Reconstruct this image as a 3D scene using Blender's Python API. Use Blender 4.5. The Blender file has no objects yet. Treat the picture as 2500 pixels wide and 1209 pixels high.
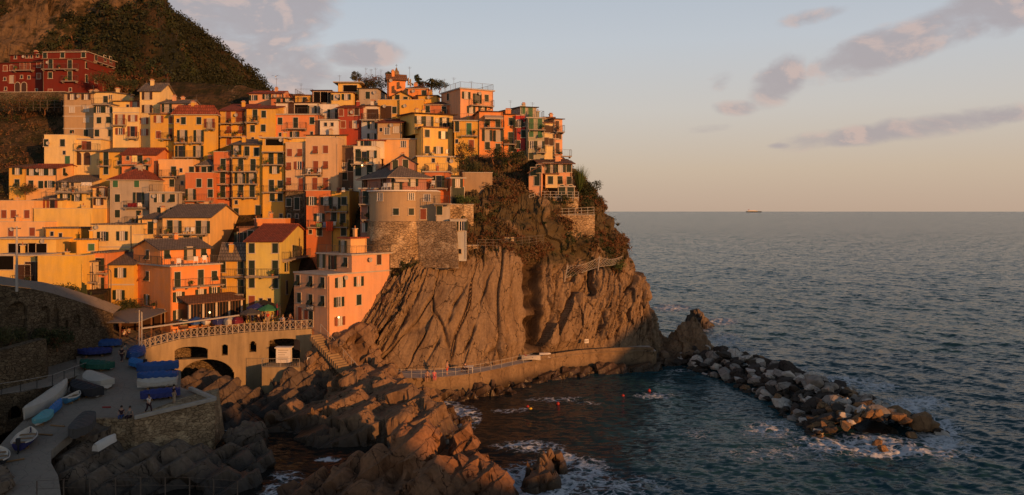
import bpy, math, random
import numpy as np
from mathutils import Vector
random.seed(7)
SC = bpy.context.scene
COL = SC.collection
R = math.radians
# ---------------------------------------------------------------- camera, light, sky, exposure
F, CX, HY, EYE = 2000.0, 1250.0, 516.0, 22.0
cam_d = bpy.data.cameras.new('camera'); cam = bpy.data.objects.new('camera', cam_d); COL.objects.link(cam)
cam_d.sensor_width = 36; cam_d.lens = 36*F/2500; cam_d.shift_y = -88.5/2500
cam_d.clip_start = 0.5; cam_d.clip_end = 90000
cam.location = (0, 0, EYE); cam.rotation_euler = (R(90), 0, 0)
SC.camera = cam
SUN_AZ, SUN_EL = 44.0, 7.0           # degrees to the right of straight behind the camera; height
sa, se = R(SUN_AZ), R(SUN_EL)
TO_SUN = Vector((math.sin(sa)*math.cos(se), -math.cos(sa)*math.cos(se), math.sin(se)))
sun_d = bpy.data.lights.new('sun', 'SUN'); sun = bpy.data.objects.new('sun', sun_d); COL.objects.link(sun)
sun_d.energy = 4.1; sun_d.angle = R(0.6); sun_d.color = (1.0, 0.42, 0.12)
sun.rotation_euler = TO_SUN.to_track_quat('Z', 'Y').to_euler()
SC.view_settings.view_transform = 'Standard'; SC.view_settings.look = 'None'
SC.view_settings.gamma = 1; SC.view_settings.exposure = 0.0
SC.cycles.use_denoising = True
SC.cycles.max_bounces = 6; SC.cycles.diffuse_bounces = 4; SC.cycles.glossy_bounces = 2
SC.cycles.caustics_reflective = False; SC.cycles.caustics_refractive = False

def P(px, py, D):
    return Vector(((px-CX)/F*D, D, EYE-(py-HY)/F*D))
def PZ(px, py, z=0.0):
    return P(px, py, (EYE-z)*F/(py-HY))

class NT:
    """small helper to wire shader nodes"""
    def __init__(s, nt): s.nt = nt; s.N = nt.nodes; s.L = nt.links
    def n(s, t, ins=None, **kw):
        d = s.N.new(t)
        for k, v in kw.items(): setattr(d, k, v)
        for k, v in (ins or {}).items():
            if hasattr(v, 'is_linked'): s.L.new(v, d.inputs[k])
            else: d.inputs[k].default_value = v
        return d
    def m(s, op, a, b=0.0, c=0.0, clamp=False):
        return s.n('ShaderNodeMath', {0: a, 1: b, 2: c}, operation=op, use_clamp=clamp).outputs[0]
    def mix(s, f, a, b, mode='MIX'):
        d = s.n('ShaderNodeMix', data_type='RGBA', blend_type=mode)
        for k, v in ((0, f), (6, a), (7, b)):
            if hasattr(v, 'is_linked'): s.L.new(v, d.inputs[k])
            else: d.inputs[k].default_value = (v if k == 0 else (*v, 1) if len(v) == 3 else v)
        return d.outputs[2]
    def ramp(s, f, pts):
        d = s.n('ShaderNodeValToRGB', {0: f}); e = d.color_ramp.elements
        while len(e) < len(pts): e.new(0.5)
        for q, (p, c) in zip(e, pts):
            q.position = p; q.color = (c, c, c, 1) if isinstance(c, (int, float)) else (*c, 1)
        return d.outputs[0]
    def noise(s, v, scale, detail=4, rough=0.55, dist=0.0):
        d = s.n('ShaderNodeTexNoise', {'Vector': v, 'Scale': scale, 'Detail': detail, 'Roughness': rough, 'Distortion': dist})
        return d.outputs[0]
    def mapv(s, v, scale=(1, 1, 1), rot=(0, 0, 0)):
        return s.n('ShaderNodeMapping', {'Vector': v, 'Scale': scale, 'Rotation': rot}).outputs[0]
    def sstep(s, x, a, b):
        d = s.n('ShaderNodeMapRange', {0: x, 1: a, 2: b, 3: 0.0, 4: 1.0}, interpolation_type='SMOOTHSTEP'); return d.outputs[0]

wd = bpy.data.worlds.new('World'); SC.world = wd; wd.use_nodes = True
w = NT(wd.node_tree); w.N.clear()
sky = w.n('ShaderNodeTexSky', sky_type='NISHITA', sun_disc=False)
sky.sun_elevation = se; sky.sun_rotation = math.pi - sa
sky.altitude = 20; sky.air_density = 1.2; sky.dust_density = 2.2; sky.ozone_density = 2.0
tc = w.n('ShaderNodeTexCoord').outputs['Generated']
sep = w.n('ShaderNodeSeparateXYZ', {0: tc})
dx, dy, dz = sep.outputs
az = w.m('ARCTAN2', dx, dy)
# the sky near the horizon is warmer and hazier than the clear-air model, the zenith deeper
warm = w.ramp(w.m('MAXIMUM', dz, 0.0), [(0.0, (.63, .46, .345)), (0.05, (.69, .545, .42)), (0.12, (.69, .635, .59)), (0.2, (.62, .65, .70)), (0.28, (.52, .58, .67)), (0.45, (.13, .17, .23)), (1.0, (.05, .07, .11))])
skyc = w.mix(0.80, w.mix(1.0, sky.outputs[0], (.10, .10, .10), 'MULTIPLY'), warm)
# clouds: patches of drifting cloud in fixed directions of the sky
cv = w.n('ShaderNodeCombineXYZ', {0: az, 1: w.m('MULTIPLY', dz, 1.9), 2: 0.0}).outputs[0]
n1 = w.noise(cv, 11.0, 9, 0.58, 0.4)
n2 = w.noise(cv, 34.0, 5, 0.6, 0.2)
nn = w.m('ADD', w.m('MULTIPLY', n1, 0.8), w.m('MULTIPLY', n2, 0.2))
def dirp(px, py):
    x, z = (px-CX)/F, -(py-HY)/F
    l = math.sqrt(1+x*x+z*z); return math.atan2(x, 1), z/l
# (px, py, half length, half height, tilt in degrees up to the right, weight)
CLOUDS = [(600, 20, 240, 150, 25, 1.35), (690, 170, 150, 90, -10, .95), (890, 132, 120, 34, 6, .95), (480, 110, 190, 120, 10, .8), (800, 215, 240, 60, 0, .6),
          (2330, 60, 330, 52, 17, 1.05), (2080, 130, 130, 36, 22, .9), (1900, 200, 80, 52, 30, .95), (1990, 38, 80, 20, 8, .6), (2480, 20, 120, 60, 10, .9),
          (2190, 318, 260, 30, 6, .85), (1800, 262, 60, 20, 0, .6), (1905, 356, 34, 9, 0, .6), (2440, 285, 120, 18, 6, .6), (1740, 315, 60, 12, 5, .4), (1755, 190, 40, 34, 40, .5)]
dens = None
for (px, py, a, b, t, wt) in CLOUDS:
    ca, ce = dirp(px, py)
    u = w.m('SUBTRACT', az, ca); v = w.m('SUBTRACT', dz, ce); ct, st = math.cos(R(t)), math.sin(R(t))
    uu = w.m('ADD', w.m('MULTIPLY', u, ct*F/a), w.m('MULTIPLY', v, st*F/a))
    vv = w.m('ADD', w.m('MULTIPLY', u, -st*F/b), w.m('MULTIPLY', v, ct*F/b))
    r2 = w.m('ADD', w.m('MULTIPLY', uu, uu), w.m('MULTIPLY', vv, vv))
    g = w.m('MULTIPLY', w.m('SUBTRACT', 1.25, r2, clamp=False), wt)
    g = w.m('MAXIMUM', w.m('MINIMUM', g, 1.0), -1.0)
    dens = g if dens is None else w.m('MAXIMUM', dens, g)
d0 = w.m('ADD', w.m('MULTIPLY', dens, 0.36), w.m('SUBTRACT', nn, 0.545))
alpha = w.sstep(d0, -0.02, 0.32)
# underside grey, sun-facing tops pink
up = w.n('ShaderNodeVectorMath', {0: cv, 1: (0.012, 0.016, 0.0)}, operation='ADD').outputs[0]
n3 = w.noise(up, 11.0, 9, 0.58, 0.4)
lit = w.sstep(w.m('SUBTRACT', n1, n3), -0.01, 0.11)
ccol = w.mix(w.m('MULTIPLY', lit, .6), (.39, .345, .36), (.70, .49, .41))
skyc = w.mix(w.m('MULTIPLY', alpha, 0.78), skyc, ccol)
bg = w.n('ShaderNodeBackground', {0: skyc, 1: 1.0})
wo = w.n('ShaderNodeOutputWorld', {0: bg.outputs[0]})

# ---------------------------------------------------------------- numpy noise
_rs = np.random.RandomState(11)
_perm = np.concatenate([_rs.permutation(256)]*3)
_grad = _rs.normal(size=(256, 3)); _grad /= np.linalg.norm(_grad, axis=1)[:, None]
_feat = _rs.rand(256, 3); _val = _rs.rand(256)
def _h(i, j, k): return _perm[(_perm[(_perm[i & 255] + j) & 255] + k) & 255]
def perlin(p):
    p = np.asarray(p, float); i = np.floor(p).astype(int); f = p-i; s = f*f*f*(f*(f*6-15)+10)
    out = 0
    for a in (0, 1):
        for b in (0, 1):
            for c in (0, 1):
                g = _grad[_h(i[:, 0]+a, i[:, 1]+b, i[:, 2]+c)]
                d = (g*(f-np.array([a, b, c]))).sum(1)
                out = out + d*(s[:, 0] if a else 1-s[:, 0])*(s[:, 1] if b else 1-s[:, 1])*(s[:, 2] if c else 1-s[:, 2])
    return out*1.5
def fbm(p, o=4, g=0.5):
    r = 0; a = 1.0; q = np.asarray(p, float)
    for _ in range(o): r = r + a*perlin(q); q = q*2.03+17.1; a *= g
    return r
def ridged(p, o=4):
    r = 0; a = 1.0; q = np.asarray(p, float)
    for _ in range(o): r = r + a*(1-np.abs(perlin(q))*2); q = q*2.03+9.7; a *= 0.5
    return r-1.0
def voro(p):
    """facets: returns (plane-like value per cell, distance to the cell border)"""
    p = np.asarray(p, float); i = np.floor(p).astype(int); f = p-i; n = len(p)
    d1 = np.full(n, 9.0); d2 = np.full(n, 9.0); v = np.zeros(n)
    for a in (-1, 0, 1):
        for b in (-1, 0, 1):
            for c in (-1, 0, 1):
                h = _h(i[:, 0]+a, i[:, 1]+b, i[:, 2]+c)
                o = np.array([a, b, c])+_feat[h]-f
                d = (o*o).sum(1)
                tilt = _val[h]*2-1 + (o*_grad[h]).sum(1)*1.1
                m = d < d1
                d2 = np.where(m, d1, np.minimum(d2, d)); v = np.where(m, tilt, v); d1 = np.where(m, d, d1)
    return v, np.sqrt(d2)-np.sqrt(d1)
def sst(x, a, b):
    t = np.clip((x-a)/(b-a), 0, 1); return t*t*(3-2*t)

# ---------------------------------------------------------------- object helpers
def tag(o, label=None, cat=None, group=None, kind=None):
    for k, v in (('label', label), ('category', cat), ('group', group), ('kind', kind)):
        if v: o[k] = v
    return o
def link(name, me, parent=None, loc=None):
    o = bpy.data.objects.new(name, me); COL.objects.link(o)
    if parent: o.parent = parent
    if loc is not None: o.location = loc
    return o
def empty(name, loc=(0, 0, 0), rz=0.0):
    o = bpy.data.objects.new(name, None); COL.objects.link(o); o.location = loc; o.rotation_euler = (0, 0, rz); o.empty_display_size = 0.3
    return o
def npmesh(name, v, f, mats, smooth=False, attrs=None, mi=None):
    """v Nx3, f Mx4 or Mx3 int array"""
    v = np.asarray(v, np.float32); f = np.asarray(f, np.int32); k = f.shape[1]
    me = bpy.data.meshes.new(name)
    me.vertices.add(len(v)); me.vertices.foreach_set('co', v.ravel())
    me.loops.add(f.size); me.loops.foreach_set('vertex_index', f.ravel())
    me.polygons.add(len(f)); me.polygons.foreach_set('loop_start', np.arange(0, f.size, k, dtype=np.int32))
    me.polygons.foreach_set('loop_total', np.full(len(f), k, np.int32))
    if mi is not None: me.polygons.foreach_set('material_index', np.asarray(mi, np.int32))
    for a, d in (attrs or {}).items():
        at = me.attributes.new(a, 'FLOAT', 'POINT'); at.data.foreach_set('value', np.asarray(d, np.float32))
    me.update(calc_edges=True)
    me.polygons.foreach_set('use_smooth', np.full(len(f), smooth, bool))
    for m in (mats if isinstance(mats, (list, tuple)) else [mats]): me.materials.append(m)
    return me
def grid_faces(nr, nc, wrap=False):
    r, c = np.meshgrid(np.arange(nr-1), np.arange(nc if wrap else nc-1), indexing='ij')
    c2 = (c+1) % nc
    return np.stack([r*nc+c, r*nc+c2, (r+1)*nc+c2, (r+1)*nc+c], -1).reshape(-1, 4)
class MB:
    """collects simple shapes into one mesh"""
    def __init__(s): s.v = []; s.f = []; s.mi = []; s.mats = []
    def _m(s, m):
        if m not in s.mats: s.mats.append(m)
        return s.mats.index(m)
    def poly(s, pts, faces, m):
        b = len(s.v); k = s._m(m)
        s.v += [tuple(p) for p in pts]
        for f in faces: s.f.append([b+i for i in f]); s.mi.append(k)
    def box(s, x0, x1, y0, y1, z0, z1, m):
        p = [(x, y, z) for z in (z0, z1) for (x, y) in ((x0, y0), (x1, y0), (x1, y1), (x0, y1))]
        s.poly(p, [(0, 3, 2, 1), (4, 5, 6, 7), (0, 1, 5, 4), (1, 2, 6, 5), (2, 3, 7, 6), (3, 0, 4, 7)], m)
    def prism(s, pts, z0, z1, m):
        """plan polygon, counter-clockwise"""
        n = len(pts); p = [(x, y, z0) for x, y in pts]+[(x, y, z1) for x, y in pts]
        s.poly(p, [tuple(range(n))[::-1], tuple(range(n, 2*n))]+[(i, (i+1) % n, n+(i+1) % n, n+i) for i in range(n)], m)
    def tube(s, a, b, r, m, n=6, r2=None):
        a = Vector(a); b = Vector(b); d = (b-a)
        if d.length < 1e-6: return
        d.normalize(); u = d.orthogonal().normalized(); v = d.cross(u); r2 = r if r2 is None else r2
        p = [a+(u*math.cos(t)+v*math.sin(t))*r for t in [2*math.pi*i/n for i in range(n)]]
        q = [b+(u*math.cos(t)+v*math.sin(t))*r2 for t in [2*math.pi*i/n for i in range(n)]]
        s.poly(p+q, [(i, (i+1) % n, n+(i+1) % n, n+i) for i in range(n)]+[tuple(range(n))[::-1], tuple(range(n, 2*n))], m)
    def path(s, pts, r, m, n=5):
        for a, b in zip(pts[:-1], pts[1:]): s.tube(a, b, r, m, n)
    def loft(s, rings, m, close=True, caps=True):
        n = len(rings[0]); b = len(s.v); k = s._m(m)
        for r in rings: s.v += [tuple(p) for p in r]
        for j in range(len(rings)-1):
            for i in range(n if close else n-1):
                i2 = (i+1) % n
                s.f.append([b+j*n+i, b+j*n+i2, b+(j+1)*n+i2, b+(j+1)*n+i]); s.mi.append(k)
        if caps and close:
            s.f.append([b+i for i in range(n)][::-1]); s.mi.append(k)
            s.f.append([b+(len(rings)-1)*n+i for i in range(n)]); s.mi.append(k)
    def mesh(s, name, smooth=False):
        me = bpy.data.meshes.new(name); me.from_pydata(s.v, [], s.f)
        for m in s.mats: me.materials.append(m)
        me.polygons.foreach_set('material_index', s.mi)
        if smooth: me.polygons.foreach_set('use_smooth', [True]*len(s.f))
        me.update(); return me
    def build(s, name, parent=None, loc=None, smooth=False):
        return link(name, s.mesh(name, smooth), parent, loc)
def copy_tree(o, parent=None):
    c = o.copy(); COL.objects.link(c); c.parent = parent
    for ch in list(o.children): copy_tree(ch, c)
    return c

# ---------------------------------------------------------------- materials
MATS = {}
def newmat(name):
    m = bpy.data.materials.new(name); m.use_nodes = True
    t = NT(m.node_tree); b = t.N['Principled BSDF']; b.inputs['Specular IOR Level'].default_value = 0.25
    return m, t, b
def flat(name, c, rough=0.7, spec=0.3, var=0.12, metal=0.0, scale=3.0):
    if name in MATS: return MATS[name]
    m, t, b = newmat(name); pos = t.n('ShaderNodeNewGeometry').outputs['Position']
    n = t.noise(pos, scale, 5)
    k = t.m('ADD', 1-var, t.m('MULTIPLY', n, 2*var))
    hs = t.n('ShaderNodeHueSaturation', {'Color': (*c, 1), 'Value': k})
    t.L.new(hs.outputs[0], b.inputs['Base Color'])
    b.inputs['Roughness'].default_value = rough; b.inputs['Specular IOR Level'].default_value = spec; b.inputs['Metallic'].default_value = metal
    MATS[name] = m; return m
def plaster(name, c, worn=0.5, st=.46):
    key = 'plaster_'+name
    if key in MATS: return MATS[key]
    m, t, b = newmat(key); g = t.n('ShaderNodeNewGeometry'); pos = g.outputs['Position']
    streak = t.noise(t.mapv(pos, (1.6, 1.6, .22)), 1.0, 6, .6)
    blot = t.noise(pos, .55, 6, .62)
    fine = t.noise(pos, 9, 4, .6)
    k = t.m('ADD', t.m('MULTIPLY', streak, st), t.m('MULTIPLY', blot, .52))
    k = t.m('ADD', k, t.m('MULTIPLY', fine, .26)); k = t.m('ADD', k, 1.0-(st+.78)/2)
    hs = t.n('ShaderNodeHueSaturation', {'Color': (*c, 1), 'Value': k, 'Saturation': t.m('ADD', .82, t.m('MULTIPLY', blot, .3))})
    stain = t.sstep(t.noise(pos, 1.1, 8, .7), .60, .72)
    dirty = [x*.55+.03 for x in c]
    colr = t.mix(t.m('MULTIPLY', stain, worn*.7), hs.outputs[0], dirty)
    t.L.new(colr, b.inputs['Base Color']); b.inputs['Roughness'].default_value = .92; b.inputs['Specular IOR Level'].default_value = .12
    bm = t.n('ShaderNodeBump', {'Height': fine, 'Strength': .25, 'Distance': .03}); t.L.new(bm.outputs[0], b.inputs['Normal'])
    MATS[key] = m; return m
def tile(name, c, axis=0):
    key = 'tile_'+name
    if key in MATS: return MATS[key]
    m, t, b = newmat(key); pos = t.n('ShaderNodeTexCoord').outputs['Object']
    br = t.n('ShaderNodeTexBrick', {'Vector': pos, 'Color1': (*[x*.78 for x in c], 1), 'Color2': (*[min(1, x*1.25) for x in c], 1), 'Mortar': (*[x*.4 for x in c], 1), 'Scale': 1.0, 'Mortar Size': .03, 'Brick Width': .34, 'Row Height': .3, 'Bias': 0.1})
    n = t.noise(pos, .9, 6, .65); n2 = t.noise(pos, 6, 4, .6)
    cc = t.mix(t.m('MULTIPLY', t.sstep(n, .45, .75), .55), br.outputs[0], [x*.5+.03 for x in c])
    cc = t.mix(t.sstep(n2, .62, .8), cc, [min(1, x*1.35+.02) for x in c])
    t.L.new(cc, b.inputs['Base Color']); b.inputs['Roughness'].default_value = .9
    wv = t.n('ShaderNodeTexWave', {'Vector': pos, 'Scale': 1.6, 'Distortion': .6}, bands_direction='X')
    bm = t.n('ShaderNodeBump', {'Height': t.m('ADD', wv.outputs['Fac'], t.m('MULTIPLY', br.outputs[1], -.6)), 'Strength': .8, 'Distance': .06}); t.L.new(bm.outputs[0], b.inputs['Normal'])
    MATS[key] = m; return m
def masonry(name, c1, c2, mortar, scale=1.6, patch=None, flatness=(1, 1, 1.7)):
    key = 'masonry_'+name
    if key in MATS: return MATS[key]
    m, t, b = newmat(key); pos = t.n('ShaderNodeNewGeometry').outputs['Position']
    wob = t.n('ShaderNodeVectorMath', {0: pos, 1: t.n('ShaderNodeVectorMath', {0: t.n('ShaderNodeTexNoise', {'Vector': pos, 'Scale': 1.3}).outputs['Color'], 'Scale': .5}, operation='SCALE').outputs[0]}, operation='ADD').outputs[0]
    q = t.mapv(wob, flatness)
    vo = t.n('ShaderNodeTexVoronoi', {'Vector': q, 'Scale': scale}); ed = t.n('ShaderNodeTexVoronoi', {'Vector': q, 'Scale': scale}, feature='DISTANCE_TO_EDGE')
    rnd = t.n('ShaderNodeSeparateColor', {0: vo.outputs['Color']}).outputs[0]
    big = t.noise(pos, .35, 6, .6)
    cc = t.mix(rnd, c1, c2)
    joint = t.sstep(ed.outputs['Distance'], .012, .075)
    cc = t.mix(joint, mortar, cc)
    cc = t.mix(1.0, cc, t.ramp(big, [(.3, .55), (.7, 1.25)]), 'MULTIPLY')
    if patch: cc = t.mix(t.sstep(t.noise(pos, .6, 7, .65), .53, .62), cc, patch)
    t.L.new(cc, b.inputs['Base Color']); b.inputs['Roughness'].default_value = .95; b.inputs['Specular IOR Level'].default_value = .1
    hgt = t.m('ADD', joint, t.m('MULTIPLY', t.noise(pos, 7, 4), .5))
    bm = t.n('ShaderNodeBump', {'Height': hgt, 'Strength': .9, 'Distance': .12}); t.L.new(bm.outputs[0], b.inputs['Normal'])
    MATS[key] = m; return m
def rockmat(name, base, dark, warm, band_dir=(0, R(-24), 0), veg=False, wet=0.0):
    m, t, b = newmat(name); g = t.n('ShaderNodeNewGeometry'); pos = g.outputs['Position']
    q = t.mapv(pos, (1.0, .8, .16), band_dir)
    bands = t.noise(q, .8, 6, .55, .5)
    n2 = t.noise(pos, .35, 8, .6, .3); n3 = t.noise(pos, 3.2, 6, .62)
    c = t.mix(t.m('ADD', .35, t.m('MULTIPLY', t.sstep(bands, .32, .60), .65)), dark, base)
    c = t.mix(t.m('MULTIPLY', t.sstep(n2, .45, .7), .75), c, warm)
    c = t.mix(1.0, c, t.ramp(n3, [(.25, .62), (.5, 1.0), (.8, 1.3)]), 'MULTIPLY')
    q2 = t.mapv(pos, (.9, .9, .3), band_dir)
    cr = t.n('ShaderNodeTexVoronoi', {'Vector': t.n('ShaderNodeVectorMath', {0: q2, 1: t.n('ShaderNodeVectorMath', {0: t.n('ShaderNodeTexNoise', {'Vector': pos, 'Scale': .8, 'Detail': 4.0}).outputs['Color'], 'Scale': 1.2}, operation='SCALE').outputs[0]}, operation='ADD').outputs[0], 'Scale': .38}, feature='DISTANCE_TO_EDGE').outputs[0]
    crack = t.sstep(cr, .0, .016)
    c = t.mix(crack, [x*.35 for x in dark], c)
    if veg:
        at = t.n('ShaderNodeAttribute', attribute_name='veg').outputs['Fac']
        vf = t.sstep(t.m('ADD', at, t.m('MULTIPLY', t.m('SUBTRACT', t.noise(pos, .5, 7, .68), .5), 1.6)), .35, .62)
        vc = t.mix(t.noise(pos, .9, 5), (.045, .036, .018), (.12, .085, .04))
        c = t.mix(vf, c, vc)
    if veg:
        shade_ = t.n('ShaderNodeAttribute', attribute_name='cleft_shade').outputs['Fac']
        c = t.mix(t.m('MULTIPLY', shade_, t.m('ADD', .55, t.m('MULTIPLY', n3, .5))), c, (.045, .026, .016))  # shade and dark rock of the cleft, painted into the rock colour
    if wet:
        zz = t.n('ShaderNodeSeparateXYZ', {0: pos}).outputs[2]
        wl = t.sstep(t.m('ADD', zz, t.m('MULTIPLY', n2, -1.6)), -.7, wet)
        c = t.mix(wl, [x*.22 for x in base], c)
        t.L.new(t.m('ADD', .35, t.m('MULTIPLY', wl, .55)), b.inputs['Roughness'])
    else: b.inputs['Roughness'].default_value = .92
    t.L.new(c, b.inputs['Base Color'])
    hgt = t.m('ADD', t.m('ADD', t.m('MULTIPLY', bands, .22), t.m('MULTIPLY', n3, .6)), t.m('MULTIPLY', crack, .12))
    bm = t.n('ShaderNodeBump', {'Height': hgt, 'Strength': .6, 'Distance': .14}); t.L.new(bm.outputs[0], b.inputs['Normal'])
    return m
def leafmat(name, c1, c2):
    if name in MATS: return MATS[name]
    m, t, b = newmat(name); g = t.n('ShaderNodeNewGeometry'); pos = g.outputs['Position']
    k = t.noise(pos, 1.3, 3); k2 = g.outputs['Random Per Island']
    c = t.mix(t.m('ADD', t.m('MULTIPLY', k, .5), t.m('MULTIPLY', k2, .5)), c1, c2)
    t.L.new(c, b.inputs['Base Color']); b.inputs['Roughness'].default_value = .75
    MATS[name] = m; return m
# ================================================================ WATER
def water_material():
    m, t, b = newmat('sea_water'); g = t.n('ShaderNodeNewGeometry'); pos = g.outputs['Position']
    foam = t.n('ShaderNodeAttribute', attribute_name='foam').outputs['Fac']
    shal = t.n('ShaderNodeAttribute', attribute_name='shallow').outputs['Fac']
    v = t.n('ShaderNodeVectorMath', {0: pos, 1: t.n('ShaderNodeVectorMath', {0: t.n('ShaderNodeTexNoise', {'Vector': pos, 'Scale': .5, 'Detail': 5.0}).outputs['Color'], 'Scale': 2.2}, operation='SCALE').outputs[0]}, operation='ADD').outputs[0]
    ve = t.n('ShaderNodeTexVoronoi', {'Vector': t.mapv(v, (1, 1, .2)), 'Scale': .9}, feature='DISTANCE_TO_EDGE').outputs[0]
    ve2 = t.n('ShaderNodeTexVoronoi', {'Vector': t.mapv(v, (1, 1, .2)), 'Scale': 2.3}, feature='DISTANCE_TO_EDGE').outputs[0]
    lace = t.m('ADD', t.m('MULTIPLY', t.m('SUBTRACT', 1.0, t.sstep(ve, 0, .22)), .7), t.m('MULTIPLY', t.m('SUBTRACT', 1.0, t.sstep(ve2, 0, .2)), .45))
    nz = t.noise(pos, .8, 7, .65)
    k = t.m('ADD', t.m('ADD', t.m('MULTIPLY', foam, .72), t.m('MULTIPLY', lace, .55)), t.m('MULTIPLY', nz, 1.0))
    fm = t.m('MULTIPLY', t.sstep(k, 1.0, 1.52), t.sstep(foam, .04, .3))
    deep = t.mix(t.noise(t.mapv(pos, (.012, .03, .1)), 1.0, 4), (.012, .050, .062), (.022, .074, .086))
    c = t.mix(t.m('MULTIPLY', shal, .9), deep, (.022, .014, .009))
    c = t.mix(t.m('MULTIPLY', t.sstep(foam, .1, .9), .5), c, (.03, .075, .08))
    c = t.mix(fm, c, (.62, .63, .64))
    t.L.new(c, b.inputs['Base Color'])
    t.L.new(t.m('ADD', .13, t.m('MULTIPLY', fm, .7)), b.inputs['Roughness'])
    b.inputs['IOR'].default_value = 1.085; b.inputs['Specular IOR Level'].default_value = .5
    rp = t.mapv(pos, (.75, 1.7, 1.0), (0, 0, R(8)))
    def wn(sc, det, k):
        c = t.n('ShaderNodeTexNoise', {'Vector': rp, 'Scale': sc, 'Detail': det, 'Roughness': .62}).outputs['Color']
        d = t.n('ShaderNodeVectorMath', {0: c, 1: (.5, .5, .5)}, operation='SUBTRACT').outputs[0]
        return t.n('ShaderNodeVectorMath', {0: d, 1: (k, k*1.25, 0)}, operation='MULTIPLY').outputs[0]
    dist = t.n('ShaderNodeVectorMath', {0: pos}, operation='LENGTH').outputs['Value']
    add = lambda a_, b_: t.n('ShaderNodeVectorMath', {0: a_, 1: b_}, operation='ADD').outputs[0]
    gust = t.m('ADD', .75, t.m('MULTIPLY', t.noise(t.mapv(pos, (.01, .028, .1)), 1.0, 4), .5))
    pert = add(wn(1.15, 6, 1.0), wn(.22, 4, .40))
    gust = t.m('MULTIPLY', gust, t.m('ADD', 1.0, t.sstep(dist, 130, 900)))
    pert = t.n('ShaderNodeVectorMath', {0: pert, 'Scale': gust}, operation='SCALE').outputs[0]
    nn_ = t.n('ShaderNodeVectorMath', {0: add(g.outputs['Normal'], pert)}, operation='NORMALIZE').outputs[0]
    t.L.new(nn_, b.inputs['Normal'])
    return m
# foam: breaking water around the rocks and drifting lines, (px, py, half width px, half height px, strength)
FOAM = [(2210, 1005, 80, 36, .95), (2060, 930, 110, 16, .7), (1830, 876, 60, 12, .65), (2180, 1102, 150, 18, .95), (2300, 1090, 60, 40, .8), (1190, 1185, 110, 50, 1.0), (1320, 1180, 130, 60, .95), (1360, 1120, 60, 28, .9), (1430, 1150, 70, 40, .7), (1130, 1020, 50, 34, .95), (1090, 990, 40, 14, .7),
        (2100, 1085, 200, 32, .78), (2290, 1060, 70, 50, .85), (2240, 985, 90, 24, .85), (2140, 945, 70, 16, .7), (1950, 905, 60, 12, .45), (1880, 1050, 80, 26, .62),
        (1600, 966, 60, 10, .62), (1360, 975, 90, 7, .5), (1240, 1003, 60, 6, .5), (1440, 985, 40, 5, .4), (1760, 785, 50, 12, .9), (1640, 752, 52, 11, .95), (1700, 800, 60, 18, .6),
        (1770, 830, 60, 22, .62), (1820, 860, 60, 14, .5), (1740, 858, 30, 12, .9), (800, 1122, 36, 7, 1.0), (560, 1045, 40, 8, .6), (700, 1165, 50, 20, .5), (680, 1200, 60, 20, .7), (1130, 965, 60, 6, .55),
        (1290, 1090, 100, 18, .62), (1500, 1190, 160, 40, .5), (1080, 1060, 40, 12, .5), (1560, 898, 30, 6, .55), (1420, 888, 40, 4, .4), (2330, 1100, 90, 30, .5), (1990, 940, 40, 8, .35), (1660, 905, 40, 5, .4),
        (1270, 1000, 26, 6, .4), (1700, 1060, 60, 20, .3), (1900, 1110, 200, 26, .35)]
_wr = np.random.RandomState(5)
WAVES = []
for i in range(46):
    L = 0.9*(9.5/0.9)**(i/45.0); a = R(200)+_wr.normal(0, .6); WAVES.append((2*math.pi/L, math.cos(a), math.sin(a), .0062*L**.8, _wr.rand()*6.28))
def build_water():
    rad = [42.0]
    while rad[-1] < 330: rad.append(rad[-1]*1.0033)
    while rad[-1] < 1400: rad.append(rad[-1]*1.006)
    while rad[-1] < 60000: rad.append(rad[-1]*1.028)
    rad = np.array(rad)
    th = np.concatenate([np.linspace(-80, -33, 60)[:-1], np.linspace(-33, 36, 1250), np.linspace(36, 80, 60)[1:]])
    rr, tt = np.meshgrid(rad, np.radians(th), indexing='ij')
    x = (rr*np.sin(tt)).ravel(); y = (rr*np.cos(tt)).ravel(); r = rr.ravel()
    px = CX+F*x/np.maximum(y, 1); py = HY+F*EYE/np.maximum(y, 1)
    fo = np.zeros_like(x)
    for (fx, fy, a, b_, s) in FOAM:
        fo = np.maximum(fo, s*np.clip(1.15-((px-fx)/a)**2-((py-fy)/b_)**2, 0, 1))
    # sheltered water inside the breakwater is calmer and browner over the rocks
    calm = sst(x, 34, 18)*sst(y, 125, 112)
    shallow = sst(-(x-14)/26 - (y-100)/60*0.0, -.15, .7)*sst(y, 58, 66)
    shallow = np.clip(sst(x, 17, -6), 0, 1)
    z = np.zeros_like(x); ox = np.zeros_like(x); oy = np.zeros_like(x)
    grp = 0.75+0.5*perlin(np.stack([x*.03, y*.05, x*0], 1))
    for k, cx, cy, A, ph in WAVES:
        fade = np.clip(1.6-r*k/900.0, 0, 1)
        A2 = A*fade*(1-.55*calm)*grp
        p = k*(cx*x+cy*y)+ph
        z += A2*np.sin(p); c = A2*np.cos(p)*.75; ox += c*cx; oy += c*cy
    z += np.where(fo > .2, (fo-.2)*.35*fbm(np.stack([x*.8, y*.8, x*0], 1), 3), 0)
    me = npmesh('water', np.stack([x+ox, y+oy, z], 1), grid_faces(len(rad), len(th)), water_material(), True, {'foam': fo, 'shallow': shallow})
    me.flip_normals()
    tag(link('water', me), kind='structure')
build_water()

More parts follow.
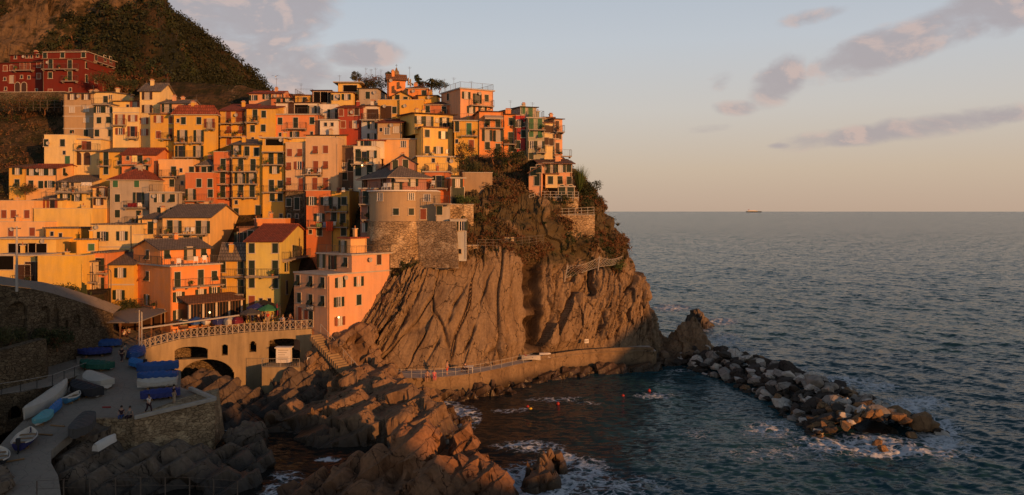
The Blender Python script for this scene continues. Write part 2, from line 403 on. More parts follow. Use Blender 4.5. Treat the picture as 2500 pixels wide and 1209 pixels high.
# ================================================================ CLIFF (the promontory under the village)
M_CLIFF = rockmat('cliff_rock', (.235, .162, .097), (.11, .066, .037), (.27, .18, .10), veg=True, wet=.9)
OUT = [  # z, outline of the promontory from the town round its nose to the back
 (-4, [(-40, 113), (-27, 103), (-21.5, 99.2), (-15.8, 98.6), (-9.4, 99.4), (-2.8, 102.2), (1.8, 108.4), (8.6, 114.2), (17.4, 117.6), (22.8, 119), (24.6, 125), (21, 142), (0, 168), (-40, 172)]),
 (3, [(-40, 114), (-27, 103.4), (-21, 99.6), (-15.6, 99.8), (-9.4, 100.6), (-2.6, 103.2), (2.0, 109.2), (8.8, 115), (17.4, 118.2), (22.0, 119.8), (23.4, 125), (20, 142), (0, 167), (-40, 171)]),
 (9, [(-40, 119), (-27, 109), (-19.8, 101.6), (-14.6, 102.4), (-8.2, 102.8), (-1.4, 105), (2.6, 110.4), (9, 115.6), (16.8, 118.6), (20.0, 120.8), (21.0, 125), (18, 140), (0, 165), (-40, 170)]),
 (15, [(-40, 128), (-27, 118), (-18.5, 106.2), (-13, 105.6), (-6.4, 105.4), (0, 107.2), (3.2, 112), (9.4, 116.4), (15.2, 119.4), (17.6, 121.8), (18.4, 126), (16, 139), (0, 162), (-40, 168)]),
 (22, [(-40, 134), (-27, 126), (-18, 116), (-12, 113.6), (-6, 110.5), (0, 113), (4, 116), (9, 119.3), (12.6, 122), (14.2, 125), (14.4, 128), (13, 138), (0, 158), (-40, 165)]),
 (27.4, [(-40, 142), (-27, 136), (-18, 132), (-12, 128), (-6, 120.5), (-1, 120.8), (3, 122.6), (6.5, 124.8), (9, 126.6), (10.2, 129), (10.0, 132), (8.6, 139), (0, 152), (-40, 160)]),
 (30.2, [(-40, 146), (-27, 142), (-18, 138), (-12, 134), (-6, 127), (-2, 126.4), (2, 127), (5, 128.2), (7.4, 129.6), (8.2, 131.6), (8, 134), (6.4, 139), (0, 149), (-40, 156)]),
 (30.7, [(-40, 148), (-27, 145), (-18, 141), (-12, 138), (-6, 137), (-2, 137), (0, 137), (2, 137), (3, 137), (3, 137.5), (3, 138), (2, 139), (0, 140), (-40, 150)])]
def build_cliff():
    zs = np.concatenate([np.linspace(-4, 30.2, 330), np.linspace(30.25, 30.7, 12)])
    seg = [14, 40, 60, 66, 66, 66, 66, 66, 46, 30, 24, 14, 12]
    u = np.concatenate([i+np.arange(n)/n for i, n in enumerate(seg)]+[[len(seg)]])
    kz = np.array([o[0] for o in OUT]); ctl = np.array([o[1] for o in OUT], float)
    # smooth the outlines a little, then interpolate along the outline and between the levels
    ext = []
    for c in range(2):
        lv = np.stack([np.interp(u, np.arange(14), ctl[k, :, c]) for k in range(len(OUT))])
        ker = np.hanning(31); ker /= ker.sum()
        pad = np.pad(lv, ((0, 0), (15, 15)), mode='edge'); lv = np.stack([np.convolve(p, ker, 'valid') for p in pad])
        ext.append(np.stack([np.interp(zs, kz, lv[:, j]) for j in range(len(u))], 1))
    X, Y = ext; Z = np.repeat(zs[:, None], len(u), 1)
    Pm = np.stack([X, Y, Z], -1)
    du = np.gradient(Pm, axis=1); dv = np.gradient(Pm, axis=0); n = np.cross(du, dv); n /= np.linalg.norm(n, axis=2)[..., None]+1e-9
    p = Pm.reshape(-1, 3); n = n.reshape(-1, 3)
    x, y, z = p.T
    # slanting strata: blocks stretched along a steep axis leaning to the right
    lean = np.interp(x, [-22, -14, -9, -4, 1.5, 4, 11, 20], [.78, .72, .52, .30, .10, .08, .34, .45])
    s = x-lean*(z-2)+0.25*y; l = z+.36*x
    steep = 1-sst(z-14.5-1.6*perlin(np.stack([x*.2, y*.2, z*0], 1)), -1, 2.5)
    right = sst(x, 2.5, 4.5)
    left = sst(x-.47*(z-3), -15.2, -16.8)              # thin tilted beds at the town end
    slab = steep*(1-right)*(1-left)*(1-.6*sst(z-.3*x, 7.5, 4.5))
    wob = .3*np.stack([perlin(p*.25), perlin(p*.25+40), perlin(p*.25+80)], 1)
    v1, e1 = voro(np.stack([s*.17, y*.06, l*.055], 1)+wob*.35)
    v2, e2 = voro(np.stack([s*.75, y*.3, l*.22], 1)+wob)
    v3, e3 = voro(np.stack([s*1.7, y*.8, l*.75], 1)+wob)
    lay = ridged(np.stack([s*.9, y*.3, l*.13], 1)+wob, 4)
    d = v1*(.62*steep*(1-.88*slab)+.13)-.5*np.exp(-(e1/.022)**2)*steep
    d += v2*(.30*steep+.12)*(1-.97*slab)-.20*np.exp(-(e2/.05)**2)*steep*(1-.8*slab)
    d += v3*.13*(1-.85*slab)
    d += lay*(.20*right+.03)*steep*(1-left)
    beds = ridged(np.stack([s*1.35, y*.15, l*.07], 1)+wob*.5, 5); d += (beds*.30+.1*np.sign(np.sin(s*9+2*perlin(p*.4))))*left*steep
    d += fbm(p*.13, 4)*(.4*steep+1.5*(1-steep))*np.where(z < 28.5, 1, .3)
    d += fbm(p*.9, 4)*(.03*slab+.12*(1-slab))
    v5, e5 = voro(p*np.array([.28, .28, .22])); d += (1-steep)*(.25*v5)
    # the deep cleft beside the smooth slabs, and narrower ones
    for cx_, lean, wdt, dep, z0, z1 in ((2.75, .02, .95, 3.4, 1, 14.5), (7.4, .10, .35, .9, 1, 12), (11.8, .16, .3, .8, -2, 9), (14.6, .12, .35, .9, -2, 8), (-6.4, .30, .16, .6, 3, 14), (-1.6, .14, .16, .55, 3, 14), (-11.2, .5, .22, .6, 2, 13), (-16.8, .5, .35, 1.1, 0, 13), (-19.6, .05, .3, 1.5, 4, 10)):
        c = cx_+lean*(z-2)+.35*perlin(np.stack([z*.45, z*0+cx_, z*0], 1))
        d -= dep*(1-.0*slab)*np.exp(-((x-c)/wdt)**2)*sst(z, z0, z0+2)*sst(z, z1+1.5, z1-1)*np.clip(.65+perlin(np.stack([z*.8, z*0+3*cx_, z*0], 1)), .2, 1)
    cc = 2.75+.02*(z-2)+.35*perlin(np.stack([z*.45, z*0+2.75, z*0], 1))
    d += 1.5*sst(x-cc, .75, 1.15)*sst(z, 17, 14)*sst(x, 13, 8)*sst(z, 0, 3)
    # ledges of the old terraces higher up
    ter = (z*.42+.35*perlin(p*.1)) % 1.0
    d += (1-steep)*.5*(sst(ter, 0, .25)-ter)
    # the quay runs along the foot: keep the foot plain there
    d *= np.where((z < 5) & (x > -17) & (x < 19), np.clip((z-2)/3, .12, 1), 1)
    d = np.clip(d, -4, 1.6)
    p2 = p+n*d[:, None]
    veg = np.clip((1-steep)*.9+sst(z, 11, 13.5)*right*.35+sst(x, -12, -15)*sst(z, 11.5, 14)*.6, 0, 1)
    veg *= np.clip(1.15-np.maximum(0, v5)*.5, .5, 1)
    me = npmesh('cliff', p2, grid_faces(len(zs), len(u)), M_CLIFF, False, {'veg': veg, 'cleft_shade': np.clip((np.exp(-((x-cc-.35)/.95)**4)*sst(z, 0, 3)*sst(z, 16.5, 13.5)*1.1+.55*np.exp(-((x-5.2-.1*z)/.4)**2)*sst(z, 9, 6)+.5*np.exp(-((x-11.6-.16*z)/.5)**2)*sst(z, 8, 5))*np.clip(.9+.8*perlin(np.stack([x*.9, y*.2, z*.25], 1)), .2, 1), 0, 1)})  # painted shade and dark rock along the cleft, plus two narrower dark streaks
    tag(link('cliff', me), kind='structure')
    return p2.reshape(len(zs), len(u), 3), n.reshape(len(zs), len(u), 3), veg.reshape(len(zs), len(u))
CL_P, CL_N, CL_V = build_cliff()

# ================================================================ VILLAGE HILLSIDE, MOUNTAIN, HEADLAND
def slope_mat(name, earth, green, rock, sc=.35, terr=True):
    m, t, b = newmat(name); g = t.n('ShaderNodeNewGeometry'); pos = g.outputs['Position']
    n = t.noise(pos, sc, 8, .66); n2 = t.noise(pos, sc*4, 6, .65); n3 = t.noise(pos, sc*.4, 5, .55)
    rk = t.n('ShaderNodeAttribute', attribute_name='rock').outputs['Fac']
    c = t.mix(t.sstep(n, .40, .62), green, earth)
    c = t.mix(t.sstep(n2, .55, .75), c, [x*.5 for x in green])
    rf = t.sstep(t.m('ADD', rk, t.m('MULTIPLY', t.m('SUBTRACT', n2, .5), 1.2)), .45, .65)
    rc = t.mix(t.sstep(n2, .35, .65), [x*.55 for x in rock], rock)
    c = t.mix(rf, c, rc)
    c = t.mix(1.0, c, t.ramp(n3, [(.3, .7), (.7, 1.2)]), 'MULTIPLY')
    t.L.new(c, b.inputs['Base Color']); b.inputs['Roughness'].default_value = .95; b.inputs['Specular IOR Level'].default_value = .1
    bm = t.n('ShaderNodeBump', {'Height': t.m('ADD', n, n2), 'Strength': .9, 'Distance': .8}); t.L.new(bm.outputs[0], b.inputs['Normal'])
    return m
M_HILL = slope_mat('hill_ground', (.075, .046, .022), (.026, .026, .012), (.18, .115, .062), .12)
M_TERR = slope_mat('village_slope', (.12, .075, .04), (.042, .038, .018), (.22, .16, .10), .5)
def slope_z(x, y):
    x = np.asarray(x, float); y = np.asarray(y, float)
    z = 7+np.maximum(0, y-103)*.75-1.2
    cap = np.interp(x, [-130, -60, -40, -20, -8, 6], [46, 46, 44, 38, 32, 29])
    z = z+1.2*sst(y, 138, 146)*sst(x, -69, -76)
    cap = np.where(x < -70, np.minimum(cap, 42.4), cap)
    return np.minimum(z, cap)
def build_slope():
    xs = np.linspace(-140, 2, 240); ys = np.linspace(98, 190, 150)
    Y, X = np.meshgrid(ys, xs, indexing='ij'); x, y = X.ravel(), Y.ravel()
    z = slope_z(x, y); p = np.stack([x, y, z], 1)
    edge = sst(x, -29, -23)
    z = z+fbm(p*.15, 4)*.5-(y < 103)*.3-edge*sst(y, 132, 118)*14
    tz = (y*.35+.4*perlin(p*.06)) % 1.0
    z = z+.9*(sst(tz, 0, .2)-tz)*sst(y, 108, 112)*sst(x, -45, -55)
    npm = npmesh('hillside', np.stack([x, y, z], 1), grid_faces(len(ys), len(xs)), M_TERR, True, {'rock': np.clip(.2+.5*perlin(p*.2), 0, 1)})
    tag(link('hillside', npm), kind='structure')
build_slope()
RIDGE = np.array([(-330, 150), (-240, 128), (-150, 101), (-103, 82), (-95.5, 78), (-86, 71.6), (-79, 66), (-74, 61.5), (-70, 58), (-67, 54), (-62, 46), (-56, 30), (-46, 5), (-38, -12)])
def hill_z(x, y):
    r = np.interp(x, RIDGE[:, 0], RIDGE[:, 1])
    far = np.where(y < 230, r-(230-y)*.50, r-(y-230)*.35)
    # the nearer rocky spur
    edge = -86+np.maximum(190-y, 0)*.6
    top = 86-np.abs(190-y)*np.where(y < 190, 1.27, 1.1)
    sp = top-np.maximum(0, x-edge)*2.6-np.maximum(0, edge-6-x)*.06
    gl = 3.5*np.exp(-((x+90-(y-170)*.25)/2.6)**2)
    return np.maximum(far, sp-gl), (sp > far).astype(float)
def build_hill():
    xs = np.concatenate([np.linspace(-330, -170, 80)[:-1], np.linspace(-170, -40, 420)]); ys = np.concatenate([np.linspace(140, 250, 330), np.linspace(252, 330, 30)])
    Y, X = np.meshgrid(ys, xs, indexing='ij'); x, y = X.ravel(), Y.ravel()
    z, sp = hill_z(x, y); p = np.stack([x, y, z], 1)
    v, e = voro(p*.11); v2, e2 = voro(p*.3)
    rk = np.clip(sp*(.30+1.1*perlin(np.stack([x*.035, y*.035, z*.02], 1)+3)+.35*sst(x, -92, -80)*sst(z, 46, 56)), 0, 1)
    z = z+fbm(p*.04, 5)*(3.0+2*sp)*sst(np.abs(y-230), -1, 30)+rk*(v*2.6+v2*1.2)+fbm(p*.2, 4)*.8
    terr = (z*.36) % 1.0; z = z+sp*(1-rk)*1.2*(sst(terr, 0, .3)-terr)*sst(x, -84, -95)
    me = npmesh('hill', np.stack([x, y, z], 1), grid_faces(len(ys), len(xs)), M_HILL, False, {'rock': rk})
    tag(link('hill', me), kind='structure')
    return np.stack([x, y, z], 1), rk, sp
HP, HRK, HSP = build_hill()
# the headland the picture is taken from: it stands beside and behind the camera and keeps the low sun off the harbour
# (u across the sunlight, height of the crest)
CREST = [(-60, 63.1), (-10, 47.1), (10, 43.1), (24, 39.1), (30, 35.1), (35, 28.1), (39, 19.5), (43, 17.0), (50, 17.4), (56, 16.1), (62, 12.1), (72, 11.1), (79, 12.1), (86, 17.6), (92, 23.1), (100, 26.6), (108, 27.1), (118, 25.1), (130, 18.1), (150, 6.1)]
CREST_S = 85.0
def build_headland():
    ca, sa_ = math.cos(sa), math.sin(sa)
    us = np.linspace(-60, 150, 170); ss = np.linspace(44, 190, 90)
    S, U = np.meshgrid(ss, us, indexing='ij'); u, s = U.ravel(), S.ravel()
    c = np.array(CREST); top = np.interp(u, c[:, 0], c[:, 1])
    prof = np.interp(s, [44, 58, CREST_S-12, CREST_S, CREST_S+15, 190], [-.2, .3, .8, 1, .85, -.2])
    z = top*prof
    # the viewpoint itself: a path at eye height less a man's height
    x = u*ca+s*sa_; y = u*sa_-s*ca
    vis = (y > 1) & (np.abs(x) < y*.80+32)
    z = np.where(vis, np.minimum(z, -1.0), z)
    p = np.stack([x, y, z], 1); z = z+fbm(p*.12, 4)*.5
    me = npmesh('headland', np.stack([x, y, z], 1), grid_faces(len(ss), len(us)), M_HILL, False, {'rock': np.full(len(x), .6)})
    tag(link('headland', me), kind='structure')
build_headland()
# ================================================================ HOUSES: materials and parts
PC = dict(yellow=(.70, .43, .075), lemon=(.70, .46, .125), ochre=(.64, .36, .06), gold=(.68, .37, .055), cream=(.70, .51, .22), white=(.70, .60, .43), palewhite=(.64, .57, .47), pink=(.67, .335, .17), peach=(.73, .41, .165),
          salmon=(.64, .235, .09), orange=(.72, .27, .08), rust=(.55, .17, .06), red=(.15, .021, .013), crimson=(.42, .045, .035), wine=(.33, .06, .035), brown=(.30, .15, .10), tan=(.45, .31, .17), beige=(.58, .38, .21), grey=(.46, .38, .28), greige=(.40, .33, .25),
          greygreen=(.36, .33, .22), bluegrey=(.46, .46, .44), mauve=(.36, .17, .12), olive=(.60, .47, .13), sand=(.62, .47, .27), dark=(.16, .11, .075), apricot=(.72, .45, .17), stucco=(.42, .28, .15))
M_TRIM = flat('pale_trim', (.52, .43, .32), .8, .2); M_WHITE = flat('white_paint', (.70, .66, .60), .6, .3, .06)
M_GREEN = flat('dark_green_paint', (.018, .030, .018), .6, .3, .25); M_BRIGHT = flat('bright_green_paint', (.045, .135, .06), .6, .3, .2); M_BROWN = flat('red_brown_paint', (.24, .062, .025), .6, .3, .2); M_DKBROWN = flat('dark_brown_paint', (.06, .028, .014), .6, .3, .25)
M_GLASS = flat('window_glass', (.014, .014, .015), .28, .35, .0); M_CURT = flat('pale_curtain', (.40, .34, .27), .6, .3, .2); M_DARK = flat('dark_interior', (.010, .008, .007), .9, .05, .3)
M_IRON = flat('dark_iron', (.11, .085, .065), .6, .4, .2); M_RAILPALE = flat('pale_iron', (.38, .35, .31), .6, .3, .15); M_CONC = flat('pale_concrete', (.42, .37, .31), .9, .15, .3, scale=1.3); M_SLABC = flat('balcony_concrete', (.30, .25, .20), .9, .15, .3)
M_CANVAS = flat('awning_canvas', (.42, .33, .24), .85, .1, .15); M_WOOD = flat('weathered_wood', (.20, .10, .05), .85, .15, .35); M_POTS = flat('terracotta', (.40, .16, .07), .85, .1, .2)
M_LAMP = bpy.data.materials.new('lit_lamp'); M_LAMP.use_nodes = True
_b = M_LAMP.node_tree.nodes['Principled BSDF']; _b.inputs['Emission Color'].default_value = (1, .62, .22, 1); _b.inputs['Emission Strength'].default_value = 5
M_LITWIN = bpy.data.materials.new('lit_window'); M_LITWIN.use_nodes = True
_b = M_LITWIN.node_tree.nodes['Principled BSDF']; _b.inputs['Base Color'].default_value = (.5, .3, .08, 1); _b.inputs['Emission Color'].default_value = (1, .5, .1, 1); _b.inputs['Emission Strength'].default_value = .45
ROOFM = dict(r=tile('red_clay', (.30, .075, .04)), g=tile('grey_slate', (.19, .155, .13)), b=tile('brown_clay', (.20, .10, .06)), c=M_CONC)
M_RUBBLE = masonry('rubble', (.50, .35, .20), (.34, .235, .135), (.24, .165, .095), 2.3, (.60, .44, .26))
M_OLDST = masonry('old_stone', (.21, .155, .095), (.12, .085, .052), (.07, .05, .032), 2.6)
PLANT_MATS = [leafmat('leaf_dark', (.022, .034, .012), (.055, .062, .022)), leafmat('leaf_olive', (.05, .052, .018), (.11, .095, .035)), leafmat('leaf_dry', (.10, .062, .028), (.19, .12, .055)), leafmat('leaf_bright', (.045, .075, .018), (.11, .15, .04))]
SHUT = dict(g=M_GREEN, G=M_BRIGHT, r=M_BROWN, k=M_DKBROWN)
_wm = {}
def shutter_mesh(wd, hg, m):
    k = ('sh', round(wd, 2), round(hg, 2), m.name)
    if k not in _wm:
        b = MB(); b.box(-wd/2, wd/2, -.02, .02, -hg/2, hg/2, m)
        n = max(3, int(hg/.22))                            # louvre bars
        for i in range(n):
            z = -hg/2+.1+(hg-.2)*(i+.5)/n; b.box(-wd/2+.06, wd/2-.06, -.045, -.02, z-.045, z+.02, m)
        _wm[k] = b.mesh('shutter')
    return _wm[k]
def frame_mesh(wd, hg, trim, kind):
    k = ('fr', round(wd, 2), round(hg, 2), trim.name, kind)
    if k not in _wm:
        b = MB(); t = .075
        b.box(-wd/2-t, -wd/2, -.05, .06, -hg/2, hg/2, trim); b.box(wd/2, wd/2+t, -.05, .06, -hg/2, hg/2, trim)
        b.box(-wd/2-t, wd/2+t, -.05, .06, hg/2, hg/2+t, trim)
        b.box(-wd/2-t-.06, wd/2+t+.06, -.13, .06, -hg/2-.09, -hg/2, trim)
        if kind in 'op':                                   # pale casement bars
            for x in ([0] if kind == 'o' else [-wd/6, wd/6]): b.box(x-.04, x+.04, -.03, .02, -hg/2, hg/2, M_WHITE)
            b.box(-wd/2, -wd/2+.07, -.03, .02, -hg/2, hg/2, M_WHITE); b.box(wd/2-.07, wd/2, -.03, .02, -hg/2, hg/2, M_WHITE)
        _wm[k] = b.mesh('window')
    return _wm[k]
def pane_mesh(wd, hg, m):
    k = ('pa', round(wd, 2), round(hg, 2), m.name)
    if k not in _wm:
        b = MB(); b.box(-wd/2, wd/2, -.012, .05, -hg/2, hg/2, m); _wm[k] = b.mesh('pane')
    return _wm[k]
def arch_mesh(wd, hg, trim, m):
    k = ('ar', round(wd, 2), round(hg, 2), trim.name, m.name)
    if k not in _wm:
        b = MB(); r = wd/2; n = 10
        def outline(q, y): return [(-q, y, -hg/2), (q, y, -hg/2)]+[(q*math.cos(math.pi*i/n), y, hg/2-r+q*math.sin(math.pi*i/n)) for i in range(n+1)]
        b.loft([outline(r+.1, .05), outline(r+.1, -.05)], trim); b.loft([outline(r, .04), outline(r, -.06)], m)
        _wm[k] = b.mesh('door')
    return _wm[k]
SIZES = dict(c=(.74, 1.14), o=(.64, 1.16), s=(.74, 1.14), d=(.76, 1.8), D=(.72, 1.8), n=(.45, .6), p=(.85, 1.1), a=(1.0, 2.1), v=(2.4, 1.9), l=(.8, 1.4), y=(1.0, 1.3), g=(1.9, 2.2))
def rail_path(b, pts, m, h=1.0, step=.24, bars=True, post=.028, top=.024):
    """railing along local points (x, y, z): rails, posts and thin balusters"""
    for p, q in zip(pts[:-1], pts[1:]):
        p = Vector(p); q = Vector(q); L = (q-p).length
        if L < .05: continue
        up = Vector((0, 0, h)); b.tube(p+up, q+up, top, m, 4); b.tube(p+Vector((0, 0, .1)), q+Vector((0, 0, .1)), .016, m, 4)
        n = max(1, int(L/1.6))
        for i in range(n+1): b.tube(p.lerp(q, i/n), p.lerp(q, i/n)+up, post, m, 4)
        if bars:
            n = max(2, int(L/step))
            for i in range(1, n): b.tube(p.lerp(q, i/n)+Vector((0, 0, .1)), p.lerp(q, i/n)+up, .010, m, 3)
HOUSES = []
class House: pass
def add_window(h, kind, face, lx, lz, sh, trim, scale=1.0, wid=None):
    wd, hg = SIZES[kind]; hg *= scale
    if wid: wd = wid
    rz = {'F': 0, 'R': math.pi/2, 'L': -math.pi/2}[face]
    loc = {'F': (lx, -.0, lz), 'R': (h.W, lx, lz), 'L': (0, lx, lz)}[face]
    if kind == 'a':
        o = link('arched_door', arch_mesh(wd, hg, trim, sh), h.root, loc); o.rotation_euler = (0, 0, rz); return
    nm = 'door' if kind in 'dDg' else 'window'
    o = link(nm, frame_mesh(wd, hg, trim, kind if kind in 'op' else 'x'), h.root, loc); o.rotation_euler = (0, 0, rz)
    pm = M_LITWIN if kind == 'y' else M_DARK if kind in 'v' else M_CURT if kind in 'oDlp' and random.random() < .7 else M_GLASS
    if kind not in 'g': link('pane', pane_mesh(wd, hg, pm), o)
    def shut(x, w_, y=-.075, z=0., hh=None, rx=0., rzz=0.):
        s = link('shutter', shutter_mesh(w_, hh or hg, sh), o, (x, y, z)); s.rotation_euler = (rx, 0, rzz)
    if kind in 'cd':
        shut(-wd/4, wd/2-.01, -.04); shut(wd/4, wd/2-.01, -.04)
    elif kind == 's':
        shut(-wd/4, wd/2-.01, -.04)
        shut(wd/4, wd/2-.01, -.04, hg/4, hg/2)
        shut(0, wd, -.34, -hg/4-.02, hg/2, R(-38))
    elif kind in 'oDl':
        a = random.uniform(.0, .35)
        shut(-wd/2-.25, .37, -.10-.08*a, rzz=-a*.5); shut(wd/2+.25, .37, -.10-.08*a, rzz=a*.5)
    elif kind == 'g':
        shut(-wd/4, wd/2-.02, -.03); shut(wd/4, wd/2-.02, -.03)
def roof_build(h, typ, rm, rise, over=.32):
    W, D, z = h.W, h.Dp, h.Hh; m = ROOFM[rm]; b = MB(); th = .13; o = over
    def slab(p):   # a sloped slab: 4 (or 3) top points, thickness below
        n = len(p); q = [(x, y, zz-th) for x, y, zz in p]
        b.poly(list(p)+q, [tuple(range(n)), tuple(range(n, 2*n))[::-1]]+[(i, n+i, n+(i+1) % n, (i+1) % n) for i in range(n)], m)
    if typ == 'g':
        s = rise/(D/2)
        slab([(-o, -o, z-o*s+th), (W+o, -o, z-o*s+th), (W+o, D/2, z+rise+th), (-o, D/2, z+rise+th)])
        slab([(W+o, D+o, z-o*s+th), (-o, D+o, z-o*s+th), (-o, D/2+.004, z+rise+th), (W+o, D/2+.004, z+rise+th)])
        b.tube((-o, D/2, z+rise+th), (W+o, D/2, z+rise+th), .11, m, 6)
    elif typ == 'G':
        s = rise/(W/2)
        slab([(-o, D+o, z-o*s+th), (-o, -o, z-o*s+th), (W/2, -o, z+rise+th), (W/2, D+o, z+rise+th)])
        slab([(W+o, -o, z-o*s+th), (W+o, D+o, z-o*s+th), (W/2+.004, D+o, z+rise+th), (W/2+.004, -o, z+rise+th)])
        b.tube((W/2, -o, z+rise+th), (W/2, D+o, z+rise+th), .11, m, 6)
    elif typ == 'h':
        if W >= D: r0, r1 = (D/2, D/2), (W-D/2, D/2)
        else: r0, r1 = (W/2, W/2), (W/2, D-W/2)
        A, B, C_, E = (-o, -o, z), (W+o, -o, z), (W+o, D+o, z), (-o, D+o, z); p, q = (*r0, z+rise), (*r1, z+rise)
        pts = [A, B, C_, E, p, q]
        fs = [(0, 1, 5, 4), (1, 2, 5), (2, 3, 4, 5), (3, 0, 4)] if W >= D else [(0, 1, 4), (1, 2, 5, 4), (2, 3, 5), (3, 0, 4, 5)]
        b.poly(pts, fs+[(3, 2, 1, 0)], m)
        for u, v in ((A, p), (B, q if W >= D else p), (C_, q), (E, p if W >= D else q), (p, q)): b.tube(u, v, .08, ROOFM['r'] if rm == 'r' else m, 5)
        b.box(-o-.02, W+o+.02, -o-.02, D+o+.02, z-.1, z-.01, M_TRIM)
    elif typ in 'sS':
        r0, r1 = (0, rise) if typ == 's' else (rise, 0)
        k = (r1-r0)/D
        slab([(-o, -o, z+r0-o*k+th), (W+o, -o, z+r0-o*k+th), (W+o, D+o, z+r1+o*k+th), (-o, D+o, z+r1+o*k+th)])
    elif typ in 'LR':       # single slope falling to the left or right
        r0, r1 = (0, rise) if typ == 'L' else (rise, 0); k = (r1-r0)/W
        slab([(-o, -o, z+r0-o*k+th), (W+o, -o, z+r1+o*k+th), (W+o, D+o, z+r1+o*k+th), (-o, D+o, z+r0-o*k+th)])
    elif typ in 'ft':
        b.box(-o*.8, W+o*.8, -o*.8, D+o*.8, z, z+.17, m)
    elif typ == 'p':
        b.box(.01, W-.01, .01, D-.01, z+.004, z+.03, M_SLABC)
    if not b.v: return None
    r = b.build('roof', h.root)
    if typ in 'gGhs' and rm in 'rgb':
        for i in range(random.choice([0, 1, 1, 2])):        # chimneys stand on the roof
            c = MB(); cx, cy = random.uniform(.2, .8)*W, random.uniform(.35, .7)*D; zz = z+rise*(.75 if typ != 's' else cy/D)
            c.box(cx-.25, cx+.25, cy-.22, cy+.22, z-.2, zz+.85, h.mat); c.box(cx-.33, cx+.33, cy-.30, cy+.30, zz+.85, zz+.95, M_TRIM)
            c.box(cx-.2, cx+.2, cy-.17, cy+.17, zz+.95, zz+1.15, M_POTS); c.build('chimney', r)
    return r
def H(label, col, x0, x1, yt, yb, D, toks='', th=0, x2=None, xl=None, dep=6.5, roof='f', rm='g', rise=1.1, sh='g', trim=True, ext=5, name='house', over=.32, mat=None, pipe=True, cat='house', parapet=.75, dz=0):
    h = House(); t = R(th); c, s = math.cos(t), math.sin(t)
    if D is None: D = 90/(.75+(yb-516)/2000.0)
    k0, k1 = (x0-CX)/F, (x1-CX)/F
    X0 = k0*D; W = (k1*D-X0)/(c-k1*s)
    def solve(k, X, Y): return (X-k*Y)/(k*c+s)
    if x2 is not None: dep = min(16, max(1.0, solve((x2-CX)/F, X0+W*c, D+W*s)))
    elif xl is not None: dep = min(16, max(1.0, solve((xl-CX)/F, X0, D)))
    # heights are measured at the corner nearest the camera
    Dn = D if s >= 0 else D+W*s
    zt = EYE-(yt-HY)/F*Dn; zb = EYE-(yb-HY)/F*Dn
    h.W, h.Dp, h.Hh, h.th, h.D, h.X0, h.zb = W, dep, zt-zb, t, D, X0, zb
    h.mat = mat or plaster(col, PC[col]); h.root = empty(name, (X0, D, zb), t)
    tag(h.root, label, cat); h.label = label
    trm = M_TRIM if trim else h.mat
    def loc(face, px, py):
        d = Vector(((px-CX)/F, 1, -(py-HY)/F)); o = Vector((0, 0, EYE))
        n = {'F': Vector((s, -c, 0)), 'R': Vector((c, s, 0)), 'L': Vector((-c, -s, 0))}[face]
        q = Vector((X0, D, 0)) if face != 'R' else Vector((X0+W*c, D+W*s, 0))
        tt = (q-o).dot(n)/d.dot(n); p = o+d*tt; e = p-Vector((X0, D, zb))
        return (e.x*c+e.y*s, -e.x*s+e.y*c, e.z)
    h.loc = loc
    # ---- wall
    b = MB(); e = -ext; Hh = h.Hh
    if roof == 'g': prof = [(0, e), (dep, e), (dep, Hh), (dep/2, Hh+rise), (0, Hh)]
    elif roof == 's': prof = [(0, e), (dep, e), (dep, Hh+rise), (0, Hh)]
    elif roof == 'S': prof = [(0, e), (dep, e), (dep, Hh), (0, Hh+rise)]
    else: prof = None
    if prof: b.loft([[(0, y, z) for y, z in prof], [(W, y, z) for y, z in prof]], h.mat)
    elif roof in 'GLR':
        pr = [(0, e), (W, e), (W, Hh+(rise if roof == 'L' else 0)), (W/2, Hh+rise), (0, Hh+(rise if roof == 'R' else 0))]
        if roof in 'LR': pr.pop(3)
        b.loft([[(x, dep, z) for x, z in pr], [(x, 0, z) for x, z in pr]], h.mat)
    else: b.box(0, W, 0, dep, e, Hh, h.mat)
    if roof == 'p':
        q = .16
        for bx in ((0, W, 0, q), (0, W, dep-q, dep), (0, q, q, dep-q), (W-q, W, q, dep-q)): b.box(*bx, Hh, Hh+parapet, h.mat)
        b.box(-.04, W+.04, -.04, q+.04, Hh+parapet, Hh+parapet+.07, M_TRIM); b.box(W-q-.04, W+.04, q+.04, dep, Hh+parapet, Hh+parapet+.07, M_TRIM); b.box(-.04, q+.04, q+.04, dep, Hh+parapet, Hh+parapet+.07, M_TRIM)
    h.wall = b.build('wall', h.root)
    rf = roof_build(h, roof, rm, rise, over)
    if roof == 't':
        b = MB(); rail_path(b, [(0, dep, Hh+.17), (0, 0, Hh+.17), (W, 0, Hh+.17), (W, dep, Hh+.17)], M_IRON); b.build('railing', h.root)
    if pipe:
        b = MB(); px_ = random.choice([.12, W-.12]); b.tube((px_, -.07, -ext*.5), (px_, -.07, Hh-.1), .055, h.mat if random.random() < .5 else M_IRON, 6); b.build('drainpipe', h.root)
    if roof in 'fptS' and random.random() < .55 and W > 2.5:   # flues and a water tank on the flat roofs
        b = MB(); cx, cy = random.uniform(.15, .85)*W, random.uniform(.45, .8)*dep; b.box(cx-.2, cx+.2, cy-.2, cy+.2, Hh-.2, Hh+1.15, h.mat); b.box(cx-.28, cx+.28, cy-.28, cy+.28, Hh+1.15, Hh+1.25, M_TRIM); b.tube((cx, cy, Hh+1.25), (cx, cy, Hh+1.6), .07, M_POTS, 6); b.build('chimney', rf or h.wall)
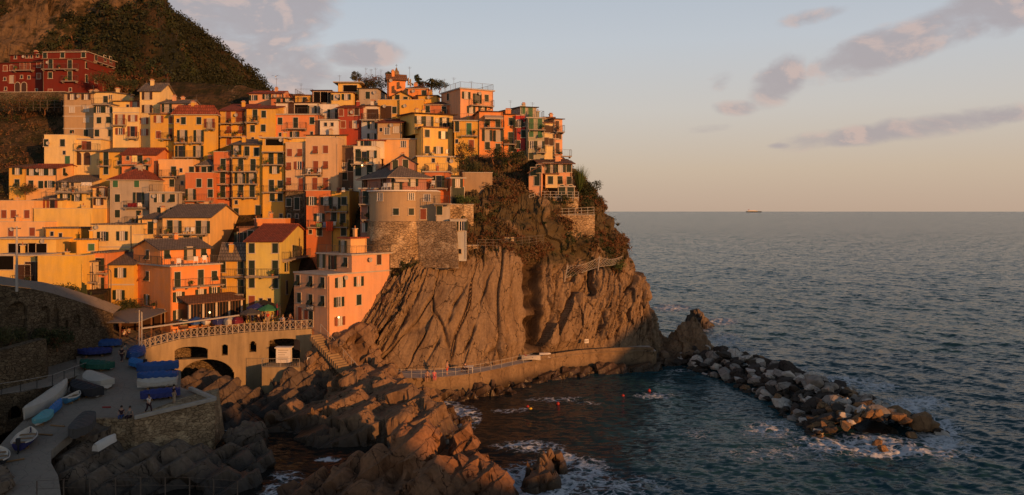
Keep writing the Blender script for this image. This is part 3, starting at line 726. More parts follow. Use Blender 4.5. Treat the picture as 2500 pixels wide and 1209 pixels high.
    if random.random() < .4 and W > 3:
        b = MB(); cx = random.uniform(.1, .9)*W; cz = Hh-random.uniform(.4, .9); b.tube((cx, 0, cz), (cx, -.3, cz+.12), .025, M_IRON, 5)
        b.loft([[(cx+r_*math.cos(a), -.30-yy, cz+.15+r_*math.sin(a)) for a in [k_*.6283 for k_ in range(10)]] for yy, r_ in ((.0, .02), (.04, .18), (.10, .30))], M_RAILPALE, caps=False); b.build('satellite_dish', h.root)
    # ---- openings and balconies
    face = 'F'; kind = 'c'
    for tk in toks.split():
        if tk in ('F', 'R', 'L'): face = tk; continue
        if ':' in tk: kind, tk = tk.split(':')
        if not tk: continue
        v = [float(a) if not a.isalpha() else a for a in tk.split(',')]
        shm = SHUT[sh]
        if isinstance(v[-1], str): shm = SHUT[v.pop()]
        ax = 0 if face == 'F' else 1
        if kind in SIZES:
            q = loc(face, v[0], v[1]); add_window(h, kind, face, q[ax], q[2], shm, trm, v[2] if len(v) > 2 else 1.0, v[3] if len(v) > 3 else None)
        elif kind in 'bBW':
            a_, q = loc(face, v[0], v[2]), loc(face, v[1], v[2]); u0, u1, zz = a_[ax], q[ax], a_[2]; pr = v[3] if len(v) > 3 else .85
            o = MB(); o.box(u0, u1, -pr, .02, zz-.14, zz, M_SLABC)
            n = max(2, int((u1-u0)/1.3))
            for i in range(n): xx = u0+.15+(u1-u0-.3)*i/(n-1); o.box(xx-.06, xx+.06, -pr*.7, .0, zz-.34, zz-.14, M_SLABC)
            bo = o.build('balcony', h.root); r_ = MB()
            pts = [(u0+.03, -.02, zz), (u0+.03, -pr+.05, zz), (u1-.03, -pr+.05, zz), (u1-.03, -.02, zz)]
            if kind == 'B':
                for p, qq in zip(pts[:-1], pts[1:]): r_.box(min(p[0], qq[0])-.05, max(p[0], qq[0])+.05, min(p[1], qq[1])-.05, max(p[1], qq[1])+.05, zz, zz+.9, h.mat)
            else: rail_path(r_, pts, M_IRON if kind == 'b' else M_RAILPALE, .98)
            r_.build('railing', bo)
            if random.random() < .6:                        # pots and plants, a chair on the balcony
                g = MB(); xx = random.uniform(u0+.3, u1-.3); yy = -pr*.6
                g.loft([[(xx+rr*math.cos(a), yy+rr*math.sin(a), zz+z_) for a in [i*.785 for i in range(8)]] for z_, rr in ((0.004, .12), (.3, .18))], M_POTS)
                gm = random.choice(PLANT_MATS)
                for i in range(40):
                    c0 = Vector((xx, yy, zz+.5))+Vector((random.gauss(0, .12), random.gauss(0, .10), random.gauss(0, .13))); dd = Vector((random.gauss(0, 1), random.gauss(0, 1), random.gauss(0, 1))).normalized()*.12; ee = dd.orthogonal()
                    g.poly([c0-dd, c0+ee*.6, c0+dd, c0-ee*.6], [(0, 1, 2, 3)], gm)
                g.build('potted_plant', bo)
            if face != 'F':
                bo.rotation_euler = (0, 0, math.pi/2 if face == 'R' else -math.pi/2); bo.location = (W, 0, 0) if face == 'R' else (0, 0, 0)
                if face == 'L': bo.scale = (-1, 1, 1)
        elif kind == 'w':
            a_, q = loc(face, v[0], v[2]), loc(face, v[1], v[2]); pr = v[3] if len(v) > 3 else 1.3; o = MB()
            o.loft([[(a_[0], 0, a_[2]), (a_[0], 0, a_[2]+.05), (q[0], 0, a_[2]+.05), (q[0], 0, a_[2])], [(a_[0], -pr, a_[2]-.5), (a_[0], -pr, a_[2]-.45), (q[0], -pr, a_[2]-.45), (q[0], -pr, a_[2]-.5)]], M_CANVAS)
            o.box(a_[0], q[0], -pr-.03, -pr, a_[2]-.72, a_[2]-.45, M_CANVAS); o.build('awning', h.root)
        elif kind == 'k':
            q = loc('F', v[0], v[1]); o = MB(); o.box(-.05, W+.05, -.06, .0, q[2]-.09, q[2]+.09, trm); o.build('string_course', h.root)
        elif kind == 'i':
            q = loc('F', v[0], v[1]); o = MB(); o.tube((q[0], -.07, -ext*.3), (q[0], -.07, Hh-.1), .06, M_IRON, 6); o.build('drainpipe', h.root)
        elif kind == 't':
            a_, q = loc('F', v[0], v[2]), loc('F', v[1], v[2]); o = MB()
            rail_path(o, [(a_[0], 1.2, a_[2]), (a_[0], .05, a_[2]), (q[0], .05, a_[2]), (q[0], 1.2, a_[2])], M_IRON); o.build('railing', h.root)
    HOUSES.append(h); return h
# ================================================================ HOUSES: one call each, top of the village first
# --- the dark red block high on the left
H('long dark red wing with arched doorways beside the big red block', 'red', -14, 105, 152, 226, 154, 'F c:13,167,.9,r 29,166,.9,r d:54,163,.9,r 69,163,.9,r c:95,158,.9,r n:12,193 l:29,194 n:53,188 71,189 c:95,186,.9,r n:14,217 89,221 a:43,215,k 59,215,k b:38,84,173', th=-6, dep=7, roof='s', rm='b', rise=.8, sh='r')
H('dark red attic storey set back on the long red wing', 'red', 25, 103, 134, 151, 156.5, 'F n:38,140 66,138 77,138 92,136', th=-5, dep=5, roof='s', rm='b', rise=.6, ext=2, pipe=False)
H('big dark red block of flats with pale window surrounds', 'red', 105, 197, 145, 233, 149.5, 'F c:123,184 d:124,158 171,159 171,186 c:123,225,.9,r n:172,219 b:107,192,170 155,191,199 R c:211,160 211,192,1.2 234,162 255,166 271,171 234,196', th=-2, x2=283, roof='f', rm='b', trim=True)
H('dark red attic storey on top of the big red block', 'red', 112, 214, 127, 146, 151.5, 'F c:110,135 153,134 204,133 R c:234,141 256,143 270,146 b:228,272,150', th=-2, x2=281, roof='h', rm='b', rise=1.2, ext=1.5, pipe=False)
# --- the tall houses below it
H('weathered tan tower house with faded frescoed front', 'stucco', 155, 228, 229, 336, 137, 'F o:177,236,.9,k 211,236,.9,k p:176,268,.9 211,266,.9 211,293,.7 c:176,326 210,325 k:190,259 k:190,284 k:190,314', roof='s', rm='g', rise=.5, dep=8)
H('greenish cream tall house between tan tower and terrace house', 'sand', 228.6, 274, 256, 368, 134, 'F o:241,268,.9 264,268,.9 c:242,294,.9 265,293,.9 237,325 270,325 n:251,355 k:240,313 b:229,273,256', roof='f', rm='g', dep=8)
H('pale penthouse with dark window above the greenish cream house', 'cream', 229, 272, 226, 256, 137, 'F c:258,243 n:270,237', roof='s', rm='g', rise=.6, ext=1, x2=322)
H('cream house with red brown shutters and a chair on its balcony', 'cream', 275, 339.5, 275, 356, 133, 'F D:294,292,.9,r o:325,289,.9,r 294,321,.9,r D:324,321,.9,r b:276,309,306 313,339,338 k:300,275', roof='p', rm='g', dep=8, parapet=.8)
H('yellow attic room on the terrace beside tall cream tower', 'lemon', 276, 338, 248, 275, 136, 'F n:312,260 D:330,258,.8,r', roof='s', rm='b', rise=.5, ext=1)
H('tall narrow cream tower house with grey gabled roof', 'cream', 341, 391.5, 222, 350, 133.5, 'F l:360,234,.9,k 360,266,.9,k o:351,295,.9,r 351,323,.9,r', x2=425, roof='g', rm='g', rise=1.5)
H('pink attic house with chimney above the yellow corner house', 'pink', 390, 459, 253, 279, 131.5, 'F D:408,263,.8,g p:451,261,.8', x2=493, roof='g', rm='g', rise=.8, ext=1)
H('deep yellow house with red shutters and rooftop terrace railing', 'ochre', 367, 424, 280, 366, 130.5, 'F o:388,291,.95,r c:387,329,r c:419,293,r 419,325,1.3,r b:398,423,340', roof='t', rm='b', dep=8)
H('tall ochre yellow house with low red hipped roof and four balconies', 'ochre', 424, 527, 280, 392, 129, 'F n:435,295,r c:448,295 486,295 D:446,332 486,332 441,370 485,370 b:430,459,349 468,498,349 425,497,384 l:512,301,r b:507,526,315', roof='h', rm='r', rise=1.5, x2=533)
H('tan house with stacked balconies under a sloping red roof', 'gold', 537, 599.5, 271, 358, 134, 'F d:558,285,r 582,285,r 593,284,r s:559,317,r 589,317,r c:559,346,r b:538,599,302 539,599,334', roof='s', rm='r', rise=1.9, dep=7)
H('mustard yellow house with plain dark windows beside tan balconies', 'ochre', 600, 672, 265, 346, 133, 'F d:623,281 c:644,279 617,314 643,313 n:617,340 b:601,633,299', roof='s', rm='r', rise=1.2)
H('salmon red house with roof terrace and three pale window surrounds', 'salmon', 672.5, 780, 281, 338, 133.5, 'F c:684,296 762,295 d:722,300,.95 n:684,329 o:720,328,.8 n:761,326 b:702,750,315,1.1', roof='t', rm='c', dep=8)
H('white stair wall and rooms on the salmon house terrace', 'palewhite', 674, 779, 252, 281, 138, 'F v:735,270 a:711,263,k D:762,270,.9', roof='L', rm='b', rise=-.0, dep=5, ext=1)
H('small red house with grey roof behind the stair wall', 'rust', 662, 720, 240, 256, 142.5, 'F c:680,248,.8 o:702,247,.8', roof='s', rm='g', rise=.9)
H('pink gabled house on the skyline below the wooded mountain', 'pink', 608, 686, 229, 248, 146, 'F o:619,239,.8 652,236,.8', roof='g', rm='r', rise=.8, dep=7)
H('yellow flat house with one dark window on the upper skyline', 'ochre', 720.5, 762, 234, 255, 141.5, 'F c:744,244,.8 b:728,758,253', roof='t', rm='b')
H('open dark veranda with timber posts on the upper skyline', 'brown', 762.5, 807, 228, 252, 141, 'F v:783,238 800,238', roof='S', rm='b', rise=.4)
H('golden yellow house with paired shutters under the white roof slab', 'lemon', 807, 861, 227, 256, 140, 'F o:820,238,.85 846,237,.85', roof='f', rm='b', x2=877)
H('yellow penthouse under a thin white slab on the skyline', 'lemon', 825, 876, 203, 227, 143, 'F v:855,216,.6', roof='f', rm='c', x2=893, over=.9, ext=1)
H('grey stone box house with one large dark window', 'greige', 876, 922, 217, 246, 141, 'F c:898,233,1.1', x2=952, roof='s', rm='g', rise=.5)
H('bright orange house with tiled gable at the top of the village', 'orange', 947, 990, 191, 224, 143, 'R s:997,199,.9 1002,202,.9', x2=1012, roof='g', rm='b', rise=.6, th=18)
H('low orange annex beside the bright orange house', 'orange', 996, 1043, 216, 233, 141, 'F c:1035,227,.8', roof='h', rm='b', rise=.6)
H('small amber house with brown roof under the orange annex', 'gold', 1019, 1066, 234, 250, 139.5, '', roof='s', rm='b', rise=.5, sh='r')
H('yellow gabled attic between parapets above the balcony house', 'ochre', 957, 1003, 236, 254, 139.5, 'F d:970,242,.8 c:990,243,.8', roof='G', rm='b', rise=.8, dep=6)
H('ochre house with large dark doorway and balustraded terrace', 'ochre', 922, 975, 255, 292, 137.5, 'F g:942,275,k c:963,269', roof='p', rm='b', dep=7)
H('yellow wing with brown awning eaves beside the balustraded terrace', 'gold', 975.5, 1034, 255, 300, 137, '', roof='p', rm='b')
H('red orange house with hipped brown roof below the pink block', 'rust', 1035, 1108, 256, 288, 137.5, 'F c:1044,267 d:1084,272,.9 b:1060,1093,283', roof='h', rm='b', rise=.8)
H('large pink orange block with railed roof terrace on the skyline', 'pink', 1124, 1204, 217, 284, 134, 'F o:1138,233 D:1165,241,.9 c:1188,240 b:1146,1201,257 o:1150,268 1178,268 L c:1094,237', th=30, xl=1077, roof='t', rm='c')
H('lemon house with pale green shutter door and long balcony', 'ochre', 1108, 1169, 296, 360, 126.7, 'F d:1115,309,.9 d:1145,315,G d:1151,352,.7,r n:1115,345 b:1125,1167,332', roof='t', rm='c', th=4)
H('orange house with tall green shuttered doors facing the sea', 'orange', 1170, 1227, 273, 378, 126.7, 'F d:1190,296 1216,297 D:1190,331,.95 1217,332,.95 c:1190,356 1216,360 b:1181,1230,312 w:1182,1226,282', th=8, xl=1150, roof='s', rm='b', rise=.5)
H('orange annex with side balcony next to the crimson house', 'orange', 1227.5, 1258, 280, 386, 127.5, 'F c:1248,297 d:1247,337 c:1248,361 b:1229,1259,352', th=8, roof='s', rm='b', rise=.4)
H('narrow crimson red house with white window surrounds', 'crimson', 1259, 1282, 294, 385, 127.2, 'F o:1265,302 n:1278,304 c:1278,327 1264,353,1.1 n:1265,377 c:1275,379', th=8, roof='p', rm='b')
H('grey green house with bright green shutters and wooden balcony', 'greygreen', 1288, 1328, 289, 390, 126.2, 'F d:1297,302,G 1318,304,G c:1297,326,G s:1318,328,G o:1297,354 1318,354 c:1297,381,.9 b:1289,1329,317 b:1307,1331,372', th=10, roof='t', rm='c', xl=1282)
H('grey stepped house with gabled roof and green attic shutters', 'greige', 1272, 1310, 262, 292, 129.2, 'F d:1277,269,.7,G d:1295,275,.9,G', th=14, xl=1220, roof='s', rm='g', rise=1.0)
H('pale yellow narrow house near the tip of the upper row', 'cream', 1329, 1353, 301, 384, 126.7, 'F c:1335,315,k 1346,317,k 1334,345,k 1346,347,k', th=12, roof='f', rm='b')
H('dark rooftop room set back above the pale yellow house', 'tan', 1329, 1352, 288, 301, 128.7, '', th=12, roof='f', rm='b', ext=1, pipe=False)
H('narrow pink house at the seaward end of the upper row', 'pink', 1353.5, 1373, 291, 384, 127.0, 'F d:1359,308,.9,k c:1357,330,.9,k 1365,332,.9,k d:1360,362,.9,k b:1354,1374,322 1355,1391,381', th=20, roof='s', rm='b', rise=.5)
# --- middle rows
H('cream house with parapet terrace beside the dark vegetated slope', 'cream', 108, 184, 341, 400, 130.5, 'F c:113,349 153,349 d:165,395,G n:157,373', roof='p', rm='c')
H('cream wing with arched doorways under the terrace house', 'cream', 184.5, 246, 341, 402, 131, 'F d:206,357,.9,r 217,358,.9,k a:191,387,k 213,387,k b:186,245,367', roof='f', rm='c')
H('amber house with grey roof and tall dark green door', 'ochre', 243, 297, 371, 428, 127.5, 'F d:259,388,1.15 c:259,417 b:243,272,405 n:290,398', roof='s', rm='g', rise=1.2, x2=345)
H('salmon house with red gabled roof and one lit window', 'salmon', 297, 382, 378, 424, 126.5, 'F n:312,386 y:331,387,.8 d:342,390,.9 b:297,370,402 n:326,413 o:351,414,.9', x2=418, roof='g', rm='r', rise=1.1)
H('low pink salmon house with curved parapet and roof ladder', 'peach', 386, 471, 398, 455, 125.3, 'F d:424,421 n:442,416 c:468,416 420,447 n:445,447 b:395,436,431', roof='p', rm='c', parapet=.5)
H('small brick red house with slate hip roof by the tall red house', 'rust', 485, 521, 404, 436, 125.5, 'F d:498,420,.9 513,419,.9', roof='h', rm='g', rise=1.0)
H('brick red house with corniced terrace and long balcony', 'rust', 452, 521, 434, 515, 122.5, 'F c:486,447,1.1 513,447,1.1 D:466,475,.9 c:514,472 s:465,507 o:492,506,.9 b:449,521,490', roof='p', rm='c')
H('tall narrow red orange house with a column of balconies', 'rust', 521.5, 564.5, 383, 521, 124.5, 'F d:545,402 544,433 544,468 c:540,506 b:522,562,418 522,562,450 522,562,483', roof='p', rm='c')
H('tall golden house with paired dark doors on four balconies', 'ochre', 565, 640, 354, 532, 124, 'F c:626,371,1.15 d:603,369,.8 D:577,366,.8 b:566,607,384 d:588,403 618,403 D:587,435,.9 615,435,.9 d:588,467 616,467 b:568,631,419 568,631,449 568,631,482 n:577,494 c:577,518 d:630,516', roof='s', rm='g', rise=1.3)
H('tall amber house with dark loggia under a thin roof slab', 'ochre', 641, 695.5, 338, 540, 123.3, 'F v:670,355,1,2.6 B:642,697,371 d:662,387 684,387 b:643,694,402 o:671,415,.95 d:663,454 c:684,450 b:643,695,469 c:665,482 684,482 n:661,522 686,527', roof='f', rm='c', over=.5)
H('beige pink house with rust red shutters left of the tall beige block', 'beige', 697, 745.5, 361, 466, 122.5, 'F c:707,373,r s:732,373,r 705,406,r o:731,404,r s:705,443,r d:735,450,r b:698,747,465', roof='p', rm='c', sh='r')
H('tall beige block with rust red shutters and a small balcony', 'beige', 746, 826, 349, 470, 121.8, 'F s:770,366,r c:795,365,r d:771,408,r s:795,403,r d:769,449,r 795,449,r b:741,788,426 748,808,465', roof='p', rm='c', sh='r', x2=840)
H('dark old stone house base under the beige shuttered house', 'grey', 697, 746, 467, 550, 121.6, 'F c:705,494 d:725,497 n:706,528 725,528', roof='f', rm='b', mat=M_OLDST)
H('yellow rooftop storey above the beige shuttered house', 'lemon', 703, 746, 338, 361, 126, '', roof='f', rm='c', ext=1)
H('flat cream rooftop storey above the tall beige block', 'sand', 747, 822, 331, 350, 126, 'F n:815,340', x2=868, roof='g', rm='b', rise=.7, ext=1)
H('dark wine red house with tiled roof and reddish shutters', 'wine', 825, 882, 264, 336, 133.5, 'F c:833,275,r 856,274,r 871,273,k c:838,304,r o:866,304,r', roof='s', rm='r', rise=1.2)
H('white terrace house with blank lower wall beside the wine red house', 'palewhite', 780.5, 825, 294, 330, 132.5, 'F n:795,304 811,304', roof='t', rm='c')
H('white rooftop room with glazed doors behind the white terrace', 'palewhite', 782, 824, 266, 294, 136, 'F D:812,279,.9 p:800,279', roof='p', rm='c', ext=1)
H('pale blue grey house with plant filled terrace', 'bluegrey', 882.5, 921, 294, 345, 132.8, 'F o:909,306 908,335 b:884,919,294', roof='t', rm='c')
H('pale upper room above the plant filled terrace', 'palewhite', 883, 920, 259, 294, 135.5, 'F g:910,283,k', roof='s', rm='b', rise=.6, ext=1)
H('weathered stone house with arched gable windows and red roof', 'stucco', 922, 981, 300, 345, 129.5, 'F p:945,320 967,317,.9 n:930,317 R p:989,318 n:1005,322', x2=1016, roof='g', rm='r', rise=1.3)
H('pale pink lower storey under the weathered stone house', 'peach', 936, 1016, 341, 395, 128.4, 'F p:985,352,.9', roof='f', rm='c', x2=1018)
H('bright yellow house with dark shutters facing the sea', 'lemon', 1030, 1105, 311, 392, 126, 'F c:1043,326 o:1082,330 c:1043,366 o:1070,367,.9 n:1092,370', th=24, xl=1014, roof='f', rm='b')
H('yellow upper storey with long terrace above the bright yellow house', 'lemon', 1012, 1106, 277, 311, 127.3, 'F o:1023,293 D:1046,297,.9 n:1067,294 D:1085,300,.9 b:1013,1105,311,1.3', th=22, xl=977, roof='s', rm='b', rise=.5, ext=1, over=.6)
H('white house with banded cornice and open white roof terrace', 'white', 863, 917, 372, 440, 123, 'F d:874,379 D:889,382,.9 o:908,377 b:858,911,401 d:874,415 D:889,416,.9 c:904,412 k:890,369', x2=1000, roof='p', rm='c', parapet=.9)
H('small white penthouse with red band on the white terrace', 'white', 871, 937, 344, 372, 127.5, 'F D:894,352,.8 p:912,352', roof='f', rm='r', ext=1)
H('shadowed grey house squeezed between beige block and white house', 'dark', 830, 864, 358, 470, 124.6, 'F o:842,407 d:856,404 c:842,430', roof='f', rm='g')
H('reddish gabled house with two green arched gable windows', 'mauve', 953, 1016, 398, 436, 110.6, 'F c:965,402,1.1 990,402,1.2', th=14, xl=923, roof='G', rm='g', rise=1.0)
H('mauve house under a broad slate hip roof on the round bastion', 'mauve', 953, 1041, 433, 466, 107.4, 'F D:968,449,.9 o:1008,444 w:958,990,431,1.0 L D:937,446,.9,k l:891,447,.9,k', th=32, xl=884, roof='h', rm='g', rise=1.7, over=.7)
H('dark mauve lower house in the shade beside the round bastion', 'mauve', 880, 917, 462, 592, 108.5, 'F d:893,483 d:905,520 p:893,556 l:907,556 b:878,915,498 885,915,536', roof='f', rm='c')
H('bright amber yellow house with blank walls under the yellow house', 'lemon', 1019, 1120, 383, 424, 118, 'F n:1058,392 n:1095,390', th=12, xl=1004, roof='f', rm='c')
H('orange red house with balcony and deck chairs beside the bastion', 'rust', 1036, 1094, 421, 470, 111.6, 'F D:1071,444,.9 b:1050,1094,460', roof='t', rm='c', dep=6, ext=3)
H('small orange red house with green garage door above the garden', 'rust', 1101, 1133, 436, 488, 110.6, 'F o:1117,447 g:1117,477', xl=1090, th=26, roof='t', rm='c')
H('narrow grey box tower with balcony of timber posts', 'grey', 1062, 1096, 500, 562, 104.7, 'F c:1073,514 n:1069,546,r b:1060,1096,497', roof='f', rm='c', x2=1099, dep=4)
H('tall plain white box tower standing on the rock', 'bluegrey', 1099, 1139, 538, 628, 103.9, 'F o:1127,552 n:1122,614', roof='f', rm='c', over=.1, dep=4, th=4, ext=.5)
H('red orange house with laundry balconies below the beige block', 'rust', 747, 809, 479, 585, 116, 'F o:761,491 796,491 780,531,.95 c:780,566 n:758,566 b:753,809,554', roof='p', rm='c', dep=7)
H('amber half of the laundry house with balconies and terrace', 'gold', 809.5, 853, 479, 585, 115.9, 'F D:818,496,.9 c:840,491 815,530,1.1 837,532,1.1 839,566 b:795,850,516 810,851,554', x2=882, roof='p', rm='c', dep=7)
# --- left and lower rows
H('yellow house with dark shutters at the edge of the terraced slope', 'ochre', 22, 63, 409, 474, 126, 'F o:43,418,.9 s:42,447', roof='s', rm='b', rise=.8)
H('pink house with three shuttered upper windows next to the yellow edge house', 'peach', 63.5, 140, 411, 474, 125.8, 'F o:78,420,.9 102,420,.9 125,420,.9 s:76,450 c:100,451 o:122,450,.9 R s:156,420', x2=205, roof='g', rm='r', rise=.7)
H('yellow terrace house with laundry under a slate roof', 'lemon', 140, 225, 469, 545, 121.5, 'F o:160,481,.9 188,482,.9 b:141,224,470', roof='t', rm='c', dep=6)
H('small upper room with slate roof behind the laundry terrace', 'sand', 141, 224, 445, 470, 125, 'F o:157,451,.8 n:177,451', x2=268, roof='s', rm='g', rise=1.2, ext=1)
H('narrow peach house with brown shutters beside the grey white house', 'apricot', 226, 267, 459, 548, 121, 'F o:241,492,.9,k 238,524,.9,k D:250,468,.8,k b:228,267,481', roof='f', rm='b')
H('grey white house with red hipped roof and laundry on its balcony', 'greige', 268, 363, 439, 548, 120.2, 'F c:282,448,G 334,448,G 287,484 D:339,484,.95 c:287,522 d:339,529 b:308,363,507 310,346,545', roof='h', rm='r', rise=1.8, x2=412)
H('grey white lower wing with planted roof terrace', 'greige', 365, 438, 471, 545, 118.2, 'F o:390,484 s:421,484 c:390,516 421,516', roof='t', rm='c', x2=441)
H('pinkish house with brick red shutters at the village edge', 'peach', -20, 82, 503, 550, 117.5, 'F c:10,523,r 33,523,r 66,523,r', roof='p', rm='c')
H('long low yellow house with parapet terraces below the slate roofs', 'lemon', 82.5, 226, 523, 572, 117, '', roof='p', rm='c', parapet=.8)
H('yellow veranda house with brown doors above the long terrace', 'lemon', 86, 152, 489, 523, 120, 'F D:98,500,.9,r 128,500,.9,r', roof='s', rm='g', rise=.8, ext=2)
H('peach house with brown shutters behind the flat roofs', 'peach', -20, 110, 551, 590, 114, 'F c:27,567,r 79,566,r', roof='p', rm='c', parapet=.5)
H('ochre house with chimneys between peach house and cream house', 'gold', 110, 190, 558, 625, 112, 'F n:127,571,r 148,578,1.6,r', roof='f', rm='g')
H('cream house with paired dark shutters and sloping flat roof', 'cream', 225, 323, 549, 640, 109.5, 'F o:252,577,1.05 299,576,1.05 c:273,622,1.05 k:270,603', roof='f', rm='g', over=.2)
H('low cream wing with blank parapet beside the orange house', 'cream', 323.5, 349, 588, 650, 109.6, '', roof='p', rm='c')
H('small box house with pale green window under the cream house', 'gold', 186, 239, 586, 628, 107, 'F c:223,604,.8,G', th=20, xl=158, roof='f', rm='g')
H('flat roofed yellow house with wide timber windows at the edge', 'lemon', -30, 137, 584, 640, 108.5, 'F v:54,609,.8,3.6 v:92,609,.8,2.4', roof='f', rm='c', over=.5)
H('yellow house with dark garage openings beside the stone arches', 'lemon', -30, 91, 625, 705, 103.5, 'F g:56,668,1,k g:80,663,1.1,k v:10,640 b:40,91,690', roof='f', rm='c')
H('broad yellow house with blank plastered wall above the stone arches', 'yellow', 92, 204, 643, 716, 101.2, '', roof='p', rm='c', parapet=.95, dep=6)
H('narrow pale strip house with grey balcony next to the blank wall', 'sand', 204.5, 229, 640, 760, 102.8, 'F d:214,668,1.05 b:206,241,688 n:215,745', roof='f', rm='g')
H('tall narrow salmon house with two dark balconies', 'salmon', 228, 261, 618, 768, 104, 'F D:240,646,.9 240,693,.9 b:229,264,666 230,262,713 d:240,745,r', roof='f', rm='g')
H('yellow house with slate roof left of the orange corner house', 'ochre', 263, 327, 646, 768, 104.4, 'F o:295,666,1.05 291,720,1.05 k:290,695', roof='s', rm='g', rise=1.6)
H('cream house with slate gable and wide blank side wall', 'apricot', 397, 512, 531, 612, 112, 'F d:415,554 D:430,554,.95 d:485,555 D:499,555,.95 c:419,587 455,586 488,587 b:396,508,571', x2=583, roof='g', rm='g', rise=1.7)
H('small cream house with timber balcony beside the slate gable house', 'apricot', 346, 399, 535, 595, 113.5, 'F d:368,557 n:388,590 b:322,398,576', roof='s', rm='g', rise=1.1)
H('orange rooftop terrace wall behind the red roofed yellow house', 'orange', 626, 697, 541, 575, 116.5, '', roof='p', rm='c', parapet=.4)
H('low brown house with timber terrace behind the red roofed house', 'brown', 583, 627, 556, 640, 114, 'F c:612,573 l:587,580', roof='f', rm='b')
H('orange corner house with three floors of green shutters by the slipway', 'orange', 417, 538, 652, 792, 100, 'F d:433,683,1.05 490,677,1.05 s:523,673,1.05 b:420,541,702,.8 o:436,725,1.05 490,718,1.05 523,713,1.05 o:436,769,1.05 L s:361,674 o:360,732,1.1 b:348,384,747,.8 g:393,774,.9,k', th=50, xl=326, roof='t', rm='c', rise=0)
H('orange upper storey under a low slate roof on the corner house', 'orange', 392, 514, 610, 652, 101.7, 'F s:407,620 D:463,619,.9 s:497,617 L s:361,622', th=50, xl=326, roof='g', rm='g', rise=1.1, ext=1)
H('amber house with long balcony left of the red roofed yellow house', 'ochre', 539, 600.5, 630, 757, 106.2, 'F c:544,650,1.4 d:588,653 d:588,700 c:545,692 b:540,600,674 540,600,717', roof='s', rm='g', rise=1.4, x2=601)
H('yellow house with red tiled gable roof and long railed balcony', 'olive', 601, 685, 590, 757, 105, 'F c:615,606,1.1 672,606,1.1 d:615,654,1.05 672,654,1.05 c:615,691,1.05 672,692,1.05 b:602,684,674 d:615,738,.9,r n:637,734 658,734 R c:748,578,.9,k d:715,615 d:746,610,1.1 o:698,652 d:700,702 b:688,745,634,1.2', x2=790, roof='g', rm='r', rise=2.0)
H('pink corner house with worn plaster beside the cliff', 'pink', 800, 953, 673, 806, 97, 'F o:830,690,1.02 875,687,1.02 827,737 c:876,732,1.1 o:829,784,.9,r L s:728,684,1.1 759,687,1.1 788,690,1.1 c:731,727,1.05 s:759,731,1.05 788,735,1.05 d:733,768,r d:760,778 c:748,768,r', th=50, xl=718, roof='f', rm='c', over=.12, ext=3)
H('pink upper storey with shaded veranda on the pink corner house', 'pink', 859, 953, 624, 674, 99.75, 'F c:925,634,1.1,k L D:785,637,.95 813,641,.95 s:844,640', th=50, xl=778, roof='t', rm='c', ext=1)
H('pale pink roof cabin on top of the pink corner house', 'peach', 856, 895, 583, 624, 102, 'L D:838,603,.9', th=50, xl=830, roof='f', rm='r', ext=1)
H('lower pink house with arched garden terrace on the headland', 'pink', 1321, 1396, 400, 457, 120.6, 'F D:1330,412,.9 D:1345,412,.9 o:1369,411 c:1389,411 s:1367,440 c:1390,441 b:1322,1361,425', th=6, roof='s', rm='b', rise=1.0, over=.5)
H('pink gabled wing with tilted shutters on the headland house', 'pink', 1291, 1322, 405, 462, 117.4, 'F s:1302,419 1316,412 d:1311,438', th=-8, roof='R', rm='b', rise=-1.0, over=.2)
H('small cream bay room projecting from the headland house', 'cream', 1332, 1361, 426, 457, 118.4, 'F c:1344,440', th=4, xl=1319, roof='f', rm='b', ext=.1, pipe=False)
H('ground floor with green arched windows under the headland house', 'gold', 1322, 1401, 457, 476, 119.4, 'F a:1372,467,.9 1393,467,.9 d:1329,467,.8 v:1344,467,.8', th=4, roof='t', rm='c', ext=3)
# ================================================================ HARBOUR: slipway, bridge wall, quay, bastion
def slipz(D): return 2.25+.112*(D-57)
def pslip(px, py):
    D = 26.134/(.112+(py-HY)/F); return P(px, py, D)
def cobble():
    m, t, b = newmat('worn_paving'); pos = t.n('ShaderNodeNewGeometry').outputs['Position']
    n = t.noise(pos, .5, 7, .6); n2 = t.noise(pos, 5, 4); e = t.n('ShaderNodeTexVoronoi', {'Vector': t.mapv(pos, (1, 1, .1)), 'Scale': 1.1}, feature='DISTANCE_TO_EDGE').outputs[0]
    c = t.mix(n, (.25, .205, .155), (.36, .30, .235)); c = t.mix(t.m('MULTIPLY', t.m('SUBTRACT', 1, t.sstep(e, 0, .04)), .35), c, (.08, .065, .05)); c = t.mix(t.m('MULTIPLY', n2, .4), c, (.12, .10, .08))
    t.L.new(c, b.inputs['Base Color']); b.inputs['Roughness'].default_value = .8
    t.L.new(t.n('ShaderNodeBump', {'Height': t.m('ADD', n2, t.sstep(e, 0, .05)), 'Strength': .5, 'Distance': .04}).outputs[0], b.inputs['Normal'])
    return m
def wb(mb, name, par):
    o_ = mb.build(name, par); o_.location = -par.location; return o_
M_PAVE = cobble()
def tri_sheet(name, pts, m, kind='structure', thick=.7):
    """a paved sheet following the given outline, with a skirt below it"""
    b = MB(); n = len(pts); top = [Vector(p) for p in pts]; bot = [p-Vector((0, 0, thick)) for p in top]
    b.poly(top+bot, [tuple(range(n))]+[(i, n+i, n+(i+1) % n, (i+1) % n) for i in range(n)], m)
    o = b.build(name); tag(o, kind=kind); return o
SLIP_R = [(90, 1300), (150, 1215), (142, 1162), (125, 1131), (125, 1101), (150, 1078), (169, 1064), (200, 1035), (228, 1024), (330, 1022), (521, 978), (464, 954), (440, 945), (442, 905), (380, 893), (356, 893), (352, 870), (359, 844), (372, 834), (440, 823), (600, 812), (760, 803), (850, 800)]
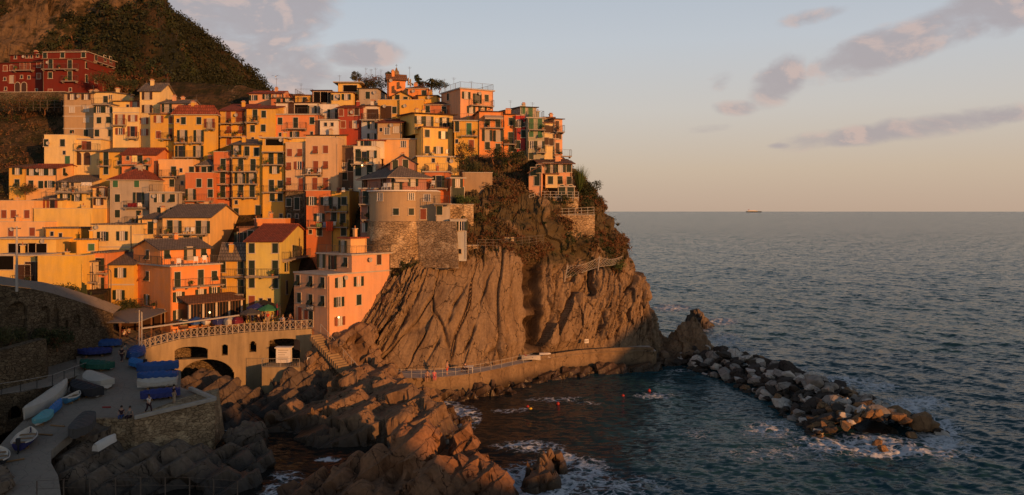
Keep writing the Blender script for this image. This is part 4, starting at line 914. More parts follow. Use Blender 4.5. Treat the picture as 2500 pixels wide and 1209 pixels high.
SLIP_L = [(850, 776), (700, 752), (560, 742), (330, 764), (250, 790), (205, 820), (185, 860), (190, 915), (166, 949), (57, 1027), (20, 1064), (0, 1087), (-60, 1110), (-120, 1300)]
def clampz(p): return Vector((p.x, p.y, min(p.z, 8.2)))
tri_sheet('slipway', [clampz(pslip(*q)) for q in SLIP_R+SLIP_L], M_PAVE)
def wall_cols(path, holes, thick, m, step=.14, back=None, backm=None):
    """a wall along path [(x, y, ztop, zbottom)] with arched or square openings (s0, s1, z0, z1, rise)"""
    pts = [Vector((a[0], a[1])) for a in path]; S = [0]
    for p, q in zip(pts[:-1], pts[1:]): S.append(S[-1]+(q-p).length)
    def at(s):
        x = np.interp(s, S, [p.x for p in pts]); y = np.interp(s, S, [p.y for p in pts]); return x, y, np.interp(s, S, [a[2] for a in path]), np.interp(s, S, [a[3] for a in path])
    n = int(S[-1]/step); v = []; f = []; b = MB()
    for i in range(n):
        s0, s1 = S[-1]*i/n, S[-1]*(i+1)/n; sm = (s0+s1)/2
        x0, y0, zt0, zb0 = at(s0); x1, y1, zt1, zb1 = at(s1); d = Vector((x1-x0, y1-y0)).normalized(); nx, ny = -d.y*thick, d.x*thick
        cuts = []
        for (a, c, z0, z1, rise) in holes:
            if a < sm < c:
                h = z1
                if rise: tt = (sm-(a+c)/2)/((c-a)/2); h = z1-rise+rise*math.sqrt(max(0, 1-tt*tt))
                cuts.append((z0, h))
        cuts.sort(); lo = None; segs = []; cur = 'b'
        for z0, h in cuts: segs.append((cur, z0)); cur = h
        segs.append((cur, 't'))
        for lo, hi in segs:
            l0, l1 = (zb0, zb1) if lo == 'b' else (lo, lo); h0, h1 = (zt0, zt1) if hi == 't' else (hi, hi)
            if h0-l0 < .02: continue
            b.poly([(x0, y0, l0), (x1, y1, l1), (x1+nx, y1+ny, l1), (x0+nx, y0+ny, l0), (x0, y0, h0), (x1, y1, h1), (x1+nx, y1+ny, h1), (x0+nx, y0+ny, h0)],
                   [(0, 1, 5, 4), (4, 5, 6, 7), (3, 7, 6, 2), (0, 3, 2, 1)]+[(1, 2, 6, 5), (0, 4, 7, 3)], m)
    return b, S, at
# ---- the arched retaining wall under the square, with its white railing
M_BRIDGE = plaster('harbour_wall', (.33, .245, .135), 1.3, 1.0)
bp = [P(340, 858, 92.0), P(372, 846, 93.6), P(440, 828, 95.5), P(600, 812, 97.3), P(762, 803, 98.6)]
path = [(p.x, p.y, p.z, 0.0) for p in bp]
def s_of(px):
    S = [0]
    for p, q in zip(bp[:-1], bp[1:]): S.append(S[-1]+(q.xy-p.xy).length)
    best = min(((abs((np.interp(s, S, [p.x for p in bp])/np.interp(s, S, [p.y for p in bp]))*F+CX-px), s) for s in np.linspace(0, S[-1], 600))); return best[1]
def zz_(py, D): return EYE-(py-HY)/F*D
bholes = [(s_of(437), s_of(572), -1, zz_(877, 96.3), 2.2), (s_of(425), s_of(507), zz_(878, 95.6), zz_(847, 95.6), .5), (s_of(540), s_of(557), zz_(867, 97), zz_(840, 97), .4), (s_of(609), s_of(625), zz_(860, 97.4), zz_(833, 97.4), .4), (s_of(655), s_of(732), zz_(885, 98), zz_(827, 98), .35)]
b_, S_, at_ = wall_cols(path, bholes, 1.1, M_BRIDGE)
bw = empty('harbour_wall', (0, 0, 0)); tag(bw, 'long arched retaining wall below the square with white crossed railing', 'wall')
b_.build('wall', bw)
c = MB()
back = [(p.x, p.y+4.5) for p in bp]
for (p, q), (p2, q2) in zip(zip(bp[:-1], bp[1:]), zip(back[:-1], back[1:])): c.poly([(p2[0], p2[1], -1), (q2[0], q2[1], -1), (q2[0], q2[1], p.z-.4), (p2[0], p2[1], p.z-.4)], [(0, 1, 2, 3)], M_OLDST)
c.build('vault_back', bw)
M_CRAIL = flat('cream_railing', (.42, .34, .25), .7, .2, .2); r = MB(); n = 30; LS = S_[-1]
for i in range(n+1):
    x, y, z, _ = at_(LS*i/n); y += .25
    r.box(x-.05, x+.05, y-.05, y+.05, z, z+1.1, M_CRAIL)
    if i < n:
        x2, y2, z2, _ = at_(LS*(i+1)/n); y2 += .25
        for h0, h1 in ((1.05, 1.05), (.12, .12), (.12, 1.05), (1.05, .12)): r.tube((x, y, z+h0), (x2, y2, z2+h1), .04 if h0 == h1 else .028, M_CRAIL, 4)
r.build('railing', bw)
k = MB(); a0 = P(657, 886, 97.2); a1 = P(735, 893, 96.0)
k.box(a0.x, a1.x+.2, a1.y-1.6, a0.y+.9, a0.z-3.6, a0.z, M_BRIDGE); rail_path(k, [(a0.x, a1.y-1.55, a0.z), (a1.x+.2, a1.y-1.55, a0.z)], M_RAILPALE, 1.0); k.build('platform', bw)
kk = empty('notice_board', P(692, 886, 96.6)); tag(kk, 'white painted kiosk board standing on the small platform of the harbour wall', 'kiosk')
q = MB(); q.box(-.85, .85, -.1, .6, .0, 1.75, M_WHITE); q.build('panel', kk); q = MB(); q.box(-.95, 1.0, -.35, .75, 1.75, 1.86, M_WHITE); q.build('roof', kk)
q = MB()
for i in range(5): q.box(-.6, .6-.2*(i % 3), -.115, -.10, 1.45-.27*i, 1.55-.27*i, M_CONC)
q.build('lettering', kk)
# ---- steps from the square down to the quay
M_QUAY0 = plaster('stair_stone', (.26, .18, .10), 1.3, .9); st = empty('stone_stairs', P(768, 812, 96.5), R(48)); tag(st, 'steep stone stairs leading from the square down to the quay', 'stairs')
q = MB(); o = P(775, 806, 97.5)
for i in range(24):
    q.box(-.8+i*.06, .9+i*.06, -2.2-i*.02, 1.6, -.24*(i+1)-3, -.24*i, M_CONC) if False else q.box(-.7+i*.07, .8+i*.07, -i*.28-.28, -i*.28, -.23*(i+1)-.7, -.23*(i+1), M_QUAY0)
q.build('steps', st); q = MB(); q.path([(.85, .0, .9), (.85+.07*24, -24*.28, -.23*24+.9)], .03, M_RAILPALE); [q.tube((.85+.07*i, -i*.28, -.23*i-.1), (.85+.07*i, -i*.28, -.23*i+.9), .025, M_RAILPALE, 4) for i in range(0, 24, 4)]; q.build('handrail', st)
# ---- the quay walk at the foot of the cliff
QP = [(770, 905), (850, 917), (925, 921), (1000, 923), (1060, 922), (1150, 913), (1220, 899), (1290, 883), (1400, 865), (1480, 859), (1560, 856), (1600, 858)]
QZ = 2.5; qf = [PZ(px, py, QZ) for px, py in QP]
def qcurve(n=90):
    t = np.linspace(0, len(qf)-1, n); i = np.arange(len(qf))
    X = np.interp(t, i, [p.x for p in qf]); Y = np.interp(t, i, [p.y for p in qf]); ker = np.hanning(13); ker /= ker.sum()
    X = np.convolve(np.pad(X, 6, mode='edge'), ker, 'valid'); Y = np.convolve(np.pad(Y, 6, mode='edge'), ker, 'valid'); return X, Y
QX, QY = qcurve()
M_QUAY = rockmat('quay_stone', (.235, .16, .09), (.12, .075, .042), (.25, .165, .09), wet=.9)
b = MB(); rings = []
for x, y, x2, y2 in zip(QX, QY, np.roll(QX, -1), np.roll(QY, -1)):
    rings.append([(x-.1, y-.35, -1.5), (x, y, QZ-.28), (x-.0, y-.10, QZ-.26), (x, y-.10, QZ), (x-.3, y+4.5, QZ+.03), (x-.3, y+4.5, -1.5)])
rings[-1] = [(p[0]+.6, p[1]+.2, p[2]) for p in rings[-2]]
b.loft(rings, M_QUAY); b.mats.append(M_CONC)
for i, f in enumerate(b.f):
    zs_ = [b.v[j][2] for j in f]
    if len(f) == 4 and min(zs_) > QZ-.05: b.mi[i] = len(b.mats)-1
tag(b.build('quay', None), kind='structure')
qr = empty('quay_railing', (QX[15], QY[15], QZ)); tag(qr, 'thin pale railing with wires along the quay below the smooth cliff', 'railing'); b = MB(); o = Vector((QX[15], QY[15], QZ))
ii = list(range(19, 58, 1)); pp = [Vector((QX[i], QY[i]+.12, QZ))-o for i in ii]
for z in (.45, .95): b = MB(); b.path([p+Vector((0, 0, z)) for p in pp], .022, M_RAILPALE, 4); b.build('wire', qr)
for p in pp[::3]: q = MB(); q.tube(p, p+Vector((0, 0, 1.0)), .035, M_RAILPALE, 5); q.build('post', qr)
qk = MB()
for i in range(57, 89): qk.loft([[(QX[i], QY[i]-.08, QZ+.03), (QX[i], QY[i]+.32, QZ+.03), (QX[i], QY[i]+.32, QZ+.5), (QX[i], QY[i]-.08, QZ+.5)], [(QX[i+1], QY[i+1]-.08, QZ+.03), (QX[i+1], QY[i+1]+.32, QZ+.03), (QX[i+1], QY[i+1]+.32, QZ+.5), (QX[i+1], QY[i+1]-.08, QZ+.5)]], M_QUAY)
tag(qk.build('parapet'), 'low stone parapet along the seaward end of the quay', 'parapet')
# ---- round bastion with its terrace
ba = empty('round_bastion', P(975, 635, 109)); tag(ba, 'round plastered bastion on a rubble stone base with a white terrace', 'bastion')
o = ba.location; zt, zp, zb = zz_(467, 105)-o.z, zz_(540, 105)-o.z, -.7
RB = 3.95; wx = P(1066, 540, 105.6).x-o.x; M_BAST = plaster('stucco_bastion', (.40, .28, .16), .9)
def outline(rad, z, ext=0.0):
    p = [(rad*math.cos(a), rad*math.sin(a), z) for a in np.linspace(math.pi*1.02, math.pi*1.72, 26)]
    return [(-rad*.98, 6.5, z)]+p+[(wx+ext, -3.2-ext, z), (wx+ext, 6.5, z)]
q = MB(); q.loft([outline(RB, zp), outline(RB, zt)], M_BAST); q.build('wall', ba, smooth=False)
q = MB(); q.loft([outline(RB+.75, zb, 3.0), outline(RB+.45, zp-3.3, 2.9), outline(RB+.14, zp-.1, 2.7), outline(RB+.02, zp-.002, 2.6)], M_RUBBLE); q.loft([outline(RB+.38, zp-3.1, 2.75), outline(RB+.52, zp-3.0, 2.9), outline(RB+.36, zp-2.8, 2.75)], M_RUBBLE); q.build('base', ba)
q = MB(); q.loft([outline(RB+.3, zt+.002), outline(RB+.3, zt+.16)], M_WHITE); q.build('terrace_slab', ba)
q = MB(); rail_path(q, [(x, y, z+.16) for x, y, z in outline(RB+.15, zt)[1:-1:5]]+[(wx, -3.2, zt+.16)], M_IRON, 1.0, .25); q.build('railing', ba)
def on_bast(px, py, kind, shm, sc=1.0):
    a = (px-CX)/F; best = None
    pts = outline(RB, 0)
    for (p, q_) in zip(pts[:-1], pts[1:]):
        for t in np.linspace(0, 1, 12):
            x, y = p[0]+(q_[0]-p[0])*t, p[1]+(q_[1]-p[1])*t; e = abs((x+o.x)/(y+o.y)-a)
            if y < 1 and (best is None or e < best[0]): best = (e, x, y, math.atan2(q_[1]-p[1], q_[0]-p[0]))
    _, x, y, rz = best; z = zz_(py, y+o.y)-o.z; wd, hg = SIZES[kind]; hg *= sc
    w_ = link('door' if kind in 'dDg' else 'window', frame_mesh(wd, hg, M_TRIM, kind if kind in 'op' else 'x'), ba, (x, y, z)); w_.rotation_euler = (0, 0, rz)
    link('pane', pane_mesh(wd, hg, M_GLASS), w_)
    if kind in 'cd':
        for sx in (-wd/4, wd/4): link('shutter', shutter_mesh(wd/2-.01, hg, shm), w_, (sx, -.04, 0))
for px, py, k_, m_, sc in ((928, 481, 'p', M_GREEN, .9), (1004, 480, 'p', M_GREEN, .8), (967, 517, 'c', M_GREEN, .75), (1004, 517, 'c', M_GREEN, .75), (1041, 483, 'p', M_GREEN, .8), (1033, 523, 'd', M_BROWN, .75)): on_bast(px, py, k_, m_, sc)
# ---- harbour bastion (rubble platform wall) by the boats
hb = empty('rubble_platform', pslip(330, 1022)); tag(hb, 'rubble stone platform wall jutting out at the end of the slipway', 'wall'); o = hb.location
w0, w1, w2, w3 = pslip(224, 1026)-o, pslip(329, 1027)-o, pslip(525, 981)-o, pslip(534, 950)-o
q = MB(); q.loft([[(w0.x, w0.y, -5), (w1.x, w1.y, -5), (w2.x, w2.y, -5), (w3.x, w3.y+2, -5), (w0.x, w0.y+3, -5)], [(p.x, p.y, p.z+dz_) for p, dz_ in ((w0, .1), (w1, .12), (w2, .12), (w3, .1))]+[(w0.x, w0.y+3, w0.z-.05)]], M_RUBBLE); q.build('wall', hb)
q = MB()
for a, b2 in ((w1, w2), (w2, pslip(464, 955)-o)):
    d = (b2-a).normalized(); n_ = Vector((-d.y, d.x, 0))*.18
    q.loft([[a-n_+Vector((0, 0, .121)), a+n_+Vector((0, 0, .121)), a+n_+Vector((0, 0, .42)), a-n_+Vector((0, 0, .42))], [b2-n_+Vector((0, 0, .121)), b2+n_+Vector((0, 0, .121)), b2+n_+Vector((0, 0, .42)), b2-n_+Vector((0, 0, .42))]], M_CONC)
q.build('kerb', hb)
# ---- the old stone wall with blind arches on the far left and the terrace wall below it
aw = empty('arched_stone_wall', P(0, 800, 84)); tag(aw, 'sloping old stone wall with blind arches above the slipway', 'wall')
pa = [P(-60, 690, 82), P(0, 699, 83.5), P(60, 706, 85), P(115, 718, 87), P(200, 744, 91), P(268, 768, 95)]
path = [(p.x, p.y, p.z, slipz(p.y)-2) for p in pa]
def s2(px):
    return min((abs(np.interp(s, SS, [p.x for p in pa])/np.interp(s, SS, [p.y for p in pa])*F+CX-px), s) for s in np.linspace(0, SS[-1], 500))[1]
SS = [0]
for p, q_ in zip(pa[:-1], pa[1:]): SS.append(SS[-1]+(q_.xy-p.xy).length)
hol = []
for x0, x1, yt, yb, D in ((16, 68, 738, 830, 84.5), (96, 122, 747, 790, 87), (128, 145, 750, 800, 88.5), (157, 168, 779, 800, 90), (180, 197, 765, 796, 91.5), (206, 231, 776, 800, 93), (240, 262, 784, 800, 94.5)):
    hol.append((s2(x0), s2(x1), zz_(yb, D), zz_(yt, D), min(.5*(s2(x1)-s2(x0)), 1.2)))
b_, S2_, at2 = wall_cols(path, hol, .9, M_OLDST)
wb(b_, 'wall', aw)
c = MB()
for p, q_ in zip(pa[:-1], pa[1:]): c.poly([(p.x, p.y+.88, slipz(p.y)-2), (q_.x, q_.y+.88, slipz(q_.y)-2), (q_.x, q_.y+.88, q_.z-.02), (p.x, p.y+.88, p.z-.02)], [(0, 1, 2, 3)], M_OLDST); c.poly([(p.x, p.y+.9, p.z), (q_.x, q_.y+.9, q_.z), (q_.x-1, q_.y+5, q_.z+.3), (p.x-1, p.y+5, p.z+.3)], [(0, 1, 2, 3)], M_PAVE)
wb(c, 'blind_arch_back', aw)
tw = empty('terrace_wall', P(60, 930, 78)); tag(tw, 'mossy stone terrace wall below the arched wall', 'wall')
pb = [P(-60, 872, 76), P(40, 846, 79), P(113, 826, 81.5), P(118, 880, 82.6)]
b_, _, _ = wall_cols([(p.x, p.y, p.z, slipz(p.y)-2) for p in pb], [], 1.2, M_OLDST); wb(b_, 'wall', tw)
lw = empty('slipway_wall', P(60, 960, 75)); tag(lw, 'low stone wall with a small dark arch and pale railing beside the boats', 'wall')
pc = [P(-40, 985, 71), P(0, 966, 73), P(60, 957, 75.5), P(130, 942, 79), P(196, 915, 84), P(230, 906, 86.5)]
SS = [0]
pa_keep = pa; pa = pc
for p, q_ in zip(pc[:-1], pc[1:]): SS.append(SS[-1]+(q_.xy-p.xy).length)
b_, S3, at3 = wall_cols([(p.x, p.y, p.z, slipz(p.y)-2) for p in pc], [(s2(18), s2(54), slipz(74)-1, zz_(991, 74.5), .9)], .8, M_OLDST); wb(b_, 'wall', lw)
q = MB(); rail_path(q, [(at3(s)[0], at3(s)[1]+.3, at3(s)[2]) for s in np.linspace(0, S3[-1], 9)], M_RAILPALE, 1.05, bars=False); wb(q, 'railing', lw)
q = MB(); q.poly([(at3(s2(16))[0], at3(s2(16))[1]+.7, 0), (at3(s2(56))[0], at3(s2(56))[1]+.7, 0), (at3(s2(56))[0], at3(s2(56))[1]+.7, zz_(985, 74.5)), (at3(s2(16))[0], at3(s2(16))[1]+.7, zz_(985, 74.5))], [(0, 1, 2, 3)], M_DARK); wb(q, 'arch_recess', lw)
# path behind the low wall, up to the terrace wall
b = MB(); b.poly([(at3(s)[0], at3(s)[1]+.4, at3(s)[2]-.03) for s in np.linspace(0, S3[-1], 9)]+[(-46, 92, 5.9), (-58, 84, 5.0), (-62, 72, 4.0)], [tuple(range(12))], M_PAVE); tag(b.build('path'), kind='structure')
# ================================================================ ROCKS
M_ROCK = rockmat('shore_rock', (.22, .14, .08), (.105, .058, .032), (.26, .15, .08), wet=1.6)
M_ROCKD = rockmat('shore_rock_dark', (.115, .085, .062), (.06, .043, .032), (.14, .095, .06), wet=1.2); M_ROCKR = rockmat('shore_rock_red', (.24, .125, .065), (.11, .052, .028), (.28, .14, .07), wet=1.0)
M_ROCKG = rockmat('shore_rock_grey', (.17, .13, .095), (.09, .065, .045), (.20, .14, .09), wet=1.2)
def outcrop(name, label, domes, seed, m, res=.22, lean=0.5, amp=1.0, floor=-1.5, cat='rock', sharp=7.0, bed=.75):
    D = np.array(domes, float)  # x, y, rx, ry, top
    x0, x1 = (D[:, 0]-D[:, 2]).min()-.5, (D[:, 0]+D[:, 2]).max()+.5; y0, y1 = (D[:, 1]-D[:, 3]).min()-.5, (D[:, 1]+D[:, 3]).max()+.5
    xs = np.arange(x0, x1, res); ys = np.arange(y0, y1, res); Y, X = np.meshgrid(ys, xs, indexing='ij'); x, y = X.ravel(), Y.ravel()
    wx_ = x+.8*perlin(np.stack([x*.3, y*.3, x*0+seed], 1)); wy_ = y+.8*perlin(np.stack([x*.3, y*.3, x*0+seed+9], 1))
    z = np.full(len(x), floor-1.0)
    for cx, cy, rx, ry, tp in D:
        r2 = ((wx_-cx)/rx)**2+((wy_-cy)/ry)**2
        z = np.maximum(z, floor+(tp-floor)*(1-r2**(sharp/4)))
    z = np.maximum(z, floor-.6)
    p = np.stack([x, y, z], 1); g = p.reshape(len(ys), len(xs), 3)
    n = np.cross(np.gradient(g, axis=1), np.gradient(g, axis=0)); n /= np.linalg.norm(n, axis=2)[..., None]; n = n.reshape(-1, 3)
    s = x-lean*z; q = np.stack([s*.25, y*.22, (z+lean*x)*.15], 1)+seed
    w_ = .25*np.stack([perlin(p*.5+seed), perlin(p*.5+7+seed), perlin(p*.5+31)], 1)
    v1, e1 = voro(q+w_); v2, e2 = voro(q*2.6+w_)
    d = amp*(v1*1.0+v2*.26-.2*np.exp(-(e1/.03)**2)-.10*np.exp(-(e2/.05)**2)+.12*fbm(p*.8+seed, 4))
    d += amp*.10*ridged(np.stack([s*1.3, y*.4, (z+lean*x)*.25], 1)+seed, 3)
    p2 = p+n*d[:, None]*np.clip((z-floor+.6)/.8, 0, 1)[:, None]
    al = math.atan(lean)*.8; T_ = bed; bc = (-math.sin(al)*p2[:, 0]+math.cos(al)*p2[:, 2]+.25*perlin(p*.35+seed))/T_; fr = bc-np.floor(bc)
    off = (sst(fr, .28, .72)-fr)*T_*.85*np.clip((z-floor)/1.5, 0, 1)
    p2 = p2+off[:, None]*np.array([-math.sin(al), 0, math.cos(al)])
    f = grid_faces(len(ys), len(xs)); keep = p2[f][:, :, 2].max(1) > floor+.3; f = f[keep]
    used = np.unique(f); mp = np.full(len(p2), -1); mp[used] = np.arange(len(used))
    o = link(name, npmesh(name, p2[used], mp[f], m, False)); tag(o, label, cat); return o
def dm(px, py, D, rx, ry, dz=0): p = P(px, py, D); return (p.x, p.y, rx, ry, p.z+dz)
outcrop('rock_outcrop', 'large blocky rock outcrop between the quay and the harbour water', [dm(900, 898, 93, 5.5, 6), dm(940, 925, 90, 5, 5), dm(1000, 955, 86, 5.2, 5.5), dm(1045, 985, 82, 3.4, 4), dm(860, 965, 86, 5, 5), dm(790, 985, 84, 4.5, 4.5), dm(735, 975, 86, 3.2, 3.5), dm(700, 1010, 84.5, 2.6, 3.5), dm(930, 1000, 81, 6, 4.5), dm(820, 1030, 80, 5.5, 4), dm(1000, 1020, 79.5, 4.5, 3.5)], 3.3, M_ROCK, .17, .5, .55, bed=1.3)
outcrop('rock_outcrop', 'jagged slanting rock with twin peaks washed by surf', [dm(1010, 1063, 66, 2.2, 3.5, .5), dm(1045, 1078, 66.5, 2, 3, .3), dm(1120, 1062, 67, 1.3, 2.4, .7), dm(1140, 1085, 66.5, 1.6, 2, .3), dm(960, 1105, 65, 3, 3.5), dm(1060, 1130, 63.5, 4.2, 3.5), dm(1160, 1140, 63.6, 2.2, 2.4), dm(1195, 1160, 63, 1.4, 2), dm(960, 1160, 61.5, 5, 3.5), dm(870, 1120, 67, 2.4, 1.8, .2), dm(800, 1160, 64, 3.5, 2.4), dm(730, 1185, 62.5, 3, 2.2)], 8.1, M_ROCKR, .13, .95, .7, bed=1.0)
outcrop('rock_outcrop', 'broad dark rock shelf under the rubble platform', [dm(300, 1088, 68.5, 4.5, 4.5), dm(400, 1084, 69.8, 4.5, 4.5), dm(480, 1090, 70.6, 4, 3.6), dm(570, 1098, 71, 3.3, 3.2), dm(615, 1112, 70.5, 1.8, 2.4), dm(330, 1140, 65.5, 5, 3.5), dm(450, 1130, 67, 5, 3.5), dm(560, 1150, 66, 3.5, 3), dm(205, 1085, 68.3, 3, 4.2, .2), dm(185, 1120, 65.5, 2.6, 3.6, .3), dm(240, 1062, 70.5, 3, 3), dm(250, 1040, 72.5, 3, 2.5), dm(185, 1155, 63.2, 1.8, 2.5), dm(240, 1160, 63.5, 3, 3)], 5.7, M_ROCKG, .15, .7, .5, bed=1.2)
outcrop('rock_outcrop', 'dark sloping rocks below the harbour arch', [dm(500, 900, 96, 2.4, 4), dm(450, 925, 91, 2.5, 4), dm(545, 935, 91, 3, 4), dm(600, 940, 92, 3, 4, -.3), dm(640, 965, 90, 3.2, 4, -.4), dm(560, 995, 86, 4, 4, -.4), dm(640, 1015, 85, 2.8, 3.2, -.4), dm(720, 900, 95, 3, 3.5), dm(760, 905, 95, 3, 3.5), dm(800, 900, 96, 3, 3.5), dm(700, 945, 91, 3, 3), dm(760, 945, 92, 2.6, 3)], 2.2, M_ROCKD, .16, .9, .4, bed=1.1)
outcrop('bedded_rock', 'sloping bedded rock below the pink corner house', [dm(850, 815, 98, 3.2, 3.4), dm(805, 838, 97, 3, 3), dm(775, 866, 96, 2.6, 3), dm(885, 800, 100, 3.2, 3), dm(900, 850, 98.6, 4, 3), dm(835, 872, 96.5, 4, 3), dm(890, 890, 97, 3, 2.5)], 14.2, M_ROCK, .15, .9, .6)
outcrop('small_rock', 'small rounded rock in the dark water beside the platform', [dm(610, 1050, 77, 2.0, 2.2), dm(575, 1060, 77, 1.4, 1.6)], 1.2, M_ROCKG, .13, .4, .6)
outcrop('sea_stack', 'pointed brown sea stack at the root of the breakwater', [dm(1668, 778, 122, 4.4, 4.6, -.1), dm(1690, 768, 122, 4.0, 4.4, .1), dm(1705, 805, 121, 3.6, 4, .5), dm(1650, 815, 121, 3.4, 3.6), dm(1725, 838, 119, 2.6, 3), dm(1606, 815, 122.5, 3.0, 4), dm(1590, 790, 124, 2.6, 4), dm(1620, 850, 119, 3.4, 3), dm(1585, 846, 118, 2.6, 2.6), dm(1640, 860, 119.5, 3, 2.5)], 6.4, M_ROCK, .16, -.2, .6, sharp=3.4)
outcrop('sea_stack', 'low black rock in the surf behind the pointed sea stack', [dm(1700, 755, 158, 2.2, 2.5), dm(1718, 768, 156, 2.2, 2.2)], 4.2, M_ROCKG, .2, .3, .7)
outcrop('wave_washed_rock', 'dark rock with white surf breaking against it', [dm(1290, 1122, 67.5, .9, 1.2, .2), dm(1330, 1115, 67.6, 1.3, 1.6, .25), dm(1300, 1160, 65.5, 1.1, 1.4), dm(1360, 1112, 69, 1.0, 1.2, .1), dm(1345, 1150, 66, 1.4, 1.2)], 7.7, M_ROCK, .09, .3, .4)
outcrop('small_rock', 'low wet rock in the churning water beside the outcrop', [dm(1135, 1012, 86, 1.0, 1.0, .1)], 9.2, M_ROCK, .1, .3, .3)
outcrop('rock_apron', 'rough rock apron under the quay wall', [dm(1000, 945, 96, 3.5, 2.8, -.2), dm(1060, 955, 95.5, 3.5, 2.4, -.3), dm(1120, 950, 96, 3.0, 2.4, -.3), dm(1200, 930, 99, 3.2, 1.8, -.3), dm(1260, 912, 103, 3.2, 1.6, -.4)], 3.9, M_ROCK, .14, .5, .6)
outcrop('rock_apron', 'low wet ledge of rock along the foot of the seaward quay', [dm(px_, py_+34, D_, 3.4, 1.7, 0)[:4]+(.75,) for px_, py_, D_ in ((1290, 883, 105.6), (1340, 876, 107.8), (1390, 866, 110.2), (1440, 862, 111.6), (1490, 859, 112.6), (1540, 857, 113.2), (1585, 857, 114))], 21.0, M_ROCK, .16, .4, .45)
outcrop('rock_knoll', 'dark rock at the near corner of the slipway', [dm(-10, 1150, 60, 1.6, 2.6), dm(-20, 1190, 57, 1.8, 2.5)], 11.0, M_ROCKG, .12, .3, .5, floor=0)
# ---- breakwater boulders
import bmesh
def boulder_mesh(seed, m):
    rs = np.random.RandomState(seed); bm = bmesh.new()
    for _ in range(18):
        d = rs.normal(size=3); d /= np.linalg.norm(d); d *= rs.uniform(.82, 1.05); bm.verts.new((d[0]*.62, d[1]*.5, d[2]*.42))
    r_ = bmesh.ops.convex_hull(bm, input=bm.verts); bmesh.ops.delete(bm, geom=[g for g in r_['geom_interior'] if isinstance(g, bmesh.types.BMVert)], context='VERTS')
    bmesh.ops.bevel(bm, geom=bm.edges[:], offset=.06, segments=2, affect='EDGES', profile=.6, clamp_overlap=True)
    bmesh.ops.triangulate(bm, faces=bm.faces[:]); bmesh.ops.subdivide_edges(bm, edges=bm.edges[:], cuts=1, use_grid_fill=True)
    P_ = np.array([v.co for v in bm.verts]); n_ = .05*fbm(P_*3+seed, 3)
    for v, k_ in zip(bm.verts, n_): v.co = v.co*(1+k_*1.2)
    me = bpy.data.meshes.new('boulder'); bm.to_mesh(me); bm.free(); me.materials.append(m); return me
BM = [rockmat('boulder_pale', (.52, .47, .41), (.40, .35, .30), (.52, .45, .37)), rockmat('boulder_grey', (.30, .26, .22), (.19, .16, .135), (.30, .25, .20)), rockmat('boulder_dark', (.065, .05, .04), (.035, .028, .022), (.08, .06, .045)), rockmat('boulder_brown', (.26, .155, .075), (.15, .085, .045), (.28, .16, .075))]
BL = ['pale grey boulder lying in the breakwater', 'mid grey boulder lying in the breakwater', 'dark wet boulder lying in the breakwater', 'brown boulder lying near the seaward end of the breakwater']
BG = ['pale boulders of the breakwater', 'grey boulders of the breakwater', 'dark boulders of the breakwater', 'brown boulders of the breakwater']
BME = [[boulder_mesh(20+i*7+j, BM[i]) for j in range(6)] for i in range(4)]
SPL = [PZ(*q) for q in ((1655, 868), (1770, 892), (1880, 930), (2000, 985), (2095, 1032), (2155, 1064))]
def spine(t):
    i = min(int(t*5), 4); return SPL[i].lerp(SPL[i+1], t*5-i)
rs = np.random.RandomState(3); core = []
for i in range(13):
    p = spine(i/14); core.append((p.x, p.y, 3.8+.5*math.sin(i), 5.0+.5*math.cos(i*2), .3))
outcrop('breakwater_core', 'dark rubble core of the breakwater under the boulders', core, 12.1, M_ROCKG, .25, .3, .2, cat='breakwater')
for i in range(290):
    ci, cj = i % 41, i//41; t = min(1, max(0, (ci+rs.rand())/41)); p = spine(t); a = ((cj+rs.rand())/7.1)*2-1; hw = 5.2+1.5*t
    d = (spine(min(1, t+.02))-spine(max(0, t-.02))).normalized(); n_ = Vector((-d.y, d.x, 0))
    q = p+n_*a*hw; z = 2.0*(1-abs(a)**1.7)-.1+rs.uniform(-.2, .3)
    near = a*n_.y < 0     # the harbour side faces the camera
    pr = (.28, .24, .47, .01) if t < .55 else (.30, .24, .30, .16) if t < .8 else (.14, .08, .36, .42)
    k_ = rs.choice(4, p=pr); sz = rs.uniform(.85, 1.8)*(1.0 if i % 7 else 1.45)
    o = link('boulder', BME[k_][rs.randint(6)], None, (q.x, q.y, z)); o.scale = (sz*rs.uniform(.9, 1.5), sz, sz*rs.uniform(.75, 1.05)); o.rotation_euler = (rs.uniform(-.5, .5), rs.uniform(-.5, .5), rs.uniform(0, 6.28))
    tag(o, BL[k_], 'boulder', BG[k_])
pts_ = []; rv, rf_ = [], []; nb = 0
for i in range(620):
    t = rs.rand(); p = spine(t); a = rs.uniform(-1, 1); d = (spine(min(1, t+.02))-spine(max(0, t-.02))).normalized(); q = p+Vector((-d.y, d.x, 0))*a*(5.5+1.5*t)
    me_ = BME[2][rs.randint(6)]; co = np.zeros(len(me_.vertices)*3); me_.vertices.foreach_get('co', co); co = co.reshape(-1, 3)*rs.uniform(.5, 1.15)*np.array([1.2, 1, .9]); an = rs.uniform(0, 6.28); co = co @ np.array([[math.cos(an), math.sin(an), 0], [-math.sin(an), math.cos(an), 0], [0, 0, 1]])
    tri = np.zeros(len(me_.polygons)*4, int); tr = [list(pl.vertices) for pl in me_.polygons]; rv.append(co+np.array([q.x, q.y, 1.7*(1-abs(a)**1.7)-.1])); rf_ += [[v+nb for v in (f+[f[-1]] if len(f) == 3 else f[:4])] for f in tr]; nb += len(co)
me_ = bpy.data.meshes.new('rubble'); me_.from_pydata(np.concatenate(rv).tolist(), [], [f[:3] if f[2] == f[3] else f for f in rf_]); me_.materials.append(BM[2])
tag(link('breakwater_rubble', me_), 'small dark rubble filling the gaps between the breakwater boulders', 'rubble', kind='stuff')
